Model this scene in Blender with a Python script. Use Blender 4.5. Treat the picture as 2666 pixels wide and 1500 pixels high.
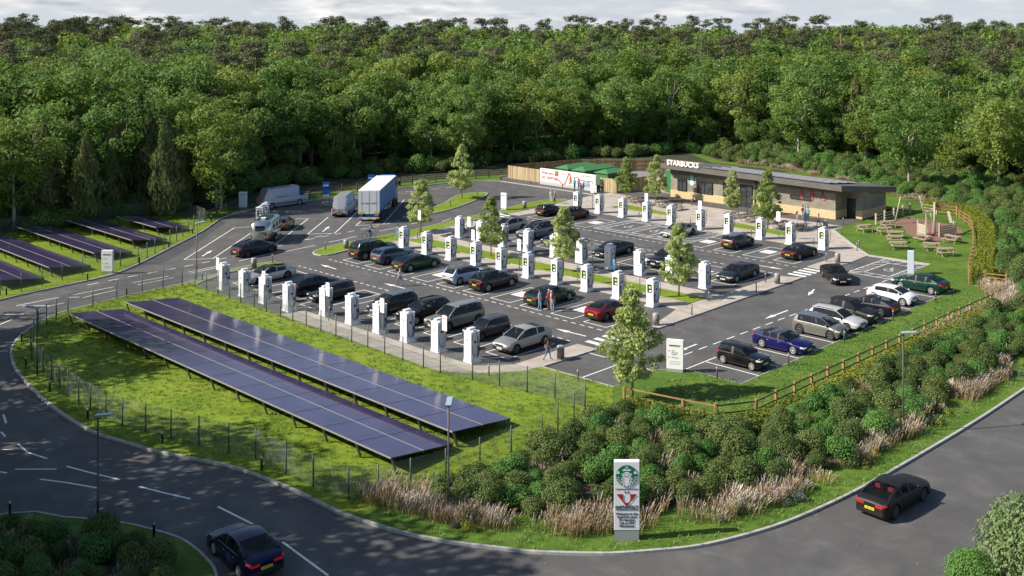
import bpy, bmesh, math, random
import numpy as np
from mathutils import Vector, Matrix, Euler
R = math.radians
for o in list(bpy.data.objects): bpy.data.objects.remove(o, do_unlink=True)
SC = bpy.context.scene
COL = SC.collection

# ------------------------------------------------------------------ camera
CAM_H, YAW, FPX, CX, HY = 24.534, 0.71842, 2757.5, 1649.5, 61.4
cam_d = bpy.data.cameras.new('camera'); cam = bpy.data.objects.new('camera', cam_d); COL.objects.link(cam)
cam.location = (0, 0, CAM_H); cam.rotation_euler = (R(90), 0, YAW)
cam_d.sensor_width = 36; cam_d.lens = FPX/2666*36
cam_d.shift_x = (1333-CX)/2666; cam_d.shift_y = (HY-750)/2666
cam_d.clip_start = .5; cam_d.clip_end = 5000
SC.camera = cam
SC.render.resolution_x, SC.render.resolution_y = 1024, 576
FWD = (-math.sin(YAW), math.cos(YAW)); RGT = (math.cos(YAW), math.sin(YAW))

# ------------------------------------------------------------------ light
SUN_AZ = (-.61, -.79); SUN_EL = 37.0
w = bpy.data.worlds.new('World'); SC.world = w; w.use_nodes = True
nt = w.node_tree; nt.nodes.clear()
def N(t, **k):
    n = nt.nodes.new(t)
    for a, b in k.items(): setattr(n, a, b)
    return n
sky = N('ShaderNodeTexSky', sky_type='NISHITA', sun_disc=False, sun_elevation=R(SUN_EL), sun_rotation=math.atan2(SUN_AZ[0], SUN_AZ[1]))
sky.air_density = 1.0; sky.dust_density = 1.2; sky.ozone_density = 2.0
tc = N('ShaderNodeTexCoord'); mp = N('ShaderNodeMapping'); mp.inputs['Scale'].default_value = (11, 11, 58); mp.inputs['Location'].default_value = (3.1, .7, .2)
nz = N('ShaderNodeTexNoise'); nz.inputs['Scale'].default_value = 1.0; nz.inputs['Detail'].default_value = 8; nz.inputs['Roughness'].default_value = .55
rp = N('ShaderNodeValToRGB'); rp.color_ramp.elements[0].position = .42; rp.color_ramp.elements[1].position = .60
nz2 = N('ShaderNodeTexNoise'); nz2.inputs['Scale'].default_value = 2.2; nz2.inputs['Detail'].default_value = 6
cr2 = N('ShaderNodeValToRGB'); cr2.color_ramp.elements[0].position = .35; cr2.color_ramp.elements[1].position = .7
cr2.color_ramp.elements[0].color = (3.6, 3.9, 4.4, 1); cr2.color_ramp.elements[1].color = (9.0, 8.6, 8.2, 1)
sepv = N('ShaderNodeSeparateXYZ')
low = N('ShaderNodeMapRange'); low.inputs[1].default_value = .16; low.inputs[2].default_value = .0; low.inputs[3].default_value = 0.0; low.inputs[4].default_value = .85
band = N('ShaderNodeMapRange'); band.inputs[1].default_value = .14; band.inputs[2].default_value = .02; band.inputs[3].default_value = 0.0; band.inputs[4].default_value = 1.0
dotl = N('ShaderNodeVectorMath', operation='DOT_PRODUCT'); dotl.inputs[1].default_value = (-RGT[0], -RGT[1], 0)
side = N('ShaderNodeMapRange'); side.inputs[1].default_value = -.35; side.inputs[2].default_value = .35; side.inputs[3].default_value = .25; side.inputs[4].default_value = 1.0
m1 = N('ShaderNodeMath', operation='MULTIPLY'); m2 = N('ShaderNodeMath', operation='MULTIPLY'); mixh = N('ShaderNodeMixRGB'); mixh.inputs[2].default_value = (5.3, 5.8, 6.5, 1); mixc = N('ShaderNodeMixRGB')
bg = N('ShaderNodeBackground'); bg.inputs['Strength'].default_value = .085; out = N('ShaderNodeOutputWorld')
L = nt.links.new
L(tc.outputs['Generated'], mp.inputs['Vector']); L(mp.outputs[0], nz.inputs['Vector']); L(mp.outputs[0], nz2.inputs['Vector'])
L(nz.outputs['Fac'], rp.inputs[0]); L(nz2.outputs['Fac'], cr2.inputs[0])
L(tc.outputs['Generated'], sepv.inputs[0]); L(sepv.outputs['Z'], band.inputs[0]); L(sepv.outputs['Z'], low.inputs[0]); L(tc.outputs['Generated'], dotl.inputs[0]); L(dotl.outputs['Value'], side.inputs[0])
L(rp.outputs[0], m1.inputs[0]); L(band.outputs[0], m1.inputs[1]); L(m1.outputs[0], m2.inputs[0]); L(side.outputs[0], m2.inputs[1])
L(low.outputs[0], mixh.inputs[0]); L(sky.outputs[0], mixh.inputs[1])
L(m2.outputs[0], mixc.inputs[0]); L(mixh.outputs[0], mixc.inputs[1]); L(cr2.outputs[0], mixc.inputs[2])
L(mixc.outputs[0], bg.inputs['Color']); L(bg.outputs[0], out.inputs['Surface'])
sd = bpy.data.lights.new('sun', 'SUN'); sd.energy = 5.0; sd.angle = R(.55); sd.color = (1.0, .93, .82)
sun = bpy.data.objects.new('sun', sd); COL.objects.link(sun)
sv = Vector((SUN_AZ[0]*math.cos(R(SUN_EL)), SUN_AZ[1]*math.cos(R(SUN_EL)), math.sin(R(SUN_EL))))
sun.rotation_euler = sv.to_track_quat('Z', 'Y').to_euler(); sun.location = (0, 0, 80)
SC.view_settings.view_transform = 'Standard'; SC.view_settings.look = 'None'
SC.view_settings.exposure = 0.65; SC.view_settings.gamma = 1.0
SC.render.engine = 'CYCLES'; SC.cycles.use_denoising = True
SC.cycles.max_bounces = 6; SC.cycles.transparent_max_bounces = 12; SC.cycles.diffuse_bounces = 3; SC.cycles.glossy_bounces = 3
SC.cycles.use_adaptive_sampling = True; SC.cycles.adaptive_threshold = .015
RNG = random.Random(7); NPR = np.random.default_rng(11)

# ------------------------------------------------------------------ survey: ground point seen at a photo position
def G(x, y, z=0.0):
    Y = FPX*(CAM_H-z)/(y-HY); X = (x-CX)*Y/FPX
    return Vector((X*RGT[0]+Y*FWD[0], X*RGT[1]+Y*FWD[1], z))
def cam_xy(u, v):            # depth and photo x of a ground point
    X = u*RGT[0]+v*RGT[1]; Y = u*FWD[0]+v*FWD[1]
    return Y, (CX+FPX*X/Y if Y > 1 else 1e9)

# ------------------------------------------------------------------ materials
MATS = {}
def M(name, col, rough=.6, metal=0.0, col2=None, scale=4.0, bump=0.0, bscale=None, spec=.5, coat=0.0, emit=0.0, detail=5, alpha=None, lo=.35, hi=.65):
    if name in MATS: return MATS[name]
    m = bpy.data.materials.new(name); m.use_nodes = True; MATS[name] = m
    t = m.node_tree; b = t.nodes['Principled BSDF']
    b.inputs['Base Color'].default_value = (*col, 1); b.inputs['Roughness'].default_value = rough; b.inputs['Metallic'].default_value = metal
    b.inputs['Specular IOR Level'].default_value = spec; b.inputs['Coat Weight'].default_value = coat
    if coat: b.inputs['Coat Roughness'].default_value = .04
    if emit: b.inputs['Emission Color'].default_value = (*col, 1); b.inputs['Emission Strength'].default_value = emit
    if col2 or bump:
        c = t.nodes.new('ShaderNodeTexCoord'); n = t.nodes.new('ShaderNodeTexNoise'); n.inputs['Scale'].default_value = scale; n.inputs['Detail'].default_value = detail
        n.inputs['Roughness'].default_value = .6
        t.links.new(c.outputs['Object'], n.inputs['Vector'])
        if col2:
            r = t.nodes.new('ShaderNodeValToRGB'); r.color_ramp.elements[0].color = (*col, 1); r.color_ramp.elements[1].color = (*col2, 1)
            r.color_ramp.elements[0].position = lo; r.color_ramp.elements[1].position = hi
            t.links.new(n.outputs['Fac'], r.inputs[0]); t.links.new(r.outputs[0], b.inputs['Base Color'])
        if bump:
            n2 = t.nodes.new('ShaderNodeTexNoise'); n2.inputs['Scale'].default_value = bscale or scale*4; n2.inputs['Detail'].default_value = 4
            t.links.new(c.outputs['Object'], n2.inputs['Vector'])
            bp = t.nodes.new('ShaderNodeBump'); bp.inputs['Strength'].default_value = bump; bp.inputs['Distance'].default_value = .05
            t.links.new(n2.outputs['Fac'], bp.inputs['Height']); t.links.new(bp.outputs[0], b.inputs['Normal'])
    return m
def leafM(name, c1, c2, trans=.25, rough=.55, spec=.25):
    if name in MATS: return MATS[name]
    m = bpy.data.materials.new(name); m.use_nodes = True; MATS[name] = m
    t = m.node_tree; b = t.nodes['Principled BSDF']; o = t.nodes['Material Output']
    at = t.nodes.new('ShaderNodeAttribute'); at.attribute_name = 'var'
    oi = t.nodes.new('ShaderNodeObjectInfo')
    ad = t.nodes.new('ShaderNodeMath'); ad.operation = 'MULTIPLY_ADD'; ad.inputs[1].default_value = .45; 
    sc_ = t.nodes.new('ShaderNodeMath'); sc_.operation = 'MULTIPLY'; sc_.inputs[1].default_value = .55
    r = t.nodes.new('ShaderNodeValToRGB'); r.color_ramp.elements[0].color = (*c1, 1); r.color_ramp.elements[1].color = (*c2, 1)
    r.color_ramp.elements[0].position = .1; r.color_ramp.elements[1].position = .9
    tr = t.nodes.new('ShaderNodeBsdfTranslucent'); mx = t.nodes.new('ShaderNodeMixShader'); mx.inputs[0].default_value = trans
    k = t.links.new
    k(oi.outputs['Random'], sc_.inputs[0]); k(at.outputs['Fac'], ad.inputs[0]); k(sc_.outputs[0], ad.inputs[2])
    k(ad.outputs[0], r.inputs[0]); k(r.outputs[0], b.inputs['Base Color']); k(r.outputs[0], tr.inputs['Color'])
    b.inputs['Roughness'].default_value = rough; b.inputs['Specular IOR Level'].default_value = spec
    k(b.outputs[0], mx.inputs[1]); k(tr.outputs[0], mx.inputs[2]); k(mx.outputs[0], o.inputs['Surface'])
    return m

# ------------------------------------------------------------------ mesh helpers
class MB:
    def __init__(s): s.v = []; s.f = []; s.m = []; s.sm = []
    def add(s, vs, fs, mi=0, smooth=False):
        k = len(s.v); s.v += [tuple(v) for v in vs]; s.f += [tuple(i+k for i in f) for f in fs]; s.m += [mi]*len(fs); s.sm += [smooth]*len(fs)
        return s
    def box(s, c, d, mi=0, rz=0.0, rx=0.0, ry=0.0, tap=1.0):
        x, y, z = d[0]/2, d[1]/2, d[2]/2
        vs = [Vector((sx*x*(tap if sz > 0 else 1), sy*y*(tap if sz > 0 else 1), sz*z)) for sz in (-1, 1) for sy in (-1, 1) for sx in (-1, 1)]
        e = Euler((rx, ry, rz)).to_matrix(); vs = [e@v+Vector(c) for v in vs]
        return s.add(vs, [(0, 2, 3, 1), (4, 5, 7, 6), (0, 1, 5, 4), (2, 6, 7, 3), (0, 4, 6, 2), (1, 3, 7, 5)], mi)
    def bar(s, a, b, wd, ht=None, mi=0):        # square bar between two points
        a = Vector(a); b = Vector(b); d = b-a; ln = d.length
        if ln < 1e-6: return s
        q = d.to_track_quat('X', 'Z').to_matrix(); ht = ht or wd
        vs = [q@Vector((sx*ln/2, sy*wd/2, sz*ht/2))+(a+b)/2 for sz in (-1, 1) for sy in (-1, 1) for sx in (-1, 1)]
        return s.add(vs, [(0, 2, 3, 1), (4, 5, 7, 6), (0, 1, 5, 4), (2, 6, 7, 3), (0, 4, 6, 2), (1, 3, 7, 5)], mi)
    def tube(s, pts, rad, n=8, mi=0, smooth=True, cap=True):
        pts = [Vector(p) for p in pts]; rad = rad if isinstance(rad, (list, tuple)) else [rad]*len(pts)
        vs = []; prev = None
        for i, p in enumerate(pts):
            d = (pts[min(i+1, len(pts)-1)]-pts[max(i-1, 0)])
            d = d.normalized() if d.length > 1e-9 else Vector((0, 0, 1))
            if prev is None:
                a = d.orthogonal().normalized()
            else:
                a = prev-d*prev.dot(d); a = a.normalized() if a.length > 1e-6 else d.orthogonal().normalized()
            prev = a; b = d.cross(a)
            vs += [p+(a*math.cos(2*math.pi*k/n)+b*math.sin(2*math.pi*k/n))*rad[i] for k in range(n)]
        fs = [(i*n+k, i*n+(k+1) % n, (i+1)*n+(k+1) % n, (i+1)*n+k) for i in range(len(pts)-1) for k in range(n)]
        s.add(vs, fs, mi, smooth)
        if cap:
            k0 = len(s.v)-len(vs)
            s.f.append(tuple(k0+k for k in reversed(range(n)))); s.m.append(mi); s.sm.append(False)
            s.f.append(tuple(k0+(len(pts)-1)*n+k for k in range(n))); s.m.append(mi); s.sm.append(False)
        return s
    def lathe(s, prof, c=(0, 0, 0), n=16, mi=0, axis='Z', smooth=True):      # prof: (r, h)
        vs = []
        for r, h in prof:
            for k in range(n):
                a = 2*math.pi*k/n; p = (r*math.cos(a), r*math.sin(a), h)
                if axis == 'Y': p = (p[0], p[2], p[1])
                vs.append((p[0]+c[0], p[1]+c[1], p[2]+c[2]))
        fs = [(i*n+k, i*n+(k+1) % n, (i+1)*n+(k+1) % n, (i+1)*n+k) for i in range(len(prof)-1) for k in range(n)]
        return s.add(vs, fs, mi, smooth)
    def prism(s, poly, z0, z1, mi=0, bottom=False):
        n = len(poly); vs = [(p[0], p[1], z0) for p in poly]+[(p[0], p[1], z1) for p in poly]
        ar = sum(poly[i][0]*poly[(i+1) % n][1]-poly[(i+1) % n][0]*poly[i][1] for i in range(n))
        top = tuple(range(n, 2*n)) if ar > 0 else tuple(reversed(range(n, 2*n)))
        fs = [top]+[((i, (i+1) % n, n+(i+1) % n, n+i) if ar > 0 else (i, n+i, n+(i+1) % n, (i+1) % n)) for i in range(n)]
        if bottom: fs.append(tuple(reversed(range(n))) if ar > 0 else tuple(range(n)))
        return s.add(vs, fs, mi)
    def poly(s, pts, z, mi=0):
        n = len(pts); ar = sum(pts[i][0]*pts[(i+1) % n][1]-pts[(i+1) % n][0]*pts[i][1] for i in range(n))
        o = range(n) if ar > 0 else list(reversed(range(n)))
        return s.add([(p[0], p[1], z) for p in pts], [tuple(o)], mi)
    def mesh(s, name, mats, auto=None):
        me = bpy.data.meshes.new(name); me.from_pydata(s.v, [], s.f); me.update()
        for m in (mats if isinstance(mats, (list, tuple)) else [mats]): me.materials.append(m)
        me.polygons.foreach_set('material_index', s.m); me.polygons.foreach_set('use_smooth', s.sm if auto is None else [True]*len(s.f))
        if auto is not None: me.set_sharp_from_angle(angle=R(auto))
        return me
    def build(s, name, mats, parent=None, loc=None, rz=None, auto=None, bevel=0):
        me = s.mesh(name, mats, auto); o = bpy.data.objects.new(name, me); COL.objects.link(o)
        if parent is not None: o.parent = parent
        if loc is not None: o.location = loc
        if rz is not None: o.rotation_euler = (0, 0, rz)
        if bevel:
            md = o.modifiers.new('Bevel', 'BEVEL'); md.width = bevel; md.segments = 2; md.limit_method = 'ANGLE'
        return o
def tag(o, label=None, cat=None, group=None, kind=None):
    if label: o['label'] = label
    if cat: o['category'] = cat
    if group: o['group'] = group
    if kind: o['kind'] = kind
    return o
def thing(name, label, cat, loc=(0, 0, 0), rz=0.0, group=None):
    o = bpy.data.objects.new(name, None); COL.objects.link(o); o.location = loc; o.rotation_euler = (0, 0, rz); o.empty_display_size = .3
    return tag(o, label, cat, group)
def place(me, name, parent=None, loc=(0, 0, 0), rz=0.0, sc=None):
    o = bpy.data.objects.new(name, me); COL.objects.link(o); o.parent = parent; o.location = loc; o.rotation_euler = (0, 0, rz)
    if sc is not None: o.scale = sc if isinstance(sc, (tuple, list)) else (sc, sc, sc)
    return o
CH = {}
def copy_tree(o, loc, rz, label=None, group=None):
    c = o.copy(); COL.objects.link(c); c.location = loc; c.rotation_euler = (0, 0, rz)
    if label: c['label'] = label
    if group: c['group'] = group
    def rec(a, b):
        for k in kids.get(a.name, []):
            d = k.copy(); COL.objects.link(d); d.parent = b; rec(k, d)
    kids = {}
    st = [o]
    while st:
        a = st.pop(); ks = list(a.children); kids[a.name] = ks; st += ks
    rec(o, c)
    return c
def np_mesh(name, V, Q, mats, var=None, smooth=False):
    me = bpy.data.meshes.new(name); V = np.asarray(V, np.float32); Q = np.asarray(Q, np.int32)
    me.vertices.add(len(V)); me.vertices.foreach_set('co', V.ravel())
    me.loops.add(Q.size); me.loops.foreach_set('vertex_index', Q.ravel())
    me.polygons.add(len(Q)); me.polygons.foreach_set('loop_start', np.arange(0, Q.size, Q.shape[1], dtype=np.int32))
    if smooth: me.polygons.foreach_set('use_smooth', np.ones(len(Q), bool))
    for m in (mats if isinstance(mats, (list, tuple)) else [mats]): me.materials.append(m)
    if var is not None:
        a = me.attributes.new('var', 'FLOAT', 'FACE'); a.data.foreach_set('value', np.asarray(var, np.float32))
    me.update(calc_edges=True); me.validate(); return me
def tx(s, size, mat, parent, origin, ux, uz, align='CENTER', depth=.004, name='lettering', space=1.0, bold=0.0):
    c = bpy.data.curves.new(name, 'FONT'); c.body = s; c.size = size; c.align_x = align; c.align_y = 'CENTER'; c.extrude = depth; c.space_character = space; c.offset = bold; c.resolution_u = 3
    t = bpy.data.objects.new('tmp_text', c); COL.objects.link(t)
    dg = bpy.context.evaluated_depsgraph_get(); dg.update()
    me = bpy.data.meshes.new_from_object(t.evaluated_get(dg)); bpy.data.objects.remove(t); bpy.data.curves.remove(c)
    me.materials.clear(); me.materials.append(mat); me.name = name
    ux = Vector(ux).normalized(); uz = Vector(uz).normalized(); n = ux.cross(uz)
    o = bpy.data.objects.new(name, me); COL.objects.link(o); o.parent = parent
    o.matrix_local = Matrix(((ux.x, uz.x, n.x, origin[0]), (ux.y, uz.y, n.y, origin[1]), (ux.z, uz.z, n.z, origin[2]), (0, 0, 0, 1)))
    return o
def spline(pts, n=6, closed=False):
    P = [Vector((p[0], p[1])) for p in pts]; k = len(P); out_ = []
    for i in range(k if closed else k-1):
        p0, p1, p2, p3 = (P[(i+j-1) % k] if closed else P[min(max(i+j-1, 0), k-1)] for j in range(4))
        for t in range(n):
            t /= n
            out_.append(tuple(.5*((2*p1)+(p2-p0)*t+(2*p0-5*p1+4*p2-p3)*t*t+(3*p1-p0-3*p2+p3)*t**3)))
    if not closed: out_.append(tuple(P[-1]))
    return out_
def offset(pts, d):
    o = []
    for i, p in enumerate(pts):
        a = Vector(pts[max(i-1, 0)]); b = Vector(pts[min(i+1, len(pts)-1)]); t = (b-a)
        t = t.normalized() if t.length > 1e-9 else Vector((1, 0)); o.append((p[0]-t.y*d, p[1]+t.x*d))
    return o
ORD = 'first second third fourth fifth sixth seventh eighth ninth tenth eleventh twelfth thirteenth fourteenth fifteenth sixteenth seventeenth eighteenth nineteenth twentieth'.split()
# ================================================================== ground
def nodeM(name):
    m = bpy.data.materials.new(name); m.use_nodes = True; MATS[name] = m; t = m.node_tree
    return m, t, t.nodes['Principled BSDF'], (lambda ty, **k: [n := t.nodes.new(ty), [setattr(n, a, b) for a, b in k.items()]][0]), t.links.new
def ramp(node, stops):
    e = node.color_ramp.elements
    while len(e) < len(stops): e.new(.5)
    for x, (p, c) in zip(e, stops): x.position = p; x.color = (*c, 1)
def mk_asphalt():
    m, t, b, A, k = nodeM('asphalt')
    c = A('ShaderNodeTexCoord'); n1 = A('ShaderNodeTexNoise'); n1.inputs['Scale'].default_value = .42; n1.inputs['Detail'].default_value = 10; n1.inputs['Roughness'].default_value = .65; n1.inputs['Distortion'].default_value = .6
    n2 = A('ShaderNodeTexNoise'); n2.inputs['Scale'].default_value = 26; n2.inputs['Detail'].default_value = 3
    r1 = A('ShaderNodeValToRGB'); ramp(r1, [(.28, (.068, .066, .066)), (.5, (.088, .086, .084)), (.62, (.108, .105, .101)), (.72, (.150, .145, .138))])
    r2 = A('ShaderNodeValToRGB'); ramp(r2, [(.3, (.78, .78, .78)), (.7, (1.25, 1.25, 1.25))])
    mu = A('ShaderNodeMixRGB', blend_type='MULTIPLY'); mu.inputs[0].default_value = 1
    v = A('ShaderNodeTexVoronoi'); v.inputs['Scale'].default_value = .9; v.inputs['Randomness'].default_value = 1
    lt = A('ShaderNodeMath', operation='LESS_THAN'); lt.inputs[1].default_value = .035
    mx = A('ShaderNodeMixRGB'); mx.inputs[2].default_value = (.26, .24, .19, 1)
    k(c.outputs['Object'], n1.inputs['Vector']); k(c.outputs['Object'], n2.inputs['Vector']); k(c.outputs['Object'], v.inputs['Vector'])
    k(n1.outputs['Fac'], r1.inputs[0]); k(n2.outputs['Fac'], r2.inputs[0]); k(r1.outputs[0], mu.inputs[1]); k(r2.outputs[0], mu.inputs[2])
    k(v.outputs['Distance'], lt.inputs[0]); k(lt.outputs[0], mx.inputs[0]); k(mu.outputs[0], mx.inputs[1]); k(mx.outputs[0], b.inputs['Base Color'])
    b.inputs['Roughness'].default_value = .8; b.inputs['Specular IOR Level'].default_value = .3
    bp = A('ShaderNodeBump'); bp.inputs['Strength'].default_value = .35; bp.inputs['Distance'].default_value = .02; k(n2.outputs['Fac'], bp.inputs['Height']); k(bp.outputs[0], b.inputs['Normal'])
    return m
def mk_lawn(name, stops, speck):
    m, t, b, A, k = nodeM(name)
    c = A('ShaderNodeTexCoord'); n1 = A('ShaderNodeTexNoise'); n1.inputs['Scale'].default_value = .25; n1.inputs['Detail'].default_value = 6; n1.inputs['Roughness'].default_value = .7
    n2 = A('ShaderNodeTexNoise'); n2.inputs['Scale'].default_value = 3.2; n2.inputs['Detail'].default_value = 6; n2.inputs['Roughness'].default_value = .75
    n3 = A('ShaderNodeTexNoise'); n3.inputs['Scale'].default_value = 2.1; n3.inputs['Detail'].default_value = 7; n3.inputs['Roughness'].default_value = .8
    r1 = A('ShaderNodeValToRGB'); ramp(r1, stops)
    r2 = A('ShaderNodeValToRGB'); ramp(r2, [(.3, (.72, .75, .65)), (.5, (1, 1, 1)), (.68, (1.3, 1.25, 1.2))])
    r3 = A('ShaderNodeValToRGB'); ramp(r3, [(.6, (0, 0, 0)), (.7, (.75, .75, .75))])
    mu = A('ShaderNodeMixRGB', blend_type='MULTIPLY'); mu.inputs[0].default_value = 1; mx = A('ShaderNodeMixRGB'); mx.inputs[2].default_value = (*speck, 1)
    for n in (n1, n2, n3): k(c.outputs['Object'], n.inputs['Vector'])
    k(n1.outputs['Fac'], r1.inputs[0]); k(n2.outputs['Fac'], r2.inputs[0]); k(r1.outputs[0], mu.inputs[1]); k(r2.outputs[0], mu.inputs[2])
    k(n3.outputs['Fac'], r3.inputs[0]); k(r3.outputs[0], mx.inputs[0]); k(mu.outputs[0], mx.inputs[1]); k(mx.outputs[0], b.inputs['Base Color'])
    b.inputs['Roughness'].default_value = .85; b.inputs['Specular IOR Level'].default_value = .15
    bp = A('ShaderNodeBump'); bp.inputs['Strength'].default_value = .6; bp.inputs['Distance'].default_value = .08; k(n2.outputs['Fac'], bp.inputs['Height']); k(bp.outputs[0], b.inputs['Normal'])
    return m
def mk_pave():
    m, t, b, A, k = nodeM('paving')
    c = A('ShaderNodeTexCoord'); br = A('ShaderNodeTexBrick'); br.inputs['Scale'].default_value = 1.0; br.offset = .5
    br.inputs['Color1'].default_value = (.44, .39, .34, 1); br.inputs['Color2'].default_value = (.37, .33, .29, 1); br.inputs['Mortar'].default_value = (.30, .27, .24, 1)
    br.inputs['Mortar Size'].default_value = .012; br.inputs['Brick Width'].default_value = .9; br.inputs['Row Height'].default_value = .6
    n = A('ShaderNodeTexNoise'); n.inputs['Scale'].default_value = .8; n.inputs['Detail'].default_value = 7
    r = A('ShaderNodeValToRGB'); ramp(r, [(.3, (.82, .82, .82)), (.7, (1.12, 1.1, 1.08))]); mu = A('ShaderNodeMixRGB', blend_type='MULTIPLY'); mu.inputs[0].default_value = 1
    k(c.outputs['Object'], br.inputs['Vector']); k(c.outputs['Object'], n.inputs['Vector']); k(n.outputs['Fac'], r.inputs[0]); k(br.outputs['Color'], mu.inputs[1]); k(r.outputs[0], mu.inputs[2]); k(mu.outputs[0], b.inputs['Base Color'])
    b.inputs['Roughness'].default_value = .85; b.inputs['Specular IOR Level'].default_value = .2
    return m
ASPH = mk_asphalt(); PAVE = mk_pave()
LAWN = mk_lawn('lawn_grass', [(.32, (.105, .170, .016)), (.5, (.150, .215, .018)), (.68, (.205, .260, .030))], (.30, .34, .12))
VERGE = mk_lawn('verge_grass', [(.32, (.050, .105, .014)), (.5, (.080, .145, .020)), (.68, (.12, .18, .030))], (.26, .30, .14))
KERB = M('kerb_concrete', (.30, .295, .28), .85, col2=(.40, .39, .37), scale=3)
PAINT = M('road_paint', (.36, .355, .34), .7, col2=(.74, .73, .70), scale=5, lo=.28, hi=.46)
SOIL = M('soil', (.045, .034, .022), .95, col2=(.085, .07, .045), scale=2.5, bump=.6)
FLOORM = M('forest_floor', (.018, .026, .010), .95, col2=(.045, .045, .02), scale=.6, bump=.6, bscale=6)

mb = MB(); mb.poly([(-900, -300), (400, -300), (400, 900), (-900, 900)], -.12); tag(mb.build('ground', FLOORM), kind='structure')
mb = MB(); mb.poly([(-150, -60), (45, -60), (45, 118), (-150, 118)], 0.0); tag(mb.build('road', ASPH), kind='structure')
mb = MB(); mb.poly([(-215, 205), (-120, 215), (-60, 200), (-60, 207), (-120, 222), (-215, 213)], -.08); tag(mb.build('far_road', M('pale_asphalt', (.16, .155, .15), .8)), kind='structure')

GZ = .10
k_out = spline([(-99.4, 57.7), (-99.6, 54.5), (-98.6, 51), (-97.6, 48.0), (-97.1, 43.5), (-96.2, 38.4), (-95.5, 35.6), (-94.2, 33.7), (-92.5, 32.2), (-91, 31), (-88.8, 29.7), (-86.6, 28.8), (-83.3, 27.9), (-79.3, 27.2), (-75.9, 26.8), (-72.4, 26.5), (-69, 26.4), (-65.9, 26.5), (-62.9, 27.1), (-60.3, 27.7), (-58, 28.5), (-56.3, 29.1), (-54.4, 29.6), (-52.1, 29.9), (-49.9, 30.1), (-47, 30.2), (-45.4, 30.3), (-42, 31.0), (-39.5, 31.9), (-37.2, 33.1), (-35.9, 33.8), (-34.3, 35), (-32.9, 36.2), (-31.6, 37.7), (-30.4, 39.3), (-29.4, 41.5), (-28.6, 44), (-28, 47.3), (-27.7, 50), (-27.5, 53), (-27.3, 57), (-27.1, 62), (-27, 71), (-27, 110), (-27, 180)], 4)
k_far = spline([(-101.5, 24), (-103.2, 31), (-104.6, 36), (-105.2, 40), (-106.2, 44.2), (-109.1, 48.2), (-113.9, 53.5), (-120.3, 60.4), (-126.4, 66.0), (-129.3, 70.5), (-130, 75), (-130.2, 83), (-130.1, 90), (-129.6, 97), (-128.4, 103.8), (-126.6, 108), (-123.8, 110.3)], 4)
strip_in = [(-98.3, 57.9), (-98.3, 55), (-98.5, 52.3), (-97.0, 48.8), (-96.2, 47.75)]
pad_edge = [(-94, 47.6), (-80.8, 47.4), (-69, 47.2), (-60, 47.0), (-57.9, 47.7), (-56.2, 49.3), (-54.95, 50.9), (-54.6, 52.45)]
lot_edge = [(-47.9, 52.7), (-47.8, 57.3), (-46.8, 58.8), (-41.7, 58.9), (-41.7, 92.8), (-47.7, 92.8), (-48.1, 100.9), (-55, 100.6), (-59.6, 104.9), (-64.6, 110.0), (-64.9, 113.4), (-65.2, 127), (-96, 127), (-96, 136.2), (-112, 136.2), (-122.6, 126.6), (-125.6, 117.7), (-127.3, 113.2)]
# the ground inside the site fences is one raised sheet of turf, cut in two along the solar farm's fence
solar = k_out[:k_out.index(min(k_out, key=lambda p: abs(p[0]+45.4)+abs(p[1]-30.3)))+1]+[(-44.9, 33.5), (-44.6, 38), (-44.6, 43), (-45.6, 46.4), (-45.6, 50), (-47.9, 52.7)]+list(reversed(strip_in+pad_edge))
mb = MB(); mb.prism(solar, -.02, GZ); tag(mb.build('lawn', LAWN), kind='structure')
rest = k_out[k_out.index(min(k_out, key=lambda p: abs(p[0]+45.4)+abs(p[1]-30.3))):]+[(-160, 180), (-160, 14), (-99, 14)]+k_far+list(reversed(lot_edge))+[(-45.6, 50), (-45.6, 46.4), (-44.6, 43), (-44.6, 38), (-44.9, 33.5)]
mb = MB(); mb.prism(rest, -.02, GZ); tag(mb.build('verge', VERGE), kind='structure')
mb = MB(); mb.poly([(-99, 14.5)]+[(p[0]-.3, p[1]) for p in k_far[:33]]+[(-129.5, 64.2), (-136, 59.5), (-137, 30), (-137, 14.5)], GZ+.004); tag(mb.build('lawn', LAWN), kind='structure')
def island(poly, m=LAWN, z=GZ, kerb=True, name='lawn'):
    q = MB(); q.prism(poly, -.02, z); tag(q.build(name, m), kind='structure')
    if kerb: kerbs(list(poly)+[poly[0]], .13)
def kerbs(line, wd=.15, h=.12):
    a = offset(line, -wd/2); b = offset(line, wd/2); q = MB(); n = len(line)
    for i in range(n-1):
        vs = [(*a[i], -.01), (*a[i+1], -.01), (*b[i+1], -.01), (*b[i], -.01), (*a[i], h), (*a[i+1], h), (*b[i+1], h), (*b[i], h)]
        q.add(vs, [(4, 5, 6, 7), (0, 1, 5, 4), (3, 7, 6, 2)]+([(0, 4, 7, 3)] if i == 0 else [])+([(1, 2, 6, 5)] if i == n-2 else []))
    tag(q.build('kerb', KERB), kind='structure')
kerbs(k_out, .17, .125); kerbs(k_far, .17, .125); kerbs(strip_in[:4]+[(-96.3, 47.8)], .13)
kerbs([(-54.6, 52.55), (-47.95, 52.8), (-47.9, 57.4), (-46.8, 58.8), (-41.8, 58.9), (-41.8, 92.8)], .08, .108)
kerbs([(-48.1, 100.85), (-55, 100.55), (-59.6, 104.85), (-64.7, 110.0)], .25, .11)
isl = spline([(-99.7, 62.4), (-101.0, 63.6), (-101.9, 67), (-102.0, 72), (-102.4, 78), (-103.4, 84), (-103.9, 88.6), (-102.4, 88.9), (-101.3, 84.5), (-100.4, 79.5), (-99.4, 75.5), (-98.5, 71), (-98.6, 66.5), (-98.0, 62.9)], 3, True); island(isl)
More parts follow.
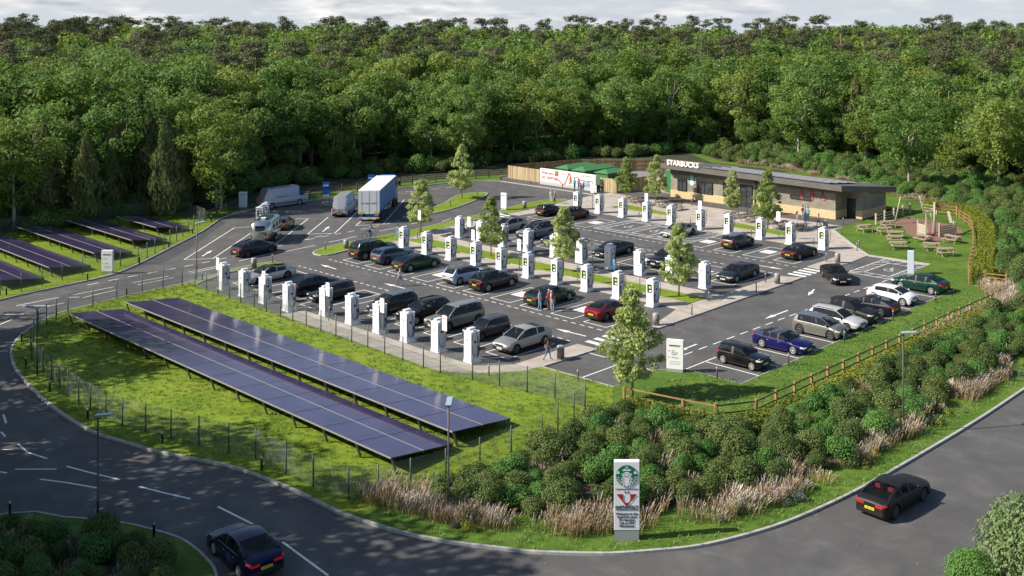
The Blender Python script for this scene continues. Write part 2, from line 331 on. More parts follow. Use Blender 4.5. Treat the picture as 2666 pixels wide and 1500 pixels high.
island(spline([(-109.5, 81.4), (-111.2, 84), (-114.0, 91), (-117.8, 96.5), (-118.2, 100.4), (-115.8, 100.6), (-112, 94), (-109.4, 87)], 4, True))
island(spline([(-103.3, 91.8), (-104.9, 94.3), (-105.9, 99.0), (-105.5, 103.6), (-103.6, 104.4), (-102.7, 99.5), (-102.1, 92.2)], 3, True))
isl4 = spline([(-60.5, 12), (-58.3, 19.2), (-55.8, 20.9), (-54.2, 21.9), (-52.7, 22.7), (-50.9, 23.3), (-49.3, 23.7), (-47.8, 23.7), (-46.7, 23.6), (-44.9, 23.2), (-42, 21.5), (-40, 18), (-41, 12), (-48, 7), (-56, 7)], 3, True); island(isl4, VERGE)
# paving
def pave(poly, z=.02, m=PAVE, name='paving'):
    q = MB(); q.prism(poly, -.02, z); return tag(q.build(name, m), kind='structure')
pave([(-81.0, 47.45), (-69, 47.25), (-60, 47.05), (-57.95, 47.75), (-56.25, 49.35), (-55.0, 50.95), (-54.65, 52.45), (-54.5, 58.2), (-56.5, 58.1), (-56.5, 51.6), (-58.4, 49.5), (-80.6, 49.5)], .07)
kerbs([(-54.62, 52.4), (-54.47, 58.25)], .14, .10); 
MED0, MED1 = -97.6, -57.0
pave([(-98.45, 70.9), (MED1, 70.9), (-55.3, 65.6), (-54.55, 64.6), (-54.95, 87.5), (-57.0, 86.6), (-57.0, 77.2), (-97.2, 77.2), (-97.6, 80.5), (-98.9, 84.5), (-100.5, 88.6), (-101.35, 85), (-100.3, 79.5), (-99.35, 75.5)], .07)
kerbs([(-54.5, 64.6), (-54.9, 87.5)], .14, .10)
mb = MB(); mb.prism([(-97.6, 73.1), (-57.2, 73.1), (-57.2, 75.2), (-97.6, 75.2)], .0, .11); tag(mb.build('lawn', LAWN), kind='structure')
pave([(-102.0, 92.0), (-99.9, 92.2), (-99.2, 96.5), (-98.9, 100.1), (-58.6, 100.1), (-57.2, 98), (-57.1, 91.9), (-55.4, 91.7), (-54.7, 96), (-55.0, 100.3), (-48.2, 100.6), (-48.5, 100.85), (-55, 100.55), (-59.6, 104.85), (-64.6, 109.95), (-64.9, 113.35), (-103.4, 113.35), (-103.6, 104.4), (-102.7, 99.5)], .05)
APR = M('dark_tarmac', (.075, .068, .062), .85, col2=(.10, .09, .082), scale=1.5)
mb = MB(); mb.poly([(-103, 113.0), (-64.95, 113.0), (-65.2, 118), (-103, 118)], .056); tag(mb.build('path', APR), kind='structure')
mb = MB(); mb.poly([(-124, 110.4), (-103.5, 110.4), (-103.5, 113.3), (-125, 113.3)], .056); tag(mb.build('path', APR), kind='structure')
kerbs([(-124, 110.3), (-103.5, 110.3)], .22, .09)
mb = MB(); mb.poly([(-127, 113.3), (-96.1, 113.3), (-96.1, 136), (-112, 136), (-122.5, 126.5), (-125.5, 117.7)], .03); tag(mb.build('yard', M('gravel', (.17, .165, .17), .9, col2=(.24, .235, .24), scale=5)), kind='structure')
for poly in ([(-95.2, 104.6), (-85.2, 104.3), (-85.2, 105.6), (-94.2, 107.0)], [(-76.4, 104.2), (-74, 103.8), (-67.2, 103.4), (-67.6, 105.2), (-73, 105.6), (-76.2, 106.2)]):
    mb = MB(); mb.prism(poly, 0, .11); tag(mb.build('lawn', LAWN), kind='structure')
# ------------------------------------------------------------------ painted markings
MK = MB()
ZM = .004
def seg(a, b, wd=.11):
    a = Vector(a); b = Vector(b); d = (b-a).normalized(); n = Vector((-d.y, d.x))*wd/2
    MK.add([(*(a-n), ZM), (*(b-n), ZM), (*(b+n), ZM), (*(a+n), ZM)], [(0, 1, 2, 3)])
def rect(u0, u1, v0, v1, wd=.10):
    h = wd/2
    seg((u0-h, v0), (u1+h, v0), wd); seg((u0-h, v1), (u1+h, v1), wd); seg((u0, v0+h), (u0, v1-h), wd); seg((u1, v0+h), (u1, v1-h), wd)
def dashes(a, b, on, off, wd=.11):
    a = Vector(a); b = Vector(b); ln = (b-a).length; d = (b-a)/ln; t = 0
    while t < ln: seg(a+d*t, a+d*min(t+on, ln), wd); t += on+off
def arrow(a, b, w1=.16, hw=.5, hl=1.4):
    a = Vector(a); b = Vector(b); d = (b-a).normalized(); n = Vector((-d.y, d.x)); c = b-d*hl
    MK.add([(*(a-n*w1/2), ZM), (*(c-n*w1/2), ZM), (*(c+n*w1/2), ZM), (*(a+n*w1/2), ZM), (*(c-n*hw/2), ZM), (*b, ZM), (*(c+n*hw/2), ZM)], [(0, 1, 2, 3), (4, 5, 6)])
B1 = [-94.5+2.5/2-.05+3.87*i for i in range(4)]+[-77.95+3.76*i for i in range(6)]
for i, c in enumerate(B1): rect(c-1.2, c+1.2, 50.5 if i < 4 else 52.3, 57.1)
B2 = [-95.02+3.8426*i+1.25 for i in range(10)]
for c in B2: rect(c-1.25, c+1.25, 62.9, 67.8)
B2B = [-59.65-4.0*i for i in range(9)]
for c in B2B: rect(c-1.25, c+1.25, 80.8, 86.0)
B3 = [-97.25, -93.35, -89.45, -72.0, -67.81, -63.97, -60.13]
for c in B3: rect(c-1.25, c+1.25, 92.2, 97.4)
def hatch(u0, u1, v0, v1, bays, bv0, bv1):
    seg((u0, v0), (u1, v0)); seg((u0, v1), (u1, v1)); seg((u0, v0), (u0, v1)); seg((u1, v0), (u1, v1))
    for a, b in bays: rect(a, b, bv0, bv1)
    cols = [(u0, bays[0][0])]+[(bays[i][1], bays[i+1][0]) for i in range(len(bays)-1)]+[(bays[-1][1], u1)]
    for a, b in cols:
        v = v0+.3
        while v < v1-.6: seg((a, v), (b, v+.9), .09); v += 1.05
    for lo_, hi_ in ((v0, bv0), (bv1, v1)):
        u = u0+.4
        while u < u1-.6: seg((u, lo_), (u+.7, hi_), .09); u += 1.3
    for a, b in bays: wheelchair((a+b)/2, (bv0+bv1)/2)
def wheelchair(u, v, s=1.0):
    pts = [(.05+.42*math.cos(a), -.15+.42*math.sin(a)) for a in np.linspace(2.2, 5.9, 12)]
    lines = [pts, [(-.02, .62), (.02, .05), (.36, .03), (.52, -.45)], [(.0, .35), (.3, .33)]]
    for l in lines:
        for p, q in zip(l[:-1], l[1:]): seg((u+p[0]*s*1.1, v+p[1]*s*1.1), (u+q[0]*s*1.1, v+q[1]*s*1.1), .09)
    MK.add([(u-.02+.1*math.cos(a), v+.85+.1*math.sin(a), ZM) for a in np.linspace(0, 2*math.pi, 9)[:-1]], [tuple(range(8))])
hatch(-87.3, -73.3, 92.5, 99.9, [(-86.1, -83.3), (-81.9, -79.3), (-77.9, -75.3)], 93.4, 98.5)
hatch(-52.9, -47.9, 92.6, 100.4, [(-51.7, -48.95)], 93.7, 98.8)
for a, b in (((-96.2, 58.4), (-57.6, 58.4)), ((-96.4, 62.1), (-57.4, 62.1)), ((-96, 87.4), (-58, 87.4)), ((-99.5, 91.1), (-57.3, 91.1))): dashes(a, b, .55, .43)
dashes((-48.8, 61.5), (-48.4, 92.6), 1.0, .75)
for v in (61.3, 63.85, 66.4, 68.9, 71.45, 74.0, 76.5, 79.0, 81.6, 84.1, 86.7, 89.2, 92.2): seg((-46.7, v), (-41.8, v))
seg((-46.7, 58.95), (-46.7, 62.6)); seg((-54.4, 57.2), (-47.9, 57.3)); seg((-51.0, 52.7), (-51.0, 57.2))
for i in range(4):
    for (ua, ub), v0 in ((((-56.6, -54.7), 59.0)), ((-57.0, -55.0), 88.0)): 
        v = v0+i*.95; MK.add([(ua, v, ZM), (ub, v, ZM), (ub, v+.5, ZM), (ua, v+.5, ZM)], [(0, 1, 2, 3)])
for i in range(3):
    v = 89.2+i*.9; MK.add([(-104.0, v, ZM), (-100.7, v, ZM), (-100.7, v+.45, ZM), (-104.0, v+.45, ZM)], [(0, 1, 2, 3)])
for a, b in (((-92, 60.1), (-95, 60.2)), ((-80.5, 59.9), (-83.6, 59.8)), ((-57.5, 60.1), (-60.8, 60)), ((-69.5, 60), (-72.6, 60)), ((-61.6, 89.2), (-58.3, 89.4)), ((-49.7, 76.9), (-49.7, 73.4)), ((-49.7, 64.2), (-49.7, 61.4)), ((-73, 89.2), (-69.8, 89.2)), ((-90, 89.2), (-87, 89.2)),
             ((-109.8, 69.9), (-112.1, 72.3)), ((-107.7, 54.1), (-109.8, 56.3)), ((-51.8, 84.6), (-51.0, 82.2))): arrow(a, b)
# pink charging pads
PADM = M('pad_paint', (.72, .60, .60), .7, col2=(.80, .70, .69), scale=3); PADR = M('pad_red', (.55, .10, .10), .7)
mp_, mr_ = MB(), MB()
for u, v in [(-82.2, 65.6), (-70.8, 65.6), (-62.9, 65.6), (-73.5, 54.6), (-64.0, 95.2), (-72.1, 95.2), (-89.4, 95.2), (-63.7, 83.4), (-71.7, 83.4), (-75.0, 54.6)][:9]:
    mp_.poly([(u-.75, v-.75), (u+.75, v-.75), (u+.75, v+.75), (u-.75, v+.75)], .008)
    for a in (-.3, .2): mr_.poly([(u+a-.12, v-.28), (u+a+.16, v-.28), (u+a+.16, v-.2), (u+a-.12, v-.2)], .012); mr_.poly([(u+a-.1, v+.05), (u+a+.12, v+.05), (u+a+.12, v+.12), (u+a-.1, v+.12)], .012)
tag(mp_.build('painted_pads', PADM), kind='structure'); tag(mr_.build('pad_marks', PADR), kind='structure')
# west lanes
for a, b in (((-109.9, 58.4), (-118.4, 73.3)),): pass
for l in ([(-118.8, 66.1), (-119.8, 64.2), (-107.6, 52.1), (-105.8, 54.3), (-115.8, 64.3)], [(-107.2, 62.2), (-118.4, 73.3), (-119.6, 72.3)], [(-117.5, 75.6), (-109.8, 67.9), (-107.9, 70.3), (-119.0, 81.3)], [(-111.9, 76.6), (-110.0, 74.6), (-108.3, 77.4), (-121.1, 90.0)]):
    for p, q in zip(l[:-1], l[1:]): seg(p, q)
for a, b in (((-103.2, 61), (-103.6, 65)), ((-103.9, 66.9), (-104.4, 70.9)), ((-105.1, 74.5), (-105.2, 77)), ((-105.8, 79.6), (-106, 82.0)), ((-104.3, 83.2), (-105, 85.2)), ((-102.7, 55.5), (-103.8, 61)),
             ((-101, 34), (-101.2, 37.5)), ((-100.6, 34.3), (-98.9, 35.9)), ((-99, 32.1), (-97.6, 33.4)), ((-98.7, 35.6), (-98.9, 37.1)), ((-100.6, 38.1), (-99.9, 38.8)), ((-101.2, 38.8), (-101.4, 42.4)), ((-99.5, 38.9), (-100.1, 42.3)), ((-101.7, 44.3), (-101.7, 47.7)), ((-100.5, 44.2), (-100.8, 47.8)), ((-101.9, 49.8), (-102.2, 52.9)), ((-101.2, 49.7), (-101.6, 52.6)), ((-95.7, 31), (-96.6, 32.2))): seg(a, b, .12)
dl = spline([(-104, 41.1), (-104.3, 44.6), (-104.4, 49), (-105, 55), (-106.4, 62.1), (-108.2, 70.7)], 4)
def dashline(pl, on, off, wd=.12):
    acc = 0; 
    for p, q in zip(pl[:-1], pl[1:]):
        p = Vector(p); q = Vector(q); n_ = max(1, int((q-p).length/.1))
        for i in range(n_):
            a = p.lerp(q, i/n_); b = p.lerp(q, (i+1)/n_)
            if acc % (on+off) < on: seg(a, b, wd)
            acc += (b-a).length
dashline(dl, 1.0, .9); dashline(spline([(-107.0, 66), (-107.6, 74.4), (-108.6, 80)], 3), 1, .9); dashline(spline([(-128.9, 68), (-128.0, 76), (-127.6, 84), (-126.8, 94), (-124.5, 104)], 4), 1.2, 1)
for l in ([(-70.5, 22.9), (-69.5, 22.8)], [(-67.5, 22.0), (-67, 22.4)], [(-67.8, 22.9), (-66, 22.8), (-64.2, 23.2)], [(-64, 21.5), (-62.3, 23.0)], [(-64.3, 20.8), (-63.8, 21)], [(-62.3, 23.5), (-60.5, 24.0), (-58.3, 24.7)], [(-61.6, 21.9), (-60, 22.7), (-58.1, 23.5)], [(-56.7, 25.0), (-55, 25.5), (-53.2, 26.1)], [(-51.3, 26.6), (-48.1, 26.8)], [(-45.5, 26.8), (-41.2, 26.5)], [(-73.5, 24), (-71.8, 23.6)]):
    for p, q in zip(l[:-1], l[1:]): seg(p, q, .12)
tag(MK.build('road_markings', PAINT), kind='structure')

mb = MB(); mb.poly([(-99.5, 13.9), (-112, 13.9), (-130, -40), (-30, -40), (-36, 9), (-46, 8), (-56, 6), (-63, 11.5), (-72, 14), (-84, 18), (-93, 22.5), (-98, 22)], .06); tag(mb.build('verge', VERGE), kind='structure')
mb = MB(); mb.poly([(-133.2, 64.5), (-134, 76), (-134, 90), (-133.3, 98), (-132, 106), (-130.2, 112), (-128.6, 114), (-127.4, 118.2), (-124.2, 127.6), (-113, 138), (-96, 138), (-96, 149), (-112, 149), (-122, 156), (-160, 179), (-159.5, 64.5)], GZ+.006); tag(mb.build('forest_floor', FLOORM), kind='structure')
# ================================================================== cafe building
def mk_clad():
    m, t, b, A, k = nodeM('timber_cladding')
    c = A('ShaderNodeTexCoord'); s = A('ShaderNodeSeparateXYZ'); mz = A('ShaderNodeMath', operation='MULTIPLY'); mz.inputs[1].default_value = 5.0
    fr = A('ShaderNodeMath', operation='FRACT'); lt = A('ShaderNodeMath', operation='LESS_THAN'); lt.inputs[1].default_value = .12
    n = A('ShaderNodeTexNoise'); n.inputs['Scale'].default_value = 1.2; n.inputs['Detail'].default_value = 6
    r = A('ShaderNodeValToRGB'); ramp(r, [(.35, (.20, .18, .135)), (.65, (.29, .26, .20))]); mx = A('ShaderNodeMixRGB'); mx.inputs[2].default_value = (.07, .062, .05, 1)
    k(c.outputs['Object'], s.inputs[0]); k(s.outputs['Z'], mz.inputs[0]); k(mz.outputs[0], fr.inputs[0]); k(fr.outputs[0], lt.inputs[0]); k(c.outputs['Object'], n.inputs['Vector']); k(n.outputs['Fac'], r.inputs[0])
    k(r.outputs[0], mx.inputs[1]); k(lt.outputs[0], mx.inputs[0]); k(mx.outputs[0], b.inputs['Base Color']); b.inputs['Roughness'].default_value = .8
    return m
CLAD = mk_clad(); STONE = M('plinth_stone', (.42, .31, .16), .9, col2=(.62, .50, .30), scale=6, bump=.5, bscale=9)
FASC = M('fascia_metal', (.095, .088, .08), .55, col2=(.12, .112, .10), scale=1.0); GLASS = M('window_glass', (.03, .035, .04), .06, spec=.8); DARK = M('dark_frame', (.015, .015, .016), .5)
PV = None
def mk_pv():
    m, t, b, A, k = nodeM('solar_cells')
    c = A('ShaderNodeTexCoord'); s = A('ShaderNodeSeparateXYZ'); k(c.outputs['UV'], s.inputs[0])
    def line(o, sc, wd):
        a = A('ShaderNodeMath', operation='MULTIPLY'); a.inputs[1].default_value = sc; f = A('ShaderNodeMath', operation='FRACT'); l = A('ShaderNodeMath', operation='LESS_THAN'); l.inputs[1].default_value = wd
        k(o, a.inputs[0]); k(a.outputs[0], f.inputs[0]); k(f.outputs[0], l.inputs[0]); return l.outputs[0]
    mx1 = A('ShaderNodeMath', operation='MAXIMUM'); k(line(s.outputs['X'], 1/.16, .06), mx1.inputs[0]); k(line(s.outputs['Y'], 1/.16, .06), mx1.inputs[1])
    mx2 = A('ShaderNodeMath', operation='MAXIMUM'); k(line(s.outputs['X'], 1/1.1, .03), mx2.inputs[0]); k(line(s.outputs['Y'], 1/2.2, .012), mx2.inputs[1])
    n = A('ShaderNodeTexNoise'); n.inputs['Scale'].default_value = .5; r = A('ShaderNodeValToRGB'); ramp(r, [(.3, (.036, .026, .080)), (.7, (.058, .044, .115))]); k(c.outputs['UV'], n.inputs['Vector']); k(n.outputs['Fac'], r.inputs[0])
    m1 = A('ShaderNodeMixRGB'); m1.inputs[2].default_value = (.10, .095, .16, 1); m2 = A('ShaderNodeMixRGB'); m2.inputs[2].default_value = (.025, .025, .03, 1)
    k(mx1.outputs[0], m1.inputs[0]); k(r.outputs[0], m1.inputs[1]); k(mx2.outputs[0], m2.inputs[0]); k(m1.outputs[0], m2.inputs[1]); k(m2.outputs[0], b.inputs['Base Color'])
    b.inputs['Roughness'].default_value = .13; b.inputs['Specular IOR Level'].default_value = .5
    return m
PV = mk_pv(); METAL = M('galvanised_steel', (.30, .31, .32), .45, .6); DSTEEL = M('dark_steel', (.075, .075, .078), .5, .3); ALU = M('aluminium', (.55, .55, .54), .35, .8)
BV0, BV1, BU0, BU1 = 116.2, 124.6, -94.6, -68.1
bld = thing('cafe_building', 'long low timber clad cafe with oversailing dark roof beside the plaza', 'building')
def wedge(q, u0, u1, v0, v1, z0, zf, zb):
    q.add([(u0, v0, z0), (u1, v0, z0), (u1, v1, z0), (u0, v1, z0), (u0, v0, zf), (u1, v0, zf), (u1, v1, zb), (u0, v1, zb)], [(4, 5, 6, 7), (0, 1, 5, 4), (1, 2, 6, 5), (2, 3, 7, 6), (3, 0, 4, 7)])
q = MB(); wedge(q, BU0, BU1, BV0, BV1, 1.1, 3.75, 2.85); wedge(q, BU1+.004, -65.6, 118.4, BV1, 1.1, 3.5, 2.85); q.build('wall', CLAD, bld)
q = MB(); q.box(((BU0+BU1)/2, (BV0+BV1)/2, .58), (BU1-BU0+.06, BV1-BV0+.06, 1.05)); q.box(((BU1-65.6)/2+.03, (118.4+BV1)/2, .58), (-65.6-BU1, BV1-118.4+.06, 1.05)); q.build('stone_plinth', STONE, bld)
q = MB(); q.box(((BU0+BU1)/2, BV0-.02, 3.6), (BU1-BU0+.1, .05, .6)); q.build('head_panel', M('eaves_timber', (.12, .10, .075), .8), bld)
# roof: one oversailing slab falling gently to the back
roof = MB()
def slab(q, c, t, mi=0):        # c: four top corners
    vs = [(p[0], p[1], p[2]-t) for p in c]+list(c)
    q.add(vs, [(4, 5, 6, 7), (0, 3, 2, 1), (0, 1, 5, 4), (1, 2, 6, 5), (2, 3, 7, 6), (3, 0, 4, 7)], mi)
def rz_(u, v, d=0): k = (u+95.2)/(95.2-66.2); return 4.93-.33*k-(v-114.6)*.105+d
def rc(u0, u1, v0, v1, d): return [(u, v, rz_(u, v, d)) for u, v in ((u0, v0), (u1, v0), (u1, v1), (u0, v1))]
slab(roof, [(-95.2, 114.6, rz_(-95.2, 114.6)), (-66.3, 114.6, rz_(-66.3, 114.6)), (-64.5, 125.4, rz_(-64.5, 125.4)), (-95.2, 125.4, rz_(-95.2, 125.4))], .70)
rf = roof.build('roof', FASC, bld)
pv = MB(); uv = []
slab(pv, rc(-87.9, -68.2, 115.0, 121.4, .14), .06)
def with_uv(q, name, mat, parent, ax=(1, 0, 0), ay=(0, 1, 0)):
    o = q.build(name, mat, parent); me = o.data; l = me.uv_layers.new(name='UVMap'); ax = Vector(ax); ay = Vector(ay)
    for lp in me.loops: l.data[lp.index].uv = (me.vertices[lp.vertex_index].co.dot(ax), me.vertices[lp.vertex_index].co.dot(ay))
    return o
with_uv(pv, 'roof_solar_panels', PV, rf)
q = MB(); [q.bar((-87.9, v, rz_(-87.9, v, .17)), (-68.2, v, rz_(-68.2, v, .17)), .08, .05) for v in (115.0, 117.1, 119.2, 121.4)]; q.build('panel_rail', ALU, rf)
# openings of the front wall
def window(u0, u1, z0, z1, name='window', mull=()):
    f = MB(); d = .09; V = BV0-.06
    f.box(((u0+u1)/2, V, z1-d/2), (u1-u0, .14, d)); f.box(((u0+u1)/2, V, z0+d/2), (u1-u0, .14, d)); 
    for u in (u0+d/2, u1-d/2, *mull): f.box((u, V, (z0+z1)/2), (d, .13, z1-z0-2*d))
    w_ = f.build(name, DARK, bld); p = MB(); p.box(((u0+u1)/2, BV0-.045, (z0+z1)/2), (u1-u0-.1, .06, z1-z0-.1)); p.build('pane', GLASS, w_); return w_
window(-93.3, -91.7, 1.1, 2.75, mull=(-92.5,)); window(-89.9, -87.2, 1.1, 2.75, mull=(-88.55,)); window(-74.7, -71.6, 2.0, 2.5); window(-85.4, -83.6, 1.1, 2.9)
window(-82.6, -80.6, .06, 3.0, 'entrance_door', mull=(-81.6,))
q = MB(); q.box((-78.4, BV0-.03, 1.62), (1.5, .1, 3.1)); q.build('porch_shade_panel', M('porch_painted_shade', (.03, .028, .025), .8), bld)  # flat panel on the wall, the porch's inner shade put into its dark colour
q = MB(); q.box((-79.6, 115.4, 1.95), (.22, .22, 3.9)); q.build('porch_post', DARK, bld)
q = MB(); q.box((-67.1, 118.36, 1.3), (1.2, .12, 2.5)); dr = q.build('side_door', DARK, bld); q = MB(); q.tube([(-66.65, 118.27, 1.0), (-66.65, 118.27, 1.4)], .02); q.build('handle', ALU, dr)
RED = M('sign_red', (.42, .035, .03), .6); WHITE = M('sign_white', (.80, .80, .80), .45); GREEN = M('sign_green', (.0, .16, .07), .5); INK = M('sign_ink', (.02, .02, .025), .5)
tx('STARBUCKS', 1.0, M('white_letters', (.9, .9, .9), .4), bld, (-91.1, 114.5, 5.12), (1, 0, 0), (0, 0, 1), depth=.05, bold=.02, space=1.04)
# pictograms
q = MB()
for u in (-73.0, -71.5):
    V = BV0-.05; z = 2.75
    q.lathe([(0, -.03), (.16, -.03), (.16, .03), (0, .03)], (u, V, z+.62), n=12, axis='Y'); q.add([(u-.3, V-.03, z+.4), (u-.3, V-.03, z-.15), (u-.17, V-.03, z-.15), (u-.17, V-.03, z-.72), (u+.17, V-.03, z-.72), (u+.17, V-.03, z-.15), (u+.3, V-.03, z-.15), (u+.3, V-.03, z+.4)], [(0, 1, 2, 3, 4, 5, 6, 7)])
u = -69.9; V = BV0-.05
q.add([(u+r*math.cos(a), V, 2.55+r*math.sin(a)) for r in (.32, .42) for a in np.linspace(0, 2*math.pi, 17)[:-1]], [(k, (k+1) % 16, 16+(k+1) % 16, 16+k) for k in range(16)])
q.tube([(u-.05, V, 3.25), (u-.05, V, 3.42)], .11, n=10); q.bar((u-.05, V, 3.2), (u, V, 2.75), .1); q.bar((u, V, 2.75), (u+.4, V, 2.7), .1); q.bar((u+.4, V, 2.7), (u+.55, V, 2.35), .1)
q.build('pictogram', M('picto_red', (.38, .05, .045), .6), bld)
q = MB(); [q.box((-67.55+.14*i, 118.36, 2.85), (.09, .03, .2 if i % 3 else .24)) for i in range(7)]; q.build('door_lettering', M('picto_red', (.38, .05, .045), .6), bld)
def roundel(parent, c, r, ux, uz, name='emblem', col=None):
    # green disc with a white crowned long-haired figure cut as bands
    ux = Vector(ux); uz = Vector(uz); n = ux.cross(uz); c = Vector(c)
    P = lambda x, y, d=0: c+ux*x*r+uz*y*r+n*d
    a = MB(); k = 40; a.add([P(math.cos(2*math.pi*i/k), math.sin(2*math.pi*i/k), d) for d in (0, .012) for i in range(k)], [tuple(range(k, 2*k))]+[(i, (i+1) % k, k+(i+1) % k, k+i) for i in range(k)])
    o = a.build(name, col or GREEN, parent)
    b = MB()
    def band(pts, wd, d=.02):
        for p, q_ in zip(pts[:-1], pts[1:]):
            p = Vector(p); q_ = Vector(q_); t = (q_-p).normalized(); m = Vector((-t.y, t.x))*wd/2
            b.add([P(*(p-m), d), P(*(q_-m), d), P(*(q_+m), d), P(*(p+m), d)], [(0, 1, 2, 3)])
    for sx in (-1, 1):
        for j, x0 in enumerate((.26, .37, .48)):
            ys = np.linspace(.34-.06*j, -.92+.08*j*j, 12); band([(sx*(x0*(.75+.18*math.sin(i*1.15+j*.3))+.012*i), y) for i, y in enumerate(ys)], .055)
        for j in range(7):
            a0 = R(-8-11*j) if sx > 0 else R(188+11*j); band([(.98*math.cos(a0), .98*math.sin(a0)), (.72*math.cos(a0), .72*math.sin(a0))], .05)
        b.add([P(sx*.98, .2, .02), P(sx*.62, .22, .02), P(sx*.75, .5, .02), P(sx*.86, .42, .02)], [(0, 1, 2, 3)])
    face = [(.19*math.cos(t), .18+.24*math.sin(t)) for t in np.linspace(0, 2*math.pi, 15)[:-1]]; b.add([P(*p, .022) for p in face], [tuple(range(14))])
    b.add([P(x, y, .02) for x, y in ((-.16, -.12), (.16, -.12), (.24, -.5), (.12, -.95), (-.12, -.95), (-.24, -.5))], [tuple(range(6))])
    cr = [(-.34, .46), (-.42, .62), (-.24, .58), (-.2, .72), (0, .56), (.2, .72), (.24, .58), (.42, .62), (.34, .46), (0, .5)]; b.add([P(*p, .02) for p in cr], [tuple(range(10))])
    st = [((.14 if i % 2 == 0 else .06)*math.sin(i*math.pi/5), .8+(.14 if i % 2 == 0 else .06)*math.cos(i*math.pi/5)) for i in range(10)]; b.add([P(*p, .02) for p in st], [tuple(range(10))])
    b.build('figure', WHITE, o)
    e = MB()
    for x in (-.08, .08): e.add([P(x-.045, .2, .026), P(x+.045, .2, .026), P(x+.045, .235, .026), P(x-.045, .235, .026)], [(0, 1, 2, 3)])
    e.add([P(-.05, .05, .026), P(.05, .05, .026), P(.05, .075, .026), P(-.05, .075, .026)], [(0, 1, 2, 3)])
    e.add([P(-.012, .1, .026), P(.012, .1, .026), P(.012, .2, .026), P(-.012, .2, .026)], [(0, 1, 2, 3)]); e.build('face_line', col or GREEN, o)
    return o
roundel(bld, (-90.8, BV0-.04, 2.75), .78, (1, 0, 0), (0, 0, 1), col=M('teal_green', (.01, .20, .16), .5))
q = MB(); q.box((-95.3, 117.9, 2.0), (1.3, 2.6, 3.0)); q.build('green_end_panel', M('green_panel', (.02, .16, .05), .6), bld)
# ------------------------------------------------------------------ timber yard fence, cabins, welcome wall
def boardM(name, c1, c2):
    m, t, b, A, k = nodeM(name); at = A('ShaderNodeAttribute'); at.attribute_name = 'var'; c = A('ShaderNodeTexCoord'); mp_ = A('ShaderNodeMapping'); mp_.inputs['Scale'].default_value = (9, 9, .8); n = A('ShaderNodeTexNoise'); n.inputs['Scale'].default_value = 1.2; n.inputs['Detail'].default_value = 6
    ad = A('ShaderNodeMath', operation='MULTIPLY_ADD'); ad.inputs[1].default_value = .55; r = A('ShaderNodeValToRGB'); ramp(r, [(.35, c1), (.95, c2)])
    k(c.outputs['Object'], mp_.inputs[0]); k(mp_.outputs[0], n.inputs['Vector']); k(at.outputs['Fac'], ad.inputs[0]); k(n.outputs['Fac'], ad.inputs[2]); k(ad.outputs[0], r.inputs[0]); k(r.outputs[0], b.inputs['Base Color']); b.inputs['Roughness'].default_value = .85; b.inputs['Specular IOR Level'].default_value = .15; return m
BOARD = boardM('fence_board', (.22, .16, .085), (.50, .40, .25)); BOARD2 = boardM('fence_board_weathered', (.17, .115, .055), (.38, .28, .155))
def boards(path, h, label, m, name='board_fence', grp=None, side=-1):
    t = thing(name, label, 'fence', group=grp); p = MB(); rl = MB()
    for a, b in zip(path[:-1], path[1:]):
        a = Vector(a); b = Vector(b); d = b-a; ln = d.length; d.normalize(); n = Vector((-d.y, d.x)); k = int(ln/.15); rz = math.atan2(d.y, d.x)
        for i in range(k):
            c = a+d*(i+.5)*ln/k; hh = h+RNG.uniform(-.015, .015); p.box((c.x+n.x*.02*(i % 2), c.y+n.y*.02*(i % 2), hh/2+.05), (ln/k*.94, .022, hh), rz=rz)
        for z in (.5, h*.55, h-.2): rl.bar((a.x-n.x*.05*side, a.y-n.y*.05*side, z), (b.x-n.x*.05*side, b.y-n.y*.05*side, z), .05, .09)
        k = max(1, int(ln/2.6))
        for i in range(k+1):
            c = a+d*i*ln/k; po = MB(); po.box((c.x-n.x*.1*side, c.y-n.y*.1*side, h/2+.03), (.1, .1, h+.06), rz=rz); po.build('post', m, t)
    po_ = p.build('boarding', m, t); at_ = po_.data.attributes.new('var', 'FLOAT', 'FACE'); at_.data.foreach_set('value', np.repeat(NPR.random(len(p.f)//6), 6).astype(np.float32)); rl.build('rail', m, t); return t
boards([(-125.5, 113.3), (-117.3, 113.3)], 2.0, 'pale timber board fence left of the welcome wall', BOARD, grp='timber board fences round the yard')
boards([(-105.6, 113.4), (-102.4, 113.4)], 2.0, 'short pale timber board fence right of the welcome wall', BOARD, grp='timber board fences round the yard')
boards([(-102.4, 113.4), (-101.2, 118.6), (-96.6, 118.6)], 2.0, 'pale timber board fence stepping back to the cafe end', BOARD, grp='timber board fences round the yard')
boards([(-125.5, 113.4), (-124.9, 117.7), (-122.2, 126.3), (-111.8, 135.9), (-97, 136.0)], 2.0, 'tall timber board fence curving behind the green cabins', BOARD2, grp='timber board fences round the yard', side=1)
GRN = M('cabin_green', (.055, .145, .045), .55, col2=(.07, .17, .055), scale=2); GRN2 = M('cabin_roof_green', (.06, .19, .06), .5)
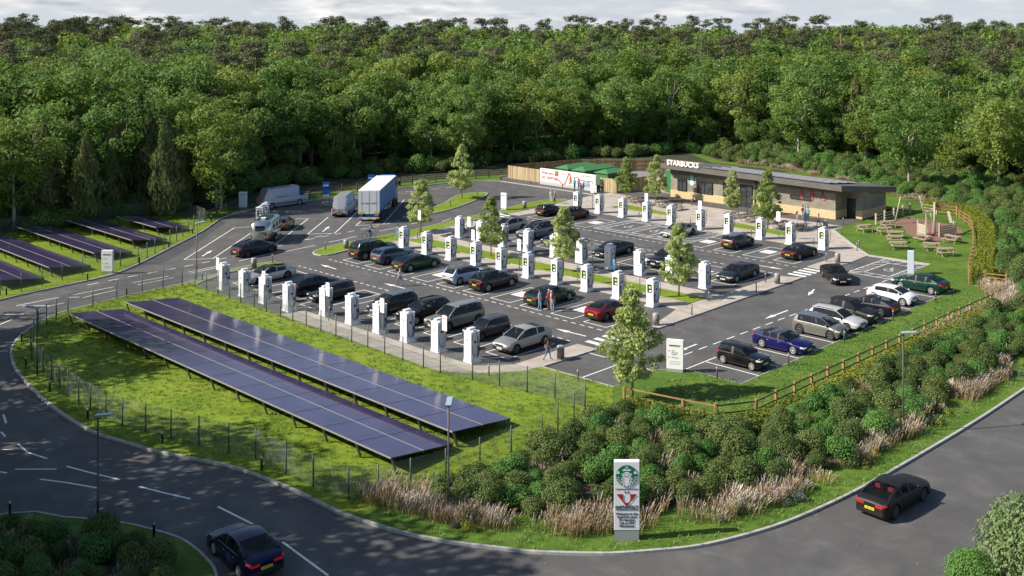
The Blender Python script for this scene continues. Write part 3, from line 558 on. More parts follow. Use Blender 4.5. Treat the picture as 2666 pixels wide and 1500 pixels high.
def cabin(u0, u1, v0, v1, h, label, door=False):
    t = thing('equipment_cabin', label, 'cabin', group='green equipment cabins behind the welcome wall'); q = MB(); q.box(((u0+u1)/2, (v0+v1)/2, h/2), (u1-u0, v1-v0, h)); q.build('wall', GRN, t)
    e = .18; um = (u0+u1)/2; r = MB(); vs = [(u0-e, v0-e, h), (u1+e, v0-e, h), (u1+e, v1+e, h), (u0-e, v1+e, h), (um, v0+.9, h+.48), (um, v1-.9, h+.48), (u0-e, v0-e, h-.1), (u1+e, v0-e, h-.1), (u1+e, v1+e, h-.1), (u0-e, v1+e, h-.1)]
    r.add(vs, [(0, 1, 4), (1, 2, 5, 4), (2, 3, 5), (3, 0, 4, 5), (0, 6, 7, 1), (1, 7, 8, 2), (2, 8, 9, 3), (3, 9, 6, 0), (9, 8, 7, 6)]); r.build('roof', GRN2, t)
    if door:
        q = MB(); q.box((u1+.03, v0+1.6, 1.05), (.06, 1.0, 2.0)); d = q.build('door', M('cabin_door', (.04, .09, .035), .6), t); q = MB(); q.box((u1+.075, v0+1.6, 1.55), (.02, .3, .35)); q.build('notice', WHITE, d)
cabin(-115.6, -113.1, 114.3, 120.6, 2.5, 'green equipment cabin left of the three behind the welcome wall')
cabin(-112.2, -109.6, 114.3, 120.9, 2.5, 'green equipment cabin between the other two behind the welcome wall')
cabin(-107.7, -105.2, 114.6, 118.6, 2.5, 'shorter green equipment cabin with notice on its dark side door', True)
ww = thing('welcome_wall', 'long white welcome hoarding with red writing and a red ribbon', 'sign')
q = MB(); q.box((-111.45, 112.55, 1.25), (11.6, .3, 2.4)); q.build('panel', WHITE, ww); q = MB(); q.box((-111.45, 112.52, .3), (11.62, .3, .5)); q.build('base_strip', M('grey_paint', (.42, .42, .43), .6), ww)
LR = M('letter_red', (.60, .09, .05), .5); OR = M('ribbon_red', (.70, .10, .04), .5)
tx('Welcome to', .62, LR, ww, (-116.9, 112.38, 1.85), (1, 0, 0), (0, 0, 1), 'LEFT', bold=.012); tx('our Superhub', .62, LR, ww, (-116.9, 112.38, 1.2), (1, 0, 0), (0, 0, 1), 'LEFT', bold=.012)
tx('INSTAVOLT', .16, INK, ww, (-116.9, 112.38, 2.3), (1, 0, 0), (0, 0, 1), 'LEFT'); tx('RE-A', .42, M('letter_grey', (.15, .16, .14), .6), ww, (-112.6, 112.38, 1.95), (1, 0, 0), (0, 0, 1), 'LEFT'); tx('RECHARGE', .36, M('letter_green', (.12, .22, .06), .6), ww, (-108.2, 112.38, 2.1), (1, 0, 0), (0, 0, 1), 'LEFT'); tx('RE-', .36, M('letter_grey', (.15, .16, .14), .6), ww, (-111.2, 112.38, .75), (1, 0, 0), (0, 0, 1), 'LEFT')
def ribbon(pts, wd, m, z0=112.385, name='ribbon'):
    b = MB()
    for p, q_ in zip(pts[:-1], pts[1:]):
        p = Vector(p); q_ = Vector(q_); t = (q_-p).normalized(); n = Vector((-t.y, t.x))*wd/2; p -= t*wd*.2; q_ += t*wd*.2
        b.add([(p.x-n.x, z0, p.y-n.y), (q_.x-n.x, z0, q_.y-n.y), (q_.x+n.x, z0, q_.y+n.y), (p.x+n.x, z0, p.y+n.y)], [(0, 1, 2, 3)]); z0 -= .002
    return b.build(name, m, ww)
ribbon(spline([(-114, .95), (-113.2, 1.0), (-112.3, .35), (-111.6, 1.1), (-111, 2.25), (-110.7, 1.75)], 4), .2, OR)
ribbon(spline([(-109.9, 1.75), (-109.2, 1.8), (-108.8, 1.3), (-108.7, .7), (-109.1, .4)], 4), .16, OR); ribbon([(-109, 1.45), (-107.9, 1.5)], .18, OR); ribbon(spline([(-106.9, 1.45), (-106.3, 1.5), (-106.1, 1.2), (-106.4, 1.1)], 3), .14, OR)
q = MB(); q.box((-113.6, 112.385, 1.95), (.7, .02, .8)); q.build('picture', M('picture_brown', (.05, .035, .02), .6, col2=(.35, .28, .12), scale=4), ww); q = MB(); q.box((-110.7, 112.385, 1.2), (.5, .02, 1.0)); q.build('picture', M('picture_orange', (.12, .05, .02), .6, col2=(.6, .22, .08), scale=4), ww)
q = MB(); q.box((-107.5, 112.385, 1.0), (1.5, .02, 1.0)); q.build('picture', M('picture_blue', (.06, .1, .2), .6, col2=(.5, .55, .6), scale=4), ww)
tag(MB().box((-105.4, 111.9, .55), (.9, .1, 1.0)).build('notice_board', WHITE), 'small white notice panel at the right end of the welcome wall', 'sign')
# ------------------------------------------------------------------ rail fences
WOOD = M('rail_wood', (.26, .145, .06), .8, col2=(.36, .21, .09), scale=3); WOODD = M('rail_wood_old', (.085, .06, .032), .85, col2=(.13, .09, .05), scale=3); WOODP = M('play_wood', (.36, .30, .22), .8, col2=(.46, .40, .31), scale=3)
def rail_fence(path, label, m, h=1.1, step=2.0, rails=(.45, .95), pw=.15, mr=None, pts_exact=False, z=.1, rw=.07):
    t = thing('rail_fence', label, 'fence', group='timber rail fences'); pts = []
    if pts_exact: pts = [Vector(p) for p in path]
    else:
        for a, b in zip(path[:-1], path[1:]):
            a = Vector(a); b = Vector(b); k = max(1, round((b-a).length/step)); pts += [a.lerp(b, i/k) for i in range(k)]
        pts.append(Vector(path[-1]))
    for i, p in enumerate(pts):
        q = MB(); d = pts[min(i+1, len(pts)-1)]-pts[max(i-1, 0)]; q.box((p.x, p.y, z+h/2), (pw, pw, h), rz=math.atan2(d.y, d.x)); q.build('post', m, t)
    q = MB()
    for a, b in zip(pts[:-1], pts[1:]):
        for r_ in rails: q.bar((a.x, a.y, z+r_), (b.x, b.y, z+r_), rw*.6, rw*1.3)
    q.build('rail', mr or m, t); return t
rail_fence([(-45.4, 51.0), (-41.2, 51.8), (-39.0, 52.3)], 'low two rail timber fence at the corner near the lone sapling', WOOD, pts_exact=True, h=1.0)
rail_fence([(-39, 52.3), (-37.6, 54.6), (-37.6, 56.8)]+[(-37.55+.03*i, 58.9+2.03*i) for i in range(15)]+[(-37.0, 89.3)], 'long brown timber rail fence along the edge of the planted bank', WOOD, pts_exact=True, mr=WOODD)
rail_fence([(-41.6, 95.4), (-40.6, 96.6), (-38.7, 96.9)], 'short brown timber rail fence by the tall grasses', WOOD, pts_exact=True, rails=(.3, .65, 1.0), h=1.2)
rail_fence([(-60.1, 127.7), (-57.6, 128.2), (-56.2, 126), (-53.6, 122.8), (-51.8, 119.6), (-49.5, 114.5), (-47.3, 109.5), (-45.2, 104.0), (-43.2, 98.8), (-41.6, 95.4)], 'timber rail fence round the play area beside the clipped hedge', WOOD, rails=(.35, .75, 1.15), h=1.25, step=2.0)
rail_fence([(-62.6, 116.4), (-62.8, 119), (-62.8, 121.4), (-62.9, 124), (-62.9, 126), (-62.2, 127.9), (-60.1, 127.7)], 'pale round post fence between the cafe and the play area', WOODP, pts_exact=True, h=1.35, rails=(.3, .65, 1.0), pw=.2, rw=.05, mr=WOODP)
rail_fence([(-126.3, 63.9), (-128.2, 66.3), (-131.5, 70.5), (-132.2, 76), (-132.2, 82.1), (-131.9, 89.7), (-131.5, 97.0), (-130.2, 104.9), (-128.7, 109.4), (-126.6, 113.0)], 'dark weathered rail fence along the far kerb below the wood', WOODD, rails=(.4, .75, 1.1), h=1.25, step=2.2)
# ------------------------------------------------------------------ chain link fences
def mk_link():
    m, t, b, A, k = nodeM('chain_link'); c = A('ShaderNodeTexCoord'); s = A('ShaderNodeSeparateXYZ'); k(c.outputs['UV'], s.inputs[0])
    outs = []
    for op in ('ADD', 'SUBTRACT'):
        a = A('ShaderNodeMath', operation=op); k(s.outputs['X'], a.inputs[0]); k(s.outputs['Y'], a.inputs[1]); q_ = A('ShaderNodeMath', operation='MULTIPLY'); q_.inputs[1].default_value = 14.0; f = A('ShaderNodeMath', operation='FRACT'); l = A('ShaderNodeMath', operation='LESS_THAN'); l.inputs[1].default_value = .125
        k(a.outputs[0], q_.inputs[0]); k(q_.outputs[0], f.inputs[0]); k(f.outputs[0], l.inputs[0]); outs.append(l.outputs[0])
    mx = A('ShaderNodeMath', operation='MAXIMUM'); k(outs[0], mx.inputs[0]); k(outs[1], mx.inputs[1]); k(mx.outputs[0], b.inputs['Alpha'])
    b.inputs['Base Color'].default_value = (.20, .23, .22, 1); b.inputs['Roughness'].default_value = .5; b.inputs['Metallic'].default_value = .3
    return m
LINK = mk_link(); POSTM = M('fence_post_grey', (.085, .095, .10), .55, .2)
def link_fence(path, label, h=1.68, closed=False, z=.1):
    t = thing('chain_link_fence', label, 'fence', group='chain link fences round the solar panels'); P = [Vector(p) for p in path]
    for p in P:
        q = MB(); q.tube([(p.x, p.y, z-.05), (p.x, p.y, z+h+.05)], .043, n=8); q.build('post', POSTM, t)
    q = MB(); r = MB(); uvs = []; s0 = 0
    PP = P+[P[0]] if closed else P
    for a, b in zip(PP[:-1], PP[1:]):
        ln = (b-a).length; q.add([(a.x, a.y, z+.03), (b.x, b.y, z+.03), (b.x, b.y, z+h), (a.x, a.y, z+h)], [(0, 1, 2, 3)]); uvs += [(s0, 0), (s0+ln, 0), (s0+ln, h), (s0, h)]; s0 += ln
        for zz in (h-.01, h*.5, .05): r.bar((a.x, a.y, z+zz), (b.x, b.y, z+zz), .008)
    o = q.build('wire_mesh', LINK, t); l = o.data.uv_layers.new(name='UVMap')
    for i, u in enumerate(uvs): l.data[i].uv = u
    r.build('line_wire', POSTM, t); return t
link_fence([(-97.0, 45.0), (-96.6, 42.9), (-96.2, 40.5), (-95.3, 38.1), (-94.3, 35.7), (-93.3, 34.4), (-92.3, 33.3), (-90.4, 32.0), (-88.2, 30.9), (-85.9, 29.9), (-83.7, 29.2), (-80.1, 28.7), (-77.8, 28.4), (-75.6, 28.1), (-73.7, 27.9), (-71.7, 27.8), (-69.9, 27.8), (-67.6, 27.8), (-65.7, 28.0), (-63.7, 28.5), (-61.5, 29.0), (-59.3, 29.6), (-57.0, 30.2), (-55.1, 30.8), (-52.0, 30.85), (-49.5, 30.95), (-46.8, 31.3), (-45.8, 32.4), (-45.2, 34.0), (-44.8, 36.0), (-44.6, 38.2), (-44.6, 40.5), (-44.5, 42.8), (-45.2, 44.8), (-45.6, 46.6), (-46.0, 48.0), (-46.8, 48.8),
            (-49.2, 48.5), (-51.5, 48.2), (-53.8, 47.8), (-56.1, 47.4), (-58.9, 46.85), (-60.8, 46.85), (-63.2, 46.85), (-65.4, 46.85), (-67.6, 46.9), (-69.7, 46.9), (-71.9, 46.95), (-74, 46.95), (-76.2, 47.0), (-78.2, 47.0), (-80.1, 47.0), (-82.5, 47.1), (-84.5, 47.1), (-86.8, 47.1), (-88.9, 47.2), (-91, 47.2), (-93.3, 47.3), (-95.3, 47.2), (-96.6, 46.6)], 'grey chain link fence looping round the two near solar arrays', closed=True)
link_fence([(-104.8, 30.5), (-105.2, 32.4), (-105.5, 34.2), (-105.7, 36.0), (-106.4, 38.0), (-107.3, 40.1), (-108.2, 42.3), (-108.7, 44.3), (-108.9, 46.2), (-109.2, 48.1), (-110.5, 49.6), (-112, 51.1), (-113.6, 52.8), (-115.4, 54.3), (-117, 55.8), (-118.6, 57.3), (-120.3, 58.8), (-121.8, 60.2), (-123.6, 61.8), (-125.4, 63.3), (-127.8, 63.6), (-129.9, 63.8), (-131.8, 63.5), (-133.6, 62.6), (-135.4, 60.2), (-136.4, 57.5), (-136.6, 54.0), (-136.7, 50.5), (-136.6, 46.5), (-136.5, 42), (-136.4, 37)], 'grey chain link fence between the far solar arrays and the road')
# ------------------------------------------------------------------ ground mounted solar arrays
def array(u0, u1, vf, zf, vb, zb, label, nseg, lean=.35):
    t = thing('solar_array', label, 'solar array', group='ground mounted solar arrays'); ls = (u1-u0)/nseg; L_ = math.hypot(vb-vf, zb-zf); d = Vector((0, vb-vf, zb-zf))/L_; n = Vector((0, -d.z, d.y))
    for i in range(nseg):
        a = u0+i*ls+.03; b = u0+(i+1)*ls-.03
        for part, (s0, s1) in enumerate(((0, L_*.497), (L_*.503, L_))):
            q = MB(); c = [Vector((x, vf, zf+.1))+d*s+n*h for h in (0, .05) for s in (s0, s1) for x in (a, b)]
            q.add(c, [(4, 5, 7, 6), (0, 2, 3, 1), (0, 1, 5, 4), (1, 3, 7, 5), (3, 2, 6, 7), (2, 0, 4, 6)], 0)
            o = with_uv(q, 'solar_panel', PV, t, (1, 0, 0), d)
    q = MB()
    for s in (.1, L_/2, L_-.1):
        p = Vector((0, vf, zf+.1))+d*s-n*.05; q.bar((u0, p.y, p.z), (u1, p.y, p.z), .07, .09)
    q.build('mounting_rail', DSTEEL, t)
    q = MB(); p = Vector((0, vf, zf+.1))-d*.025+n*.03; q.bar((u0, p.y, p.z), (u1, p.y, p.z), .05, .07); p = Vector((0, vf, zf+.1))+d*L_*.5+n*.056; q.bar((u0, p.y, p.z), (u1, p.y, p.z), .05, .012); q.build('edge_trim', M('edge_trim_metal', (.33, .31, .27), .5, .3), t)
    for i in range(nseg+1):
        u = u0+i*ls; q = MB(); q.bar((u-.05, vf+lean, .05), (u-.05, vf+.06, zf+.05), .07); q.bar((u+.05, vf+lean, .05), (u+.05, vf+.06, zf+.05), .07); q.build('leg', DSTEEL, t)
        q = MB(); q.bar((u, vb-.6, .05), (u, vb-.5, zb+.12), .07); q.build('leg', DSTEEL, t)
    return t
array(-90.9, -47.5, 34.45, .92, 38.75, .42, 'long ground mounted solar array nearest the road', 13)
array(-90.9, -47.9, 39.0, .92, 43.5, .42, 'long ground mounted solar array between its twin and the charging bays', 13)
for i, (u0, u1, v, lab) in enumerate(((-134.5, -107.4, 34.7, 'dark solar array cut by the left picture edge'), (-134.3, -109.4, 39.7, 'long dark solar array second from the left in the far field'), (-134.2, -112.7, 45.2, 'dark solar array behind the white direction sign'), (-134.2, -116.4, 50.6, 'dark solar array in front of the tall cypress'), (-132.2, -121.6, 55.6, 'shortest solar array at the back of the far field'))):
    array(u0, u1, v, .92, v+3.9, .42, lab, max(3, round((u1-u0)/3.3)))
# ================================================================== chargers
CHW = M('charger_white', (.68, .70, .74), .4, spec=.35); CABLE = M('cable_black', (.02, .02, .022), .5); BLK = M('black_plastic', (.02, .02, .022), .4)
SCRG = M('screen_green', (.36, .50, .04), .3, emit=.12); SCRW = M('screen_white', (.75, .78, .75), .3, emit=.2)
CHS = M('charger_side_grey', (.50, .54, .60), .45)
def make_charger():
    t = thing('ev_charger', 'x', 'charger'); q = MB(); 
    q.box((-.04, -.03, .05), (.98, .94, .10)); q.box((0, 0, .2), (.88, .84, .22), tap=.95); q.box((0, 0, 1.25), (.83, .78, 1.94)); q.box((0, 0, 2.24), (.90, .84, .07)); q.build('cabinet', CHW, t, bevel=.02)
    q = MB(); q.box((.08, -.02, 2.37), (.34, .56, .2)); q.box((-.24, 0, 2.31), (.2, .4, .08)); q.build('cable_box', CHW, t, bevel=.02)
    q = MB(); q.box((-.02, -.395, 1.58), (.50, .03, .72)); s = q.build('screen', BLK, t)
    q = MB(); q.box((.05, -.413, 1.70), (.26, .012, .20)); q.build('display', SCRG, s); q = MB(); q.box((.07, -.413, 1.38), (.22, .012, .15)); q.build('display', SCRW, s)
    q = MB(); y = .394
    for sx in (-1, 1): q.add([(sx*.13, y, 1.78), (sx*.06, y, 1.78), (sx*.0, y, 1.62), (sx*.0, y, 1.54)], [(0, 1, 2, 3)])
    q.build('logo', RED, t); 
    for sx in (-1, 1):
        q = MB(); q.box((sx*.416, 0, 1.15), (.012, .62, 1.62)); q.build('side_inset', CHS, t); q = MB(); q.box((sx*.425, .02, 1.52), (.03, .2, .16)); q.build('side_panel', BLK, t); q = MB(); q.box((sx*.45, -.24, 1.08), (.08, .09, .22)); q.build('holster', BLK, t)
        q = MB(); q.tube(spline3([(sx*.3, .05, 2.36), (sx*.66, .1, 2.32), (sx*.80, .12, 1.75), (sx*.74, .05, .95), (sx*.56, -.1, .5), (sx*.50, -.28, .75), (sx*.47, -.24, 1.05)], 5), .028, n=6); q.build('cable', CABLE, t); q = MB(); q.tube(spline3([(sx*.42, .3, 1.95), (sx*.44, .34, 1.3), (sx*.44, .22, .6), (sx*.44, -.1, .38), (sx*.44, -.3, .6), (sx*.44, -.34, 1.3), (sx*.42, -.2, 1.95), (sx*.42, .05, 2.1), (sx*.42, .3, 1.95)], 4), .018, n=5); q.build('cable_loop', CABLE, t)
    return t
def spline3(pts, n=5):
    P = [Vector(p) for p in pts]; o = []
    for i in range(len(P)-1):
        p0, p1, p2, p3 = (P[min(max(i+j-1, 0), len(P)-1)] for j in range(4))
        for t in range(n):
            t /= n; o.append(.5*((2*p1)+(p2-p0)*t+(2*p0-5*p1+4*p2-p3)*t*t+(3*p1-p0-3*p2+p3)*t**3))
    o.append(P[-1]); return o
ch0 = make_charger(); used = False
def put_charger(u, v, rz, label, group):
    global used
    if not used: used = True; ch0.location = (u, v, 0); ch0.rotation_euler = (0, 0, rz); tag(ch0, label, group=group)
    else: copy_tree(ch0, (u, v, 0), rz, label, group)
PI = math.pi; CG = 'white rapid chargers'
for i, u in enumerate((-92.9, -89.1, -85.6, -81.7)): put_charger(u, 48.75, PI, ORD[i]+' white charger from the left in the front row behind the lawn fence', CG)
for i, u in enumerate((-78.2, -74.4, -70.6, -67.0, -63.2, -59.4)): put_charger(u, 50.1, PI, ORD[i+4]+' white charger from the left in the front row behind the lawn fence', CG)
for i, u in enumerate((-94.7, -90.7, -86.7, -82.75, -78.9, -75.0, -71.1, -67.2, -63.3, -59.3)): put_charger(u, 70.35, 0, ORD[i]+' white charger from the left in the row of screens facing the front aisle', CG)
for i, u in enumerate((-94.9, -91.2, -87.5, -83.5, -79.4, -75.5, -71.6, -67.7, -63.7, -59.7)): put_charger(u, 78.3, PI, ORD[i]+' white charger from the left in the far row of the central strip', CG)
for i, u in enumerate((-97.4, -93.5, -89.4, -85.4, -81.5, -77.0, -72.9, -68.4, -64.4, -60.2)): put_charger(u, 100.2, 0, ORD[i]+' white charger from the left in the row at the edge of the cafe plaza', CG)
put_charger(-118.6, 66.9, R(45), 'white charger nearest the silver trailer in the long vehicle bays', CG); put_charger(-120.4, 68.6, R(45), 'white charger behind another one beside the silver trailer', CG)
# ------------------------------------------------------------------ plates on posts
SGREY = M('sign_grey_text', (.25, .26, .28), .6)
ps0 = thing('bay_sign', 'x', 'sign'); q = MB(); q.tube([(0, 0, 0), (0, 0, 3.25)], .04, n=8); q.build('pole', METAL, ps0)
q = MB(); q.box((0, -.05, 2.65), (.52, .04, 1.1)); pl_ = q.build('plate', WHITE, ps0)
for k_, z in enumerate((3.0, 2.86, 2.72, 2.6, 2.48)): MBx = MB().box((0, -.073, z), (.34 if k_ else .42, .006, .045)); MBx.build('lettering', RED if k_ == 0 else SGREY, pl_)
first = True
for u, v, lab in ((-92.0, 47.75, 'leftmost post sign of the front charger row'), (-84.0, 47.75, 'second post sign from the left in the front charger row'), (-76.3, 49.1, 'third post sign from the left in the front charger row'), (-68.8, 49.1, 'fourth post sign from the left in the front charger row'), (-61.3, 49.2, 'rightmost post sign of the front charger row'),
                  (-98.0, 75.0, 'post sign beside the tallest sapling at the left end of the median'), (-90.6, 76.1, 'post sign left of the sapling in the central strip'), (-84.6, 71.6, 'post sign behind the third charger with a screen'), (-77.4, 71.4, 'post sign behind the pale blue hatchback in the central strip'), (-77.1, 76.2, 'post sign next to the dark car in the far row'), (-69.3, 71.3, 'post sign under the big central sapling'), (-72.4, 76.6, 'post sign in dappled shade behind the black saloon'), (-61.6, 71.3, 'rightmost post sign of the central strip'),
                  (-96.6, 102.2, 'post sign at the left end of the plaza near the welcome wall'), (-86.3, 101.2, 'post sign in front of the plaza picnic tables'), (-77.9, 101.3, 'post sign beside the plaza sapling with dense crown'), (-66.7, 101.3, 'rightmost post sign along the plaza edge')):
    if first: first = False; ps0.location = (u, v, 0); tag(ps0, 'white plate on '+lab, group='white plates on slim poles')
    else: copy_tree(ps0, (u, v, 0), 0, 'white plate on '+lab, 'white plates on slim poles')
# ------------------------------------------------------------------ standing sign slabs
def slab_sign(a, b, h, dp, label, base=.2, mat=None, name='direction_sign', z=.1):
    a = Vector((*a, 0)); b = Vector((*b, 0)); d = (b-a); wd = d.length; rz = math.atan2(d.y, d.x); c = (a+b)/2
    t = thing(name, label, 'sign', (c.x, c.y, z), rz); q = MB(); q.box((0, dp/2, base+(h-base)/2), (wd, dp, h-base)); q.build('panel', mat or WHITE, t, bevel=.015)
    q = MB(); q.box((0, dp/2, base/2-.05), (wd*.96, dp*.9, base+.1)); q.build('base', M('grey_base', (.30, .31, .33), .6), t); return t, wd
t, wd = slab_sign((-33.62, 37.05), (-32.72, 37.85), 3.78, .32, 'tall white welcome totem with green roundel and red plug emblem among roadside grasses', .55, name='welcome_totem', z=0.05)
YF = -.012
roundel(t, (0, YF, 3.12), .51, (1, 0, 0), (0, 0, 1))
q = MB(); 
for z in (2.5, 1.52): q.box((0, YF, z), (1.06, .012, .025))
q.build('divider', INK, t)
DR = M('emblem_red', (.36, .018, .015), .5); q = MB()
arc = [(.17*math.cos(a), 2.02+.17*math.sin(a)) for a in np.linspace(PI, 2*PI, 9)]
outer = [(-.48, 2.26), (-.07, 1.74), (0, 1.69), (.07, 1.74), (.48, 2.26), (.16, 2.26), (.16, 2.2), (.17, 2.12)]+list(reversed(arc))+[(-.17, 2.12), (-.16, 2.2), (-.16, 2.26)]
q.add([(x, YF-.006, z) for x, z in outer], [tuple(range(len(outer)))]); q.build('plug_emblem', DR, t)
q = MB(); [q.box((x, YF, 2.35), (.045, .01, .1)) for x in (-.07, .07)]; q.build('plug_pin', INK, t)
tx('INSTAVOLT', .2, INK, t, (0, YF, 1.63), (1, 0, 0), (0, 0, 1), bold=.008, space=1.02)
for i, s in enumerate(('Welcome to the', 'InstaVolt rapid', 'EV charging', 'hub at A34', 'Winchester')): tx(s, .155, M('ink_red', (.30, .02, .02), .5) if 0 else INK, t, (0, YF, 1.33-.145*i), (1, 0, 0), (0, 0, 1), bold=.003)
def direction(t, wd, lines, sc=1.0, h=2.2):
    tx('INSTAVOLT', .15*sc, INK, t, (0, YF, h-.36*sc), (1, 0, 0), (0, 0, 1), bold=.004)
    for i, (s, z) in enumerate(lines):
        tx(s, .105*sc, SGREY, t, (-wd*.2, YF, h-z*sc), (1, 0, 0), (0, 0, 1), 'LEFT')
    q = MB()
    for z, s in ((.74, -1), (1.18, 1)): q.add([(-wd*.36+s*.05, YF, h-z*sc), (-wd*.36-s*.04, YF, h-z*sc+.05), (-wd*.36-s*.04, YF, h-z*sc-.05)], [(0, 1, 2) if s > 0 else (0, 2, 1)])
    q.build('arrow', RED, t)
    q = MB(); [q.box((0, YF, h-z*sc), (wd*.62, .004, .02)) for z in (1.45, 1.55, 1.65)]; q.build('small_print', M('small_print_grey', (.5, .5, .52), .6), t)
t, wd = slab_sign((-47.25, 57.55), (-46.15, 58.05), 2.25, .26, 'white direction sign slab on the grass corner beside the black small hatchback'); direction(t, wd, [('HGV', .72), ('Towing EV', .84), ('Campers', .96), ('Parking exit', 1.18)])
t, wd = slab_sign((-107.3, 43.7), (-106.5, 44.4), 2.25, .3, 'white direction sign slab inside the left verge in front of a solar array'); direction(t, wd, [('Exit', .74), ('Parking', 1.18)])
t, wd = slab_sign((-131.35, 71.0), (-130.6, 71.75), 2.2, .2, 'white direction sign slab behind the long grey van', mat=M('sign_pale_blue', (.62, .70, .76), .5)); direction(t, wd, [('Exit', .74), ('Parking', 1.18)])
BLUE = M('sign_blue', (.008, .095, .42), .45)
for a, b, lab in (((-131.5, 83.7), (-130.85, 84.35), 'upright blue information sign at the kerb left of the lorry'), ((-132.9, 92.2), (-132.2, 92.9), 'upright blue information sign half hidden behind the lorry')):
    t, wd = slab_sign(a, b, 2.0, .18, lab, .08, BLUE, 'information_sign'); q = MB(); [q.box((x*wd, YF, 1.55), (.18*wd, .01, .2)) for x in (-.28, 0, .28)]; q.build('symbol', WHITE, t)
    q = MB(); [q.box((x*wd, YF, 1.25), (.12*wd, .01, .28)) for x in (-.28, 0, .28)]; q.build('symbol', M('deep_blue', (.004, .03, .16), .5), t)
    q = MB(); q.add([(-wd*.45, YF, .12), (wd*.45, YF, .12), (wd*.45, YF, .35), (0, YF, .2), (-wd*.45, YF, .3)], [(0, 1, 2, 3, 4)]); q.build('wave_panel', M('wave_white', (.6, .68, .75), .5), t)
t, wd = slab_sign((-104.75, 93.3), (-103.85, 93.45), 2.2, .25, 'white direction sign slab on the grass island by the small zebra crossing'); direction(t, wd, [('Exit', .74), ('Parking', 1.18)])
t, wd = slab_sign((-47.75, 95.1), (-47.2, 95.35), 2.3, .5, 'narrow blue white slab behind the dark green saloon', .1, M('slab_blue_white', (.55, .62, .72), .5)); q = MB(); q.box((.28, .22, 1.85), (.02, .3, .3)); q.build('symbol', BLUE, t)
# ------------------------------------------------------------------ lamps, bollards, bins
POLE = M('lamp_pole', (.06, .055, .05), .45, .4); LHEAD = M('lamp_panel', (.30, .40, .46), .25)
def lamp(u, v, h, rz, label):
    t = thing('street_lamp', label, 'street lamp', (u, v, .05), rz, 'slim street lamps'); q = MB(); q.tube([(0, 0, 0), (0, 0, 1.2), (0, 0, 1.25), (0, 0, h)], [.065, .065, .048, .042], n=10); q.build('pole', POLE, t)
    q = MB(); q.box((.32, 0, h+.06), (.95, .32, .07), ry=-.12); q.box((0, 0, h), (.14, .14, .12)); q.build('lamp_head', METAL, t); q = MB(); q.box((.32, 0, h+.102), (.9, .28, .02), ry=-.12); q.build('solar_top', LHEAD, t); return t
lamp(-79.7, 28.15, 4.7, R(215), 'slim street lamp on the lawn tip beside the left fence bend'); lamp(-53.8, 21.75, 5.3, R(35), 'slim street lamp at the kerb of the bottom left planting'); lamp(-97.8, 48.6, 5.4, R(80), 'slim street lamp at the left end of the front charger row'); lamp(-29.5, 58.2, 6.0, R(25), 'slim street lamp rising out of the right hand shrubs'); lamp(-41.6, 33.6, 5.5, R(135), 'slim street lamp in front of the near end of the solar arrays')
BOL = M('bollard_grey', (.20, .20, .195), .45, .4); BOLD = M('bollard_dark', (.05, .048, .045), .5, .3)
bl0 = thing('bollard_light', 'x', 'bollard'); q = MB(); q.lathe([(.0, 0), (.065, 0), (.06, .62), (.062, .62)], n=10); q.lathe([(.0, .82), (.075, .82), (.075, .79), (0, .785)][::-1], n=10); q.build('shaft', BOLD, bl0)
q = MB(); q.lathe([(.05, .62), (.05, .79)], n=10); q.build('lens', M('lens_frost', (.5, .5, .46), .4), bl0)
bo0 = thing('bollard', 'x', 'bollard'); q = MB(); q.lathe([(.0, 0), (.055, 0), (.055, .86), (.045, .9), (0, .9)], n=10); q.build('shaft', BOL, bo0); q = MB(); q.box((0, 0, .78), (.116, .116, .05)); q.build('reflector', M('reflector_pale', (.6, .6, .58), .4), bo0)
fl = [True, True]
def many(o, i, pts, fmt, grp, z):
    for n, (u, v) in enumerate(pts):
        lab = fmt % ORD[min(n, 19)]
        if fl[i]: fl[i] = False; o.location = (u, v, z); tag(o, lab, group=grp)
        else: copy_tree(o, (u, v, z), 0, lab, grp)
many(bl0, 0, [(-97, 41.7), (-94.6, 34.9), (-88.9, 30.3), (-82.1, 28.25), (-75.4, 27.4), (-68.3, 27.0), (-61.1, 28.3), (-53.5, 30.25)], 'dark low bollard light, %s along the curved lawn kerb from its far end', 'bollard lights along the lawn kerb', .1)
many(bl0, 0, [(-57.9, 19.2), (-50.3, 22.9)], 'dark low bollard light, %s from the left in the bottom left planting', 'bollard lights in the bottom left planting', .1)
many(bl0, 0, [(-105.2, 34.6), (-105.5, 41.7), (-108.9, 48.1), (-114.2, 53.6), (-119.7, 59.0), (-125.1, 64.0), (-97.3, 48.9)], 'grey low bollard light, %s along the left verge from the picture edge', 'bollard lights along the left verge', .1)
many(bo0, 1, [(-124.4, 111.0), (-118, 111.2), (-111.4, 111.4), (-104.8, 111.4)], 'slim grey bollard, %s from the left along the welcome wall footway', 'slim bollards at the welcome wall', .06)
many(bo0, 1, [(-119.2, 98.5), (-116.0, 98.9), (-111.9, 90.7), (-99.4, 83.9), (-97.9, 74.6), (-100.3, 64.2), (-99.0, 57.2), (-100.9, 95.8)], 'slim grey bollard, %s along the west islands and their paths counting from the far end', 'slim bollards on the west islands', .1)
many(bo0, 1, [(-85.3, 77.1), (-77.2, 76.9), (-69.6, 77.4), (-61.4, 77.3)], 'slim grey bollard, %s from the left between the central strip and its far chargers', 'slim bollards on the central strip', .07)
many(bo0, 1, [(-87.4, 101), (-79.5, 101.4), (-70.2, 100.9), (-62.1, 101.3), (-56.8, 95.1), (-57.0, 101.8)], 'slim grey bollard, %s from the left along the plaza edge', 'slim bollards along the plaza edge', .05)
many(bo0, 1, [(-87.7, 112.2), (-78.1, 111.4), (-65.6, 113.8)], 'slim grey bollard, %s from the left in front of the cafe', 'slim bollards in front of the cafe', .05)
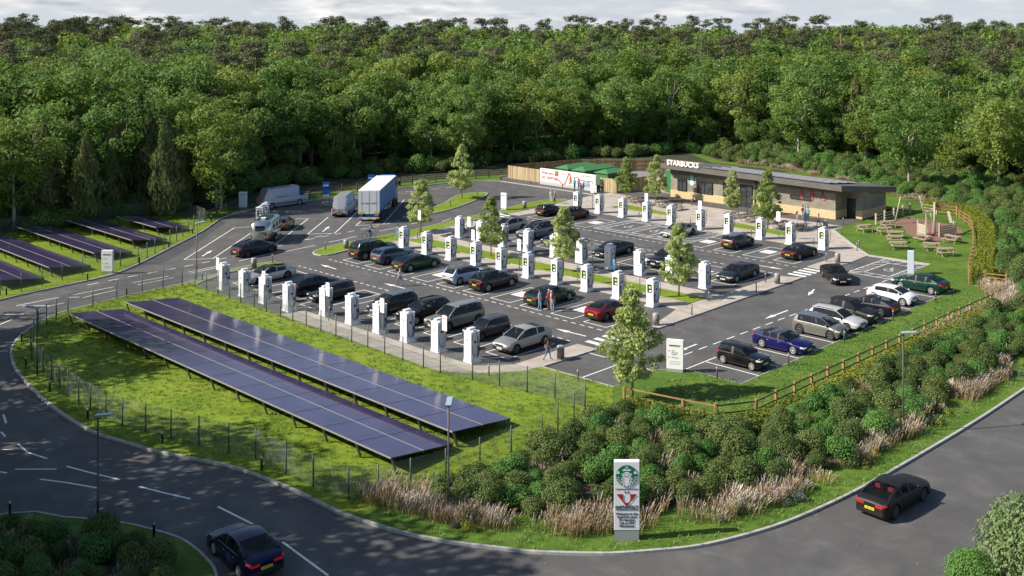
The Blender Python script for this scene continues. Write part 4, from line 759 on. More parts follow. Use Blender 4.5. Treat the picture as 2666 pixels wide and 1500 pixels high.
many(bo0, 1, [(-62.6, 108.2), (-57.4, 102.9), (-50.7, 101.2)], 'slim grey bollard, %s from the cafe along the slanting plaza kerb', 'slim bollards along the slanting kerb', .1)
many(bo0, 1, [(-56.4, 74.6), (-54.8, 70.1), (-56.6, 83.7), (-55.1, 80.0)], 'slim grey bollard, %s along the walkway beside the right hand road from the near end', 'slim bollards along the right walkway', .07)
many(bo0, 1, [(-43.6, 58.6), (-41.5, 64.3), (-41.3, 71.8), (-41.3, 79.7), (-41.3, 87.6)], 'slim grey bollard, %s from the near end on the grass behind the right hand bays', 'slim bollards behind the right bays', .1)
many(bo0, 1, [(-77.2, 49.8), (-70.3, 50.2), (-55.9, 48.7), (-50.4, 51.9)], 'slim grey bollard, %s from the left behind the front charger row', 'slim bollards behind the front chargers', .08)
bn0 = thing('litter_bin', 'x', 'litter bin'); q = MB(); q.lathe([(0, 0), (.27, 0), (.27, .92), (.25, .95), (0, .95)], n=20); q.build('body', M('bin_steel', (.42, .41, .39), .4, .3), bn0); q = MB(); q.lathe([(.272, .1), (.278, .1), (.278, .84), (.272, .84)], n=20); q.build('slot_panel', M('bin_slats', (.20, .185, .16), .6), bn0)
for i, (u, v, lab) in enumerate(((-98.4, 54.8, 'on the grass strip behind the silver sports saloon'), (-99.3, 66.1, 'on the grass strip beside the big dark green car'), (-103.2, 96.1, 'on the grass island near the plaza'), (-55.6, 95.3, 'on the paving next to the right zebra crossing'), (-55.4, 83.9, 'at the near side of the right zebra crossing'), (-66.1, 110.5, 'on the plaza near the cafe corner'), (-55.2, 65.9, 'at the near end of the right walkway'), (-54.9, 54.7, 'on the paved nose beside the walking person'))):
    lab = 'pale steel round litter bin '+lab
    if i == 0: bn0.location = (u, v, .1); tag(bn0, lab, group='round steel litter bins')
    else: copy_tree(bn0, (u, v, .07), R(20*i), lab, 'round steel litter bins')
# ------------------------------------------------------------------ picnic tables
def picnic(m, label):
    t = thing('picnic_table', label, 'picnic table'); q = MB(); [q.box((0, y, .75), (1.8, .13, .045)) for y in (-.3, -.15, 0, .15, .3)]; q.build('table_top', m, t)
    for s in (-1, 1):
        q = MB(); [q.box((0, s*(.72+y), .45), (1.8, .13, .045)) for y in (-.07, .07)]; q.build('bench', m, t)
        q = MB(); q.bar((s*.65, -.28, .72), (s*.65, -.68, 0), .06, .09); q.bar((s*.65, .28, .72), (s*.65, .68, 0), .06, .09); q.bar((s*.69, -.82, .40), (s*.69, .82, .40), .05, .09); q.bar((s*.69, -.36, .70), (s*.69, .36, .70), .05, .07); q.build('leg_frame', m, t)
    return t
TW = M('table_wood', (.28, .22, .14), .8, col2=(.38, .31, .21), scale=4); TD = M('table_wood_dark', (.14, .115, .085), .8, col2=(.21, .175, .13), scale=4)
p0 = picnic(TW, 'x'); P1 = [(-61.5, 111.6, 68), (-60.6, 115.6, 62), (-59.0, 111.7, 52), (-57.0, 110.5, 36), (-55.9, 108.2, 36), (-54.0, 105.4, 36), (-53.5, 110.6, -18), (-51.0, 112.4, -8), (-51.0, 107.2, 40), (-48.7, 105.6, 52)]
lab = ['nearest the plaza kerb', 'beside the round bark patch and the post fence', 'just left of a column of three tables', 'farthest of three in a column', 'in the middle of three in a column', 'nearest of three in a column', 'set askew in front of the play ship', 'right of the play ship', 'in the middle of the lawn below the askew table', 'closest to the clipped hedge']
for i, (u, v, a) in enumerate(P1):
    l_ = 'weathered wooden picnic table '+lab[i]
    if i == 0: p0.location = (u, v, .1); p0.rotation_euler = (0, 0, R(a)); tag(p0, l_, group='picnic tables on the play lawn')
    else: copy_tree(p0, (u, v, .1), R(a), l_, 'picnic tables on the play lawn')
p1 = picnic(TD, 'x')
for i, (u, v, a) in enumerate([(-95.7, 109.2, 75), (-92.9, 108.2, 70), (-90.4, 109, 75), (-87.4, 108.4, 78), (-78.4, 108.6, 65), (-75.5, 107.9, 72), (-73.1, 108.3, 60), (-70.3, 107.3, 72), (-67.6, 107.3, 62)]):
    l_ = 'dark wooden picnic table, %s from the left on the cafe plaza' % ORD[i]
    if i == 0: p1.location = (u, v, .05); p1.rotation_euler = (0, 0, R(a)); tag(p1, l_, group='picnic tables on the plaza')
    else: copy_tree(p1, (u, v, .05), R(a), l_, 'picnic tables on the plaza')
# ------------------------------------------------------------------ play area
q = MB(); q.poly(spline([(-62.0, 117.4), (-62, 122.6), (-60.3, 123.4), (-57.1, 122.6), (-53.5, 120.4), (-51.6, 115.6), (-52.2, 112.6), (-54.4, 111.9), (-56.9, 113.4), (-58.9, 116.4), (-60.6, 117.2)], 4, True), .108); tag(q.build('bark_surface', M('bark_chips', (.15, .075, .055), .95, col2=(.26, .15, .11), scale=7, bump=.6)), kind='structure')
sw = thing('swing_frame', 'tall leaning pole swing frame on the bark patch', 'play equipment')
for a, b in (((-61.0, 118.1, .1), (-60.6, 118.9, 3.4)), ((-58.5, 121.5, .1), (-59.2, 121.0, 3.4))): MB().tube([a, b], .08).build('leg', WOODP, sw)
MB().tube([(-60.6, 118.9, 3.3), (-59.2, 121.0, 3.3)], .035).build('top_rope', WOODP, sw); MB().box((-60.0, 119.8, .7), (.35, .45, .05), rz=.9).build('seat', BLK, sw); MB().tube([(-60.1, 119.6, 3.3), (-60.1, 119.65, .7)], .015, n=5).tube([(-59.85, 120.0, 3.3), (-59.9, 119.95, .7)], .015, n=5).build('rope', CABLE, sw)
shp = thing('play_ship', 'wooden play ship with mast and plank sides on the bark patch', 'play equipment'); MB().tube([(-54.4, 115.1, .1), (-54.4, 115.1, 3.9)], .13).build('mast', WOODP, shp)
MB().bar((-55.3, 114.4, 2.6), (-53.5, 116, 3.5), .12, .22).build('yard', WOODP, shp)
MB().add([(-54.3, 115.2, 3.8), (-53.6, 115.8, 3.6), (-53.7, 115.7, 3.0), (-54.3, 115.2, 3.3)], [(0, 1, 2, 3)]).add([(-54.34, 115.26, 3.8), (-53.64, 115.86, 3.6), (-53.74, 115.76, 3.0), (-54.34, 115.26, 3.3)], [(3, 2, 1, 0)]).build('flag_board', WOOD, shp)
for a, b, hh in (((-55.9, 113.9), (-54.7, 113.4), 1.35), ((-53.4, 114.2), (-52.7, 116.5), 1.25)):
    q = MB()
    for i in range(5): q.bar((*a, .25+i*hh/5), (*b, .22+i*hh/5), .05, hh/5*.8)
    for p in (a, b): q.bar((*p, .1), (*p, hh+.45), .14)
    q.build('side_planks', WOODP, shp)
MB().bar((-55.4, 115.2, .1), (-55.9, 115.9, 2.3), .14).bar((-55.0, 115.9, .1), (-55.6, 116.6, 2.3), .14).build('post', WOODP, shp); MB().bar((-52.8, 116.4, .9), (-54.2, 118.3, 2.4), .3, .12).bar((-52.6, 116.8, .3), (-52.6, 116.8, 1.6), .12).build('climbing_ramp', WOODP, shp); MB().box((-54.1, 114.4, .2), (1.3, .5, .12), rz=.5).build('deck', M('deck_red', (.40, .05, .05), .7), shp)
# ================================================================== vehicles
def paint(name, c, met=.3, rough=.3): return M('paint_'+name, c, rough, met, coat=.35, spec=.35)
BLACKP = paint('black', (.004, .004, .0045), .0, .22); MATTE = M('paint_matte_black', (.013, .0125, .012), .45, .0, spec=.3); NAVY = paint('navy', (.004, .005, .035), .2); DGREEN = paint('dark_green', (.006, .022, .016), .3); SILVER = paint('silver', (.42, .41, .39), .6); WHITEP = paint('white', (.72, .72, .72), .0)
GREY = paint('grey', (.30, .29, .265), .5); DGREY = paint('dark_grey', (.020, .021, .022), .2); GGREY = paint('green_grey', (.20, .205, .175), .5); SBLUE = paint('slate_blue', (.055, .095, .15), .4); LBLUE = paint('pale_blue', (.36, .47, .66), .1); REDP = paint('deep_red', (.16, .006, .010), .3); BRG = paint('racing_green', (.004, .035, .022), .3); BLUEB = paint('royal_navy', (.004, .005, .075), .2); MBLUE = paint('midnight', (.007, .010, .020), .1); STEELB = paint('steel_blue', (.16, .18, .21), .5)
CGLASS = M('car_glass', (.012, .015, .018), .03, spec=.6)
def _clear(m, f):
    t = m.node_tree; b = t.nodes['Principled BSDF']; o = t.nodes['Material Output']; tr = t.nodes.new('ShaderNodeBsdfTransparent'); tr.inputs[0].default_value = (.62, .66, .66, 1); mx = t.nodes.new('ShaderNodeMixShader'); mx.inputs[0].default_value = f
    t.links.new(b.outputs[0], mx.inputs[1]); t.links.new(tr.outputs[0], mx.inputs[2]); t.links.new(mx.outputs[0], o.inputs['Surface'])
_clear(CGLASS, .52)
CGL2 = M('car_glass_clear', (.012, .015, .018), .03, spec=.4); _clear(CGL2, .85)
SEATM = [M('seat_black', (.02, .02, .022), .8), M('seat_grey', (.16, .16, .165), .8), M('seat_beige', (.42, .37, .30), .8), M('seat_pale', (.55, .54, .52), .8)]; SEATR = M('seat_red', (.42, .03, .05), .7)
CARN = [0]; TRIM = M('car_trim', (.012, .012, .012), .5); TYRE = M('tyre_rubber', (.012, .012, .012), .8); RIML = M('rim_bright', (.46, .45, .44), .35, .25); RIMD = M('rim_dark', (.11, .112, .118), .4, .2); HEADL = M('headlight_glass', (.60, .62, .64), .12); TAILL = M('taillight_red', (.45, .012, .012), .2, emit=.15); PLY = M('plate_yellow', (.72, .58, .02), .45); PLWH = M('plate_white', (.78, .78, .76), .45); ROOFG = M('roof_glass', (.012, .014, .018), .05, spec=.7); CHROME = M('chrome', (.6, .6, .6), .12, 1.0)
def wheel_mesh():
    a = MB(); a.lathe([(.20, -.1), (.325, -.11), (.345, -.09), (.35, -.05), (.35, .05), (.345, .09), (.325, .11), (.21, .1)], n=26, axis='Y')
    t = a.mesh('tyre', TYRE)
    out_ = []
    for rm in (RIML, RIMD):
        b = MB(); b.lathe([(.235, .03), (.235, .108), (.21, .112), (.2, .085), (.2, .03), (.0, .025)], n=26, axis='Y', mi=0); b.lathe([(.0, .112), (.05, .108), (.055, .06)], n=10, axis='Y', mi=0)
        k0 = len(b.f)
        for i in range(5):
            a0 = 2*PI*i/5; c, s = math.cos(a0), math.sin(a0)
            for w_ in (-.035, .035):
                b.bar((.04*c-w_*s*.6, .09, .04*s+w_*c*.6), (.21*c-w_*s*1.2, .1, .21*s+w_*c*1.2), .035, .03)
        me = b.mesh('rim', [rm, TRIM]); 
        for p in me.polygons:
            if 26*4 <= p.index < 26*5: p.material_index = 1
        out_.append(me)
    return t, out_
TYM, RIMS = wheel_mesh()
STY = dict(
 sedan=dict(L=4.72, W=1.84, H=1.43, wb=2.82, wr=.335, hood=.97, nose=.70, belt=.93, deck=1.08, tail=.98, r0=.095, r1=.30, f1=.545, f0=.735, wt=.60, ro=.94),
 fastback=dict(L=4.95, W=1.95, H=1.43, wb=2.95, wr=.35, hood=.93, nose=.66, belt=.92, deck=1.06, tail=1.0, r0=.055, r1=.40, f1=.575, f0=.765, wt=.60, ro=1.0),
 sports=dict(L=4.96, W=1.96, H=1.38, wb=2.90, wr=.355, hood=.86, nose=.66, belt=.88, deck=.98, tail=.94, r0=.05, r1=.42, f1=.575, f0=.755, wt=.58, ro=1.05),
 crossover=dict(L=4.72, W=1.90, H=1.58, wb=2.89, wr=.36, hood=1.06, nose=.80, belt=1.02, deck=1.15, tail=1.05, r0=.045, r1=.33, f1=.575, f0=.775, wt=.62, ro=.95),
 suv=dict(L=4.75, W=1.94, H=1.67, wb=2.87, wr=.375, hood=1.12, nose=.92, belt=1.10, deck=1.16, tail=1.08, r0=.025, r1=.115, f1=.555, f0=.735, wt=.66, ro=.88),
 bigsuv=dict(L=5.0, W=2.0, H=1.80, wb=3.05, wr=.39, hood=1.16, nose=1.02, belt=1.14, deck=1.18, tail=1.08, r0=.015, r1=.085, f1=.595, f0=.755, wt=.72, ro=.88),
 hatch=dict(L=4.26, W=1.81, H=1.55, wb=2.77, wr=.36, hood=1.02, nose=.78, belt=1.0, deck=1.08, tail=1.0, r0=.03, r1=.125, f1=.61, f0=.82, wt=.64, ro=.78),
 mini=dict(L=3.80, W=1.70, H=1.44, wb=2.50, wr=.32, hood=.97, nose=.84, belt=.93, deck=.96, tail=.90, r0=.025, r1=.075, f1=.56, f0=.69, wt=.68, ro=.62),
 coupe=dict(L=4.65, W=1.85, H=1.38, wb=2.76, wr=.345, hood=.95, nose=.70, belt=.92, deck=1.04, tail=.97, r0=.10, r1=.34, f1=.545, f0=.72, wt=.58, ro=.98),
 estate=dict(L=4.75, W=1.84, H=1.47, wb=2.82, wr=.34, hood=.98, nose=.72, belt=.94, deck=1.0, tail=.95, r0=.025, r1=.12, f1=.555, f0=.735, wt=.60, ro=.95),
 van=dict(L=6.6, W=2.0, H=2.65, wb=4.1, wr=.36, hood=1.35, nose=1.0, belt=1.25, deck=1.25, tail=1.2, r0=.006, r1=.02, f1=.80, f0=.925, wt=.86, ro=1.2))
def interp(x, xs, ys): return float(np.interp(x, xs, ys))
def car(label, sty, pm, u, v, head, group=None, roof=None, rim=1, clad=False, light=None, plates=True, cat='car', name='parked_car', glassroof=False, spoiler=True, reds=None, sc=1.0, mirrors=True, chrome=False, seat=None, glass=None, z=0.0, **ov):
    s = dict(STY[sty]); s.update(ov); Ln, W, H = s['L'], s['W']/2, s['H']; isvan = sty == 'van'
    t = thing(name, label, cat, (u, v, z), R(head), group); t.scale = (sc, sc, sc)
    X = lambda f: (f-.5)*Ln
    xrw = -Ln/2+s['ro']; xfw = xrw+s['wb']; wr = s['wr']; Ra = wr+.055; sill = .24 if clad else .20
    xs = set(np.linspace(-Ln/2, Ln/2, 46).round(3))
    for xw in (xrw, xfw):
        for a in np.linspace(0, PI, 13): xs.add(round(xw+Ra*math.cos(a), 3))
    for e in (.0, .02, .05, .10, .18): xs.add(round(-Ln/2+e, 3)); xs.add(round(Ln/2-e, 3))
    for f in (s['r0'], s['r1'], s['f1'], s['f0']): xs.add(round(X(f), 3))
    xs = sorted(xs); xs = [x for i, x in enumerate(xs) if i == 0 or x-xs[i-1] > .012]
    fr = [x/Ln+.5 for x in xs]
    def plan(f):            # half width along the length
        d = min(f, 1-f)*Ln; e = .42 if f > .5 else .34
        k = max(0.0, 1-d/e); return W*(1-(.20 if not isvan else .10)*k**2.2)
    def top(f): return interp(f, [0, .02, s['r0'], s['r0']+.02, s['f0'], s['f0']+.5*(1-s['f0']), .985, 1], [s['tail']-.10, s['tail'], s['deck'], s['deck'], s['hood'], s['hood']*.965 if not isvan else 1.2, s['nose']+.06, s['nose']-.05])
    def shld(f): return min(top(f)-.015, interp(f, [0, s['r0'], .5, s['f0'], 1], [s['tail']-.06, s['deck']-.05, s['belt'], s['hood']-.07, s['nose']-.02]))
    V = []; nS = len(xs); ring = 9
    for x, f in zip(xs, fr):
        w_ = plan(f); tz = top(f); sz = shld(f); e = min(f, 1-f)*Ln; zb = sill+max(0, .16-e)*.9
        za = zb
        for xw in (xrw, xfw):
            d = abs(x-xw)
            if d < Ra: za = max(za, wr+math.sqrt(Ra*Ra-d*d))
        za = min(za, sz-.1); zm = max(za+.03, zb+(sz-zb)*.52); z5 = max(zm+.02, sz-.11)
        V += [(x, 0, zb), (x, w_*.80, za if za > zb+.02 else zb), (x, w_*.975, za+.0), (x, w_, max(za+.02, zb+.14)), (x, w_*1.0, zm), (x, w_*.985, z5), (x, w_*.93, sz), (x, w_*.62, tz-.012*(tz-sz > 0)), (x, 0, tz)]
    parts = {}
    def face(part, a, b, c, d, mirror=True): parts.setdefault(part, []).append((a, b, c, d))
    hl = (.955, .999) if sty not in ('mini',) else (.95, .995)
    for i in range(nS-1):
        f = (fr[i]+fr[i+1])/2
        for j in range(ring-1):
            a, b, c, d = i*ring+j, (i+1)*ring+j, (i+1)*ring+j+1, i*ring+j+1
            p = 'body'
            if j < 2: p = 'floor'
            elif j >= 6 and not isvan and s['r0']+.012 < f < s['f0']-.012: p = 'interior'
            elif j == 2 and clad: p = 'cladding'
            elif f > .925 and j == 5 and xs[i] > Ln/2-.42 and not isvan: p = 'headlight'
            elif f < .08 and j == 5 and xs[i+1] < -Ln/2+.26 and not isvan: p = 'taillight'
            elif 2 <= j <= 5:
                bp = (s['f0']+s['r1'])/2-.02
                fd = (bp, s['f0']-.045); rd = (max(s['r0']+.09, bp-.24), bp)
                if fd[0] <= f < fd[1] and not (abs(x_ := (f-.5)*Ln-xfw) < Ra): p = 'door0'
                elif rd[0] <= f < rd[1] and not (abs((f-.5)*Ln-xrw) < Ra) and not isvan: p = 'door1'
            face(p, a, b, c, d)
    # ends
    n0 = len(V); V += [(xs[0]-.005, 0, (sill+s['tail'])/2), (xs[-1]+.005, 0, (sill+s['nose'])/2)]
    endf = {'body': [], 'bumper_grille': [], 'rear_diffuser': []}
    for j in range(ring-1):
        endf['rear_diffuser' if j <= 2 else 'body'].append((n0, j, j+1)); endf['bumper_grille' if j <= 3 else 'body'].append((n0+1, (nS-1)*ring+j+1, (nS-1)*ring+j))
    # greenhouse
    gx = sorted(set([s['r0'], s['r1'], s['f1'], s['f0']]+list(np.linspace(s['r0'], s['r1'], 5))+list(np.linspace(s['r1'], s['f1'], 10))+list(np.linspace(s['f1'], s['f0'], 6))))
    gx = [g for i, g in enumerate(gx) if i == 0 or g-gx[i-1] > .004]; GV = []
    bpill = (s['f0']+s['r1'])/2-.02
    for g in gx:
        w_ = plan(g)*.93; zb = shld(g)-.012
        if g <= s['r1']: k = (g-s['r0'])/(s['r1']-s['r0']); k = math.sin(k*PI/2)**.8 if sty in ('fastback', 'sports', 'crossover', 'coupe') else k**.9
        elif g >= s['f1']: k = (s['f0']-g)/(s['f0']-s['f1']); k = k**.85
        else: k = 1
        mid = (g-s['r1'])/(s['f1']-s['r1']); crown = 0 if isvan else .045*math.sin(max(0, min(1, mid))*PI)
        zr = max(zb+.012, (H-.045)*k+(top(g)-.01)*(1-k)+crown*(1 if 0 < mid < 1 else 0)-(.06*max(0, .45-mid) if sty in ('fastback', 'sports', 'coupe', 'crossover') and 0 <= mid < .45 else 0))
        wt = w_-(zr-zb)*(.33 if not isvan else .10); wt2 = wt*.86
        GV += [(X(g), w_, zb), (X(g), w_*.55+wt*.45, zb+(zr-zb)*.48), (X(g), wt, zb+(zr-zb)*.92), (X(g), wt2, zr), (X(g), 0, zr+.018*k)]
    off = len(V); V += GV; gp = {}
    for i in range(len(gx)-1):
        g = (gx[i]+gx[i+1])/2
        for j in range(4):
            a, b, c, d = off+i*5+j, off+(i+1)*5+j, off+(i+1)*5+j+1, off+i*5+j+1
            if g < s['r1']: p = ('rear_window' if j == 3 else 'body') if not isvan else 'body'
            elif g > s['f1']: p = 'windscreen' if j == 3 else ('body' if j == 2 else 'side_window')
            else: p = 'roof' if j >= 2 else 'side_window'
            if p == 'side_window':
                if abs(g-bpill) < .013: p = 'pillar'
                if g < s['r1']+.02 and sty not in ('suv', 'bigsuv', 'hatch', 'mini', 'estate') : p = 'body'
                if isvan and g < .79: p = 'body'
            parts.setdefault(p, []).append((a, b, c, d))
    if sty in ('fastback', 'sports', 'crossover', 'coupe', 'sedan'):      # rear quarter glass
        for i in range(len(gx)-1):
            g = (gx[i]+gx[i+1])/2
            if s['r0']+(s['r1']-s['r0'])*.62 < g < s['r1']:
                a, b, c, d = off+i*5, off+(i+1)*5, off+(i+1)*5+1, off+i*5+1
                for j in (0, 1):
                    q_ = (a+j, b+j, c+j, d+j)
                    if q_ in parts.get('body', []): parts['body'].remove(q_); parts.setdefault('side_window', []).append(q_)
    roofm = roof or pm; CG_ = glass or CGLASS
    if glassroof: roofm = ROOFG
    MM = dict(interior=TRIM, body=pm, floor=TRIM, cladding=TRIM, headlight=HEADL, taillight=TAILL, rear_window=CG_, windscreen=CG_, side_window=CG_, pillar=TRIM, roof=roofm, bumper_grille=TRIM, door0=pm, door1=pm)
    def emit(nm, quads, tris, mat, sides):
        for sd_ in sides:
            used_ = {}; vs = []; fs = []
            for sg in ((1, -1) if sd_ == 0 else (sd_,)):
                for q_ in list(quads)+list(tris):
                    idx = []
                    for i in q_:
                        p_ = V[i]; key = (i, sg if abs(p_[1]) > 1e-9 else 0)
                        if key not in used_: used_[key] = len(vs); vs.append((p_[0], p_[1]*sg, p_[2]))
                        idx.append(used_[key])
                    fs.append(tuple(idx) if sg > 0 else tuple(reversed(idx)))
            m_ = MB(); m_.v = vs; m_.f = fs; m_.m = [0]*len(fs); m_.sm = [True]*len(fs)
            o = m_.build(nm, mat, t, auto=38); last[0] = o
            if nm == 'door' and not isvan:
                xsd = [v_[0] for v_ in vs]; hx = min(xsd)+.14; yy = max(abs(v_[1]) for v_ in vs)*.995; sg = sd_; MB().box((hx, sg*yy, shld(.5)-.16), (.17, .03, .03)).build('handle', CHROME if chrome else pm, o)
    last = [None]
    for p, qs in parts.items():
        tr = endf.get(p, [])
        if p in ('headlight', 'taillight', 'side_window'): emit(p, qs, tr, MM[p], (1, -1))
        elif p.startswith('door'): emit('door', qs, tr, MM[p], (1, -1))
        else: emit(p, qs, tr, MM[p], (0,))
    emit('bumper_grille', [], endf['bumper_grille'], TRIM, (0,)); emit('rear_diffuser', [], endf['rear_diffuser'], TRIM, (0,))
    for xw in (xrw, xfw):
        for sg in (1, -1):
            r_ = place(None, 'wheel', t, (xw, sg*(W-.135), wr), 0 if sg > 0 else PI, (wr/.35, 1.0, wr/.35)); r_.empty_display_size = .1
            place(TYM, 'tyre', r_); place(RIMS[0 if rim == 0 else 1], 'rim', r_)
    if plates:
        xr = -Ln/2-.012; zz = (s['tail']*.62 if not isvan else .5); q = MB(); q.box((xr, 0, zz), (.03, .52, .12)); pr = q.build('number_plate', PLY, t); q = MB(); [q.box((xr-.017, y, zz), (.004, .035, .065)) for y in (-.18, -.12, -.06, .03, .09, .15)]; q.build('lettering', INK, pr)
        xf = Ln/2+.012; zz = s['nose']*.58; q = MB(); q.box((xf, 0, zz), (.03, .52, .12)); pr = q.build('number_plate', PLWH, t); q = MB(); [q.box((xf+.017, y, zz), (.004, .035, .065)) for y in (-.18, -.12, -.06, .03, .09, .15)]; q.build('lettering', INK, pr)
    CARN[0] += 1; sm_ = seat or SEATM[(0, 1, 0, 2, 0, 3, 1)[CARN[0] % 7]]; zs = shld(.5)
    for xs_, n_ in (((s['f0']+s['r1'])/2*Ln-Ln/2+.12, 2), (max(s['r1']-.03, s['r0']+.13)*Ln-Ln/2+.1, 2 if Ln > 4 and not isvan else 0)):
        for sg in (1, -1)[:n_]:
            q = MB(); q.box((xs_, sg*W*.40, zs+.0), (.16, .46, .5), ry=-.22, tap=.85); q.box((xs_-.12, sg*W*.40, min(zs+.34, H-.22)), (.10, .26, .18)); q.build('seat', sm_, t)
    q = MB(); q.box((Ln/2-.01, 0, s['nose']*.86), (.05, W*.9, .12)); q.build('grille', TRIM, t)
    if not isvan:
        for sg in (1, -1):
            q = MB(); q.box((-Ln/2-.004, sg*W*.56, s['tail']*.80), (.05, W*.42, .10)); q.build('taillight', TAILL, t)
            q = MB(); q.box((Ln/2-.03, sg*W*.60, s['nose']*.90), (.10, W*.30, .09)); q.build('headlight', HEADL, t)
    if mirrors:
        for sg in (1, -1):
            q = MB(); mx_ = X(s['f0'])-.28; my = plan(.6)*.95+.09; mz = shld(.6)+.09; q.lathe([(0, -.09), (.06, -.07), (.085, 0), (.06, .07), (0, .09)], (mx_, sg*my, mz), n=8, axis='Y'); q.build('mirror', TRIM if clad else pm, t)
    if sty == 'mini':
        for sg in (1, -1):
            q = MB(); q.lathe([(0, .06), (.10, .05), (.115, .0), (.12, -.05)], n=14); hl_ = q.build('headlamp', HEADL, t); hl_.location = (Ln/2-.16, sg*W*.66, s['nose']*.93); hl_.rotation_euler = (0, R(62), R(14*sg))
            q = MB(); q.bar((X(s['r0']+.02), sg*plan(.3)*.945, shld(.3)+.005), (X(s['f0']-.03), sg*plan(.6)*.945, shld(.6)+.005), .02, .03); q.build('belt_trim', CHROME, t)
    if chrome:
        for sg in (1, -1): q = MB(); q.bar((X(s['r0']+.12), sg*plan(.3)*.94, shld(.3)+.0), (X(s['f0']-.03), sg*plan(.6)*.94, shld(.6)+.0), .018, .022); q.build('belt_trim', CHROME, t)
    if isvan:
        for sg in (1, -1):
            q = MB(); q.box((-Ln/2-.01, sg*(W*.80), 1.15), (.05, .12, .42)); q.build('taillight', TAILL, t); q = MB(); q.box((Ln/2-.22, sg*W*.80, 1.0), (.3, .22, .2)); q.build('headlight', HEADL, t)
            q = MB(); q.box((.1, sg*(W+.004), .55), (3.3, .03, .1)); q.build('side_rail', TRIM, t); q = MB(); q.box((-.6, sg*(W*.985), 1.45), (1.7, .02, .05)); q.build('door_track', TRIM, t)
        q = MB(); q.box((-Ln/2-.008, 0, 1.45), (.02, .02, 2.0)); q.build('rear_door_seam', TRIM, t)
    if sty in ('suv', 'bigsuv', 'estate') :
        for sg in (1, -1):
            q = MB(); y = plan(.4)*.93*.70; q.bar((X(s['r1']+.06), sg*y, H+.0), (X(s['f1']-.05), sg*y, H+.0), .035, .05); q.build('roof_rail', TRIM if roof is None else ALU, t)
    if spoiler and sty in ('hatch', 'suv', 'mini', 'bigsuv', 'estate'):
        q = MB(); q.box((X(s['r1'])-.08, 0, H-.075), (.26, W*1.12, .03)); q.build('spoiler', roofm if not glassroof else TRIM, t)
    return t
CG1, CG2, CG3, CG4, CG5 = 'cars charging in the front row', 'cars charging in the second row', 'cars charging along the far side of the central strip', 'cars parked by the plaza', 'cars parked in the right hand bays'
# front row, noses to the lawn (-v) unless said otherwise
car('silver grey low sports saloon at the left end of the front row', 'sports', SILVER, -93.05, 53.35, -90, CG1, rim=1, glassroof=True)
car('midnight blue crossover parked tail to the lawn beside the silver sports saloon', 'crossover', MBLUE, -85.85, 53.7, 90, CG1, rim=1, glassroof=True)
car('black small estate car with flat glass roof in the front row', 'mini', BLACKP, -82.35, 53.3, -90, CG1, L=4.1, wb=2.6, rim=1, glassroof=True)
car('dark grey hatchback beside a pink pad in the front row', 'hatch', DGREY, -75.05, 54.6, -90, CG1, rim=1, clad=True, roof=STEELB)
car('black sport utility car with pale door pillars in the front row', 'suv', BLACKP, -70.9, 54.7, -90, CG1, rim=0, L=4.5, H=1.63)
car('big green grey sport utility car in the front row', 'bigsuv', GGREY, -67.4, 55.1, -90, CG1, rim=1, clad=True, roof=paint('roof_silver', (.30, .31, .30), .5))
car('black small hatchback with grey rimmed glass roof in the front row', 'mini', DGREY, -63.45, 55.05, -90, CG1, rim=1, roof=M('roof_dark', (.05, .055, .06), .2))
car('warm grey crossover at the right end of the front row', 'crossover', GREY, -59.15, 54.9, -90, CG1, rim=1, clad=True, roof=paint('roof_warm', (.40, .385, .36), .4))
# second row, tails to us (+v)
car('big dark green off roader at the left end of the second row', 'bigsuv', DGREEN, -94.2, 66.0, 90, CG2, rim=0, roof=paint('roof_dkgreen', (.010, .022, .018), .4))
car('slate blue small crossover in the second row', 'suv', SBLUE, -90.6, 65.9, 90, CG2, rim=1, L=4.4, H=1.56, wb=2.7)
car('dark green saloon nearest the grey haired walker in the second row', 'fastback', BRG, -86.35, 65.7, 90, CG2, rim=0, glassroof=True)
car('pale blue and black hatchback in the second row', 'hatch', LBLUE, -78.5, 65.4, 90, CG2, rim=0, roof=M('roof_slate', (.07, .085, .09), .25))
car('glossy black sport utility car in the second row', 'suv', BLACKP, -74.6, 65.6, 90, CG2, rim=0, r0=.03, r1=.2)
car('dark green saloon with the family standing behind it', 'fastback', BRG, -67.05, 65.5, 90, CG2, rim=0, glassroof=True)
car('deep red coupe half hidden by the lone sapling', 'coupe', REDP, -60.0, 65.6, 90, CG2, rim=1, roof=BLACKP, glassroof=True)
# far side of the central strip, noses to the strip (-v)
car('grey crossover behind the left hand median sapling', 'crossover', GREY, -93.6, 84.6, -90, CG3, rim=1)
car('steel grey sport utility car in dappled shade in the far row', 'suv', STEELB, -88.55, 84.25, -90, CG3, rim=0, glassroof=True)
car('black saloon left of the big median sapling in the far row', 'sedan', BLACKP, -84.2, 83.9, -90, CG3)
car('black sleek saloon with bright rear rim in the far row', 'fastback', BLACKP, -75.6, 83.2, -90, CG3, rim=0)
car('black car with pale front plate behind a leafy sapling in the far row', 'suv', BLACKP, -68.2, 83.3, -90, CG3, rim=1, roof=MATTE)
car('dark grey low saloon facing its charger at the right end of the far row', 'fastback', DGREY, -59.55, 83.4, -90, CG3, rim=0, r1=.36)
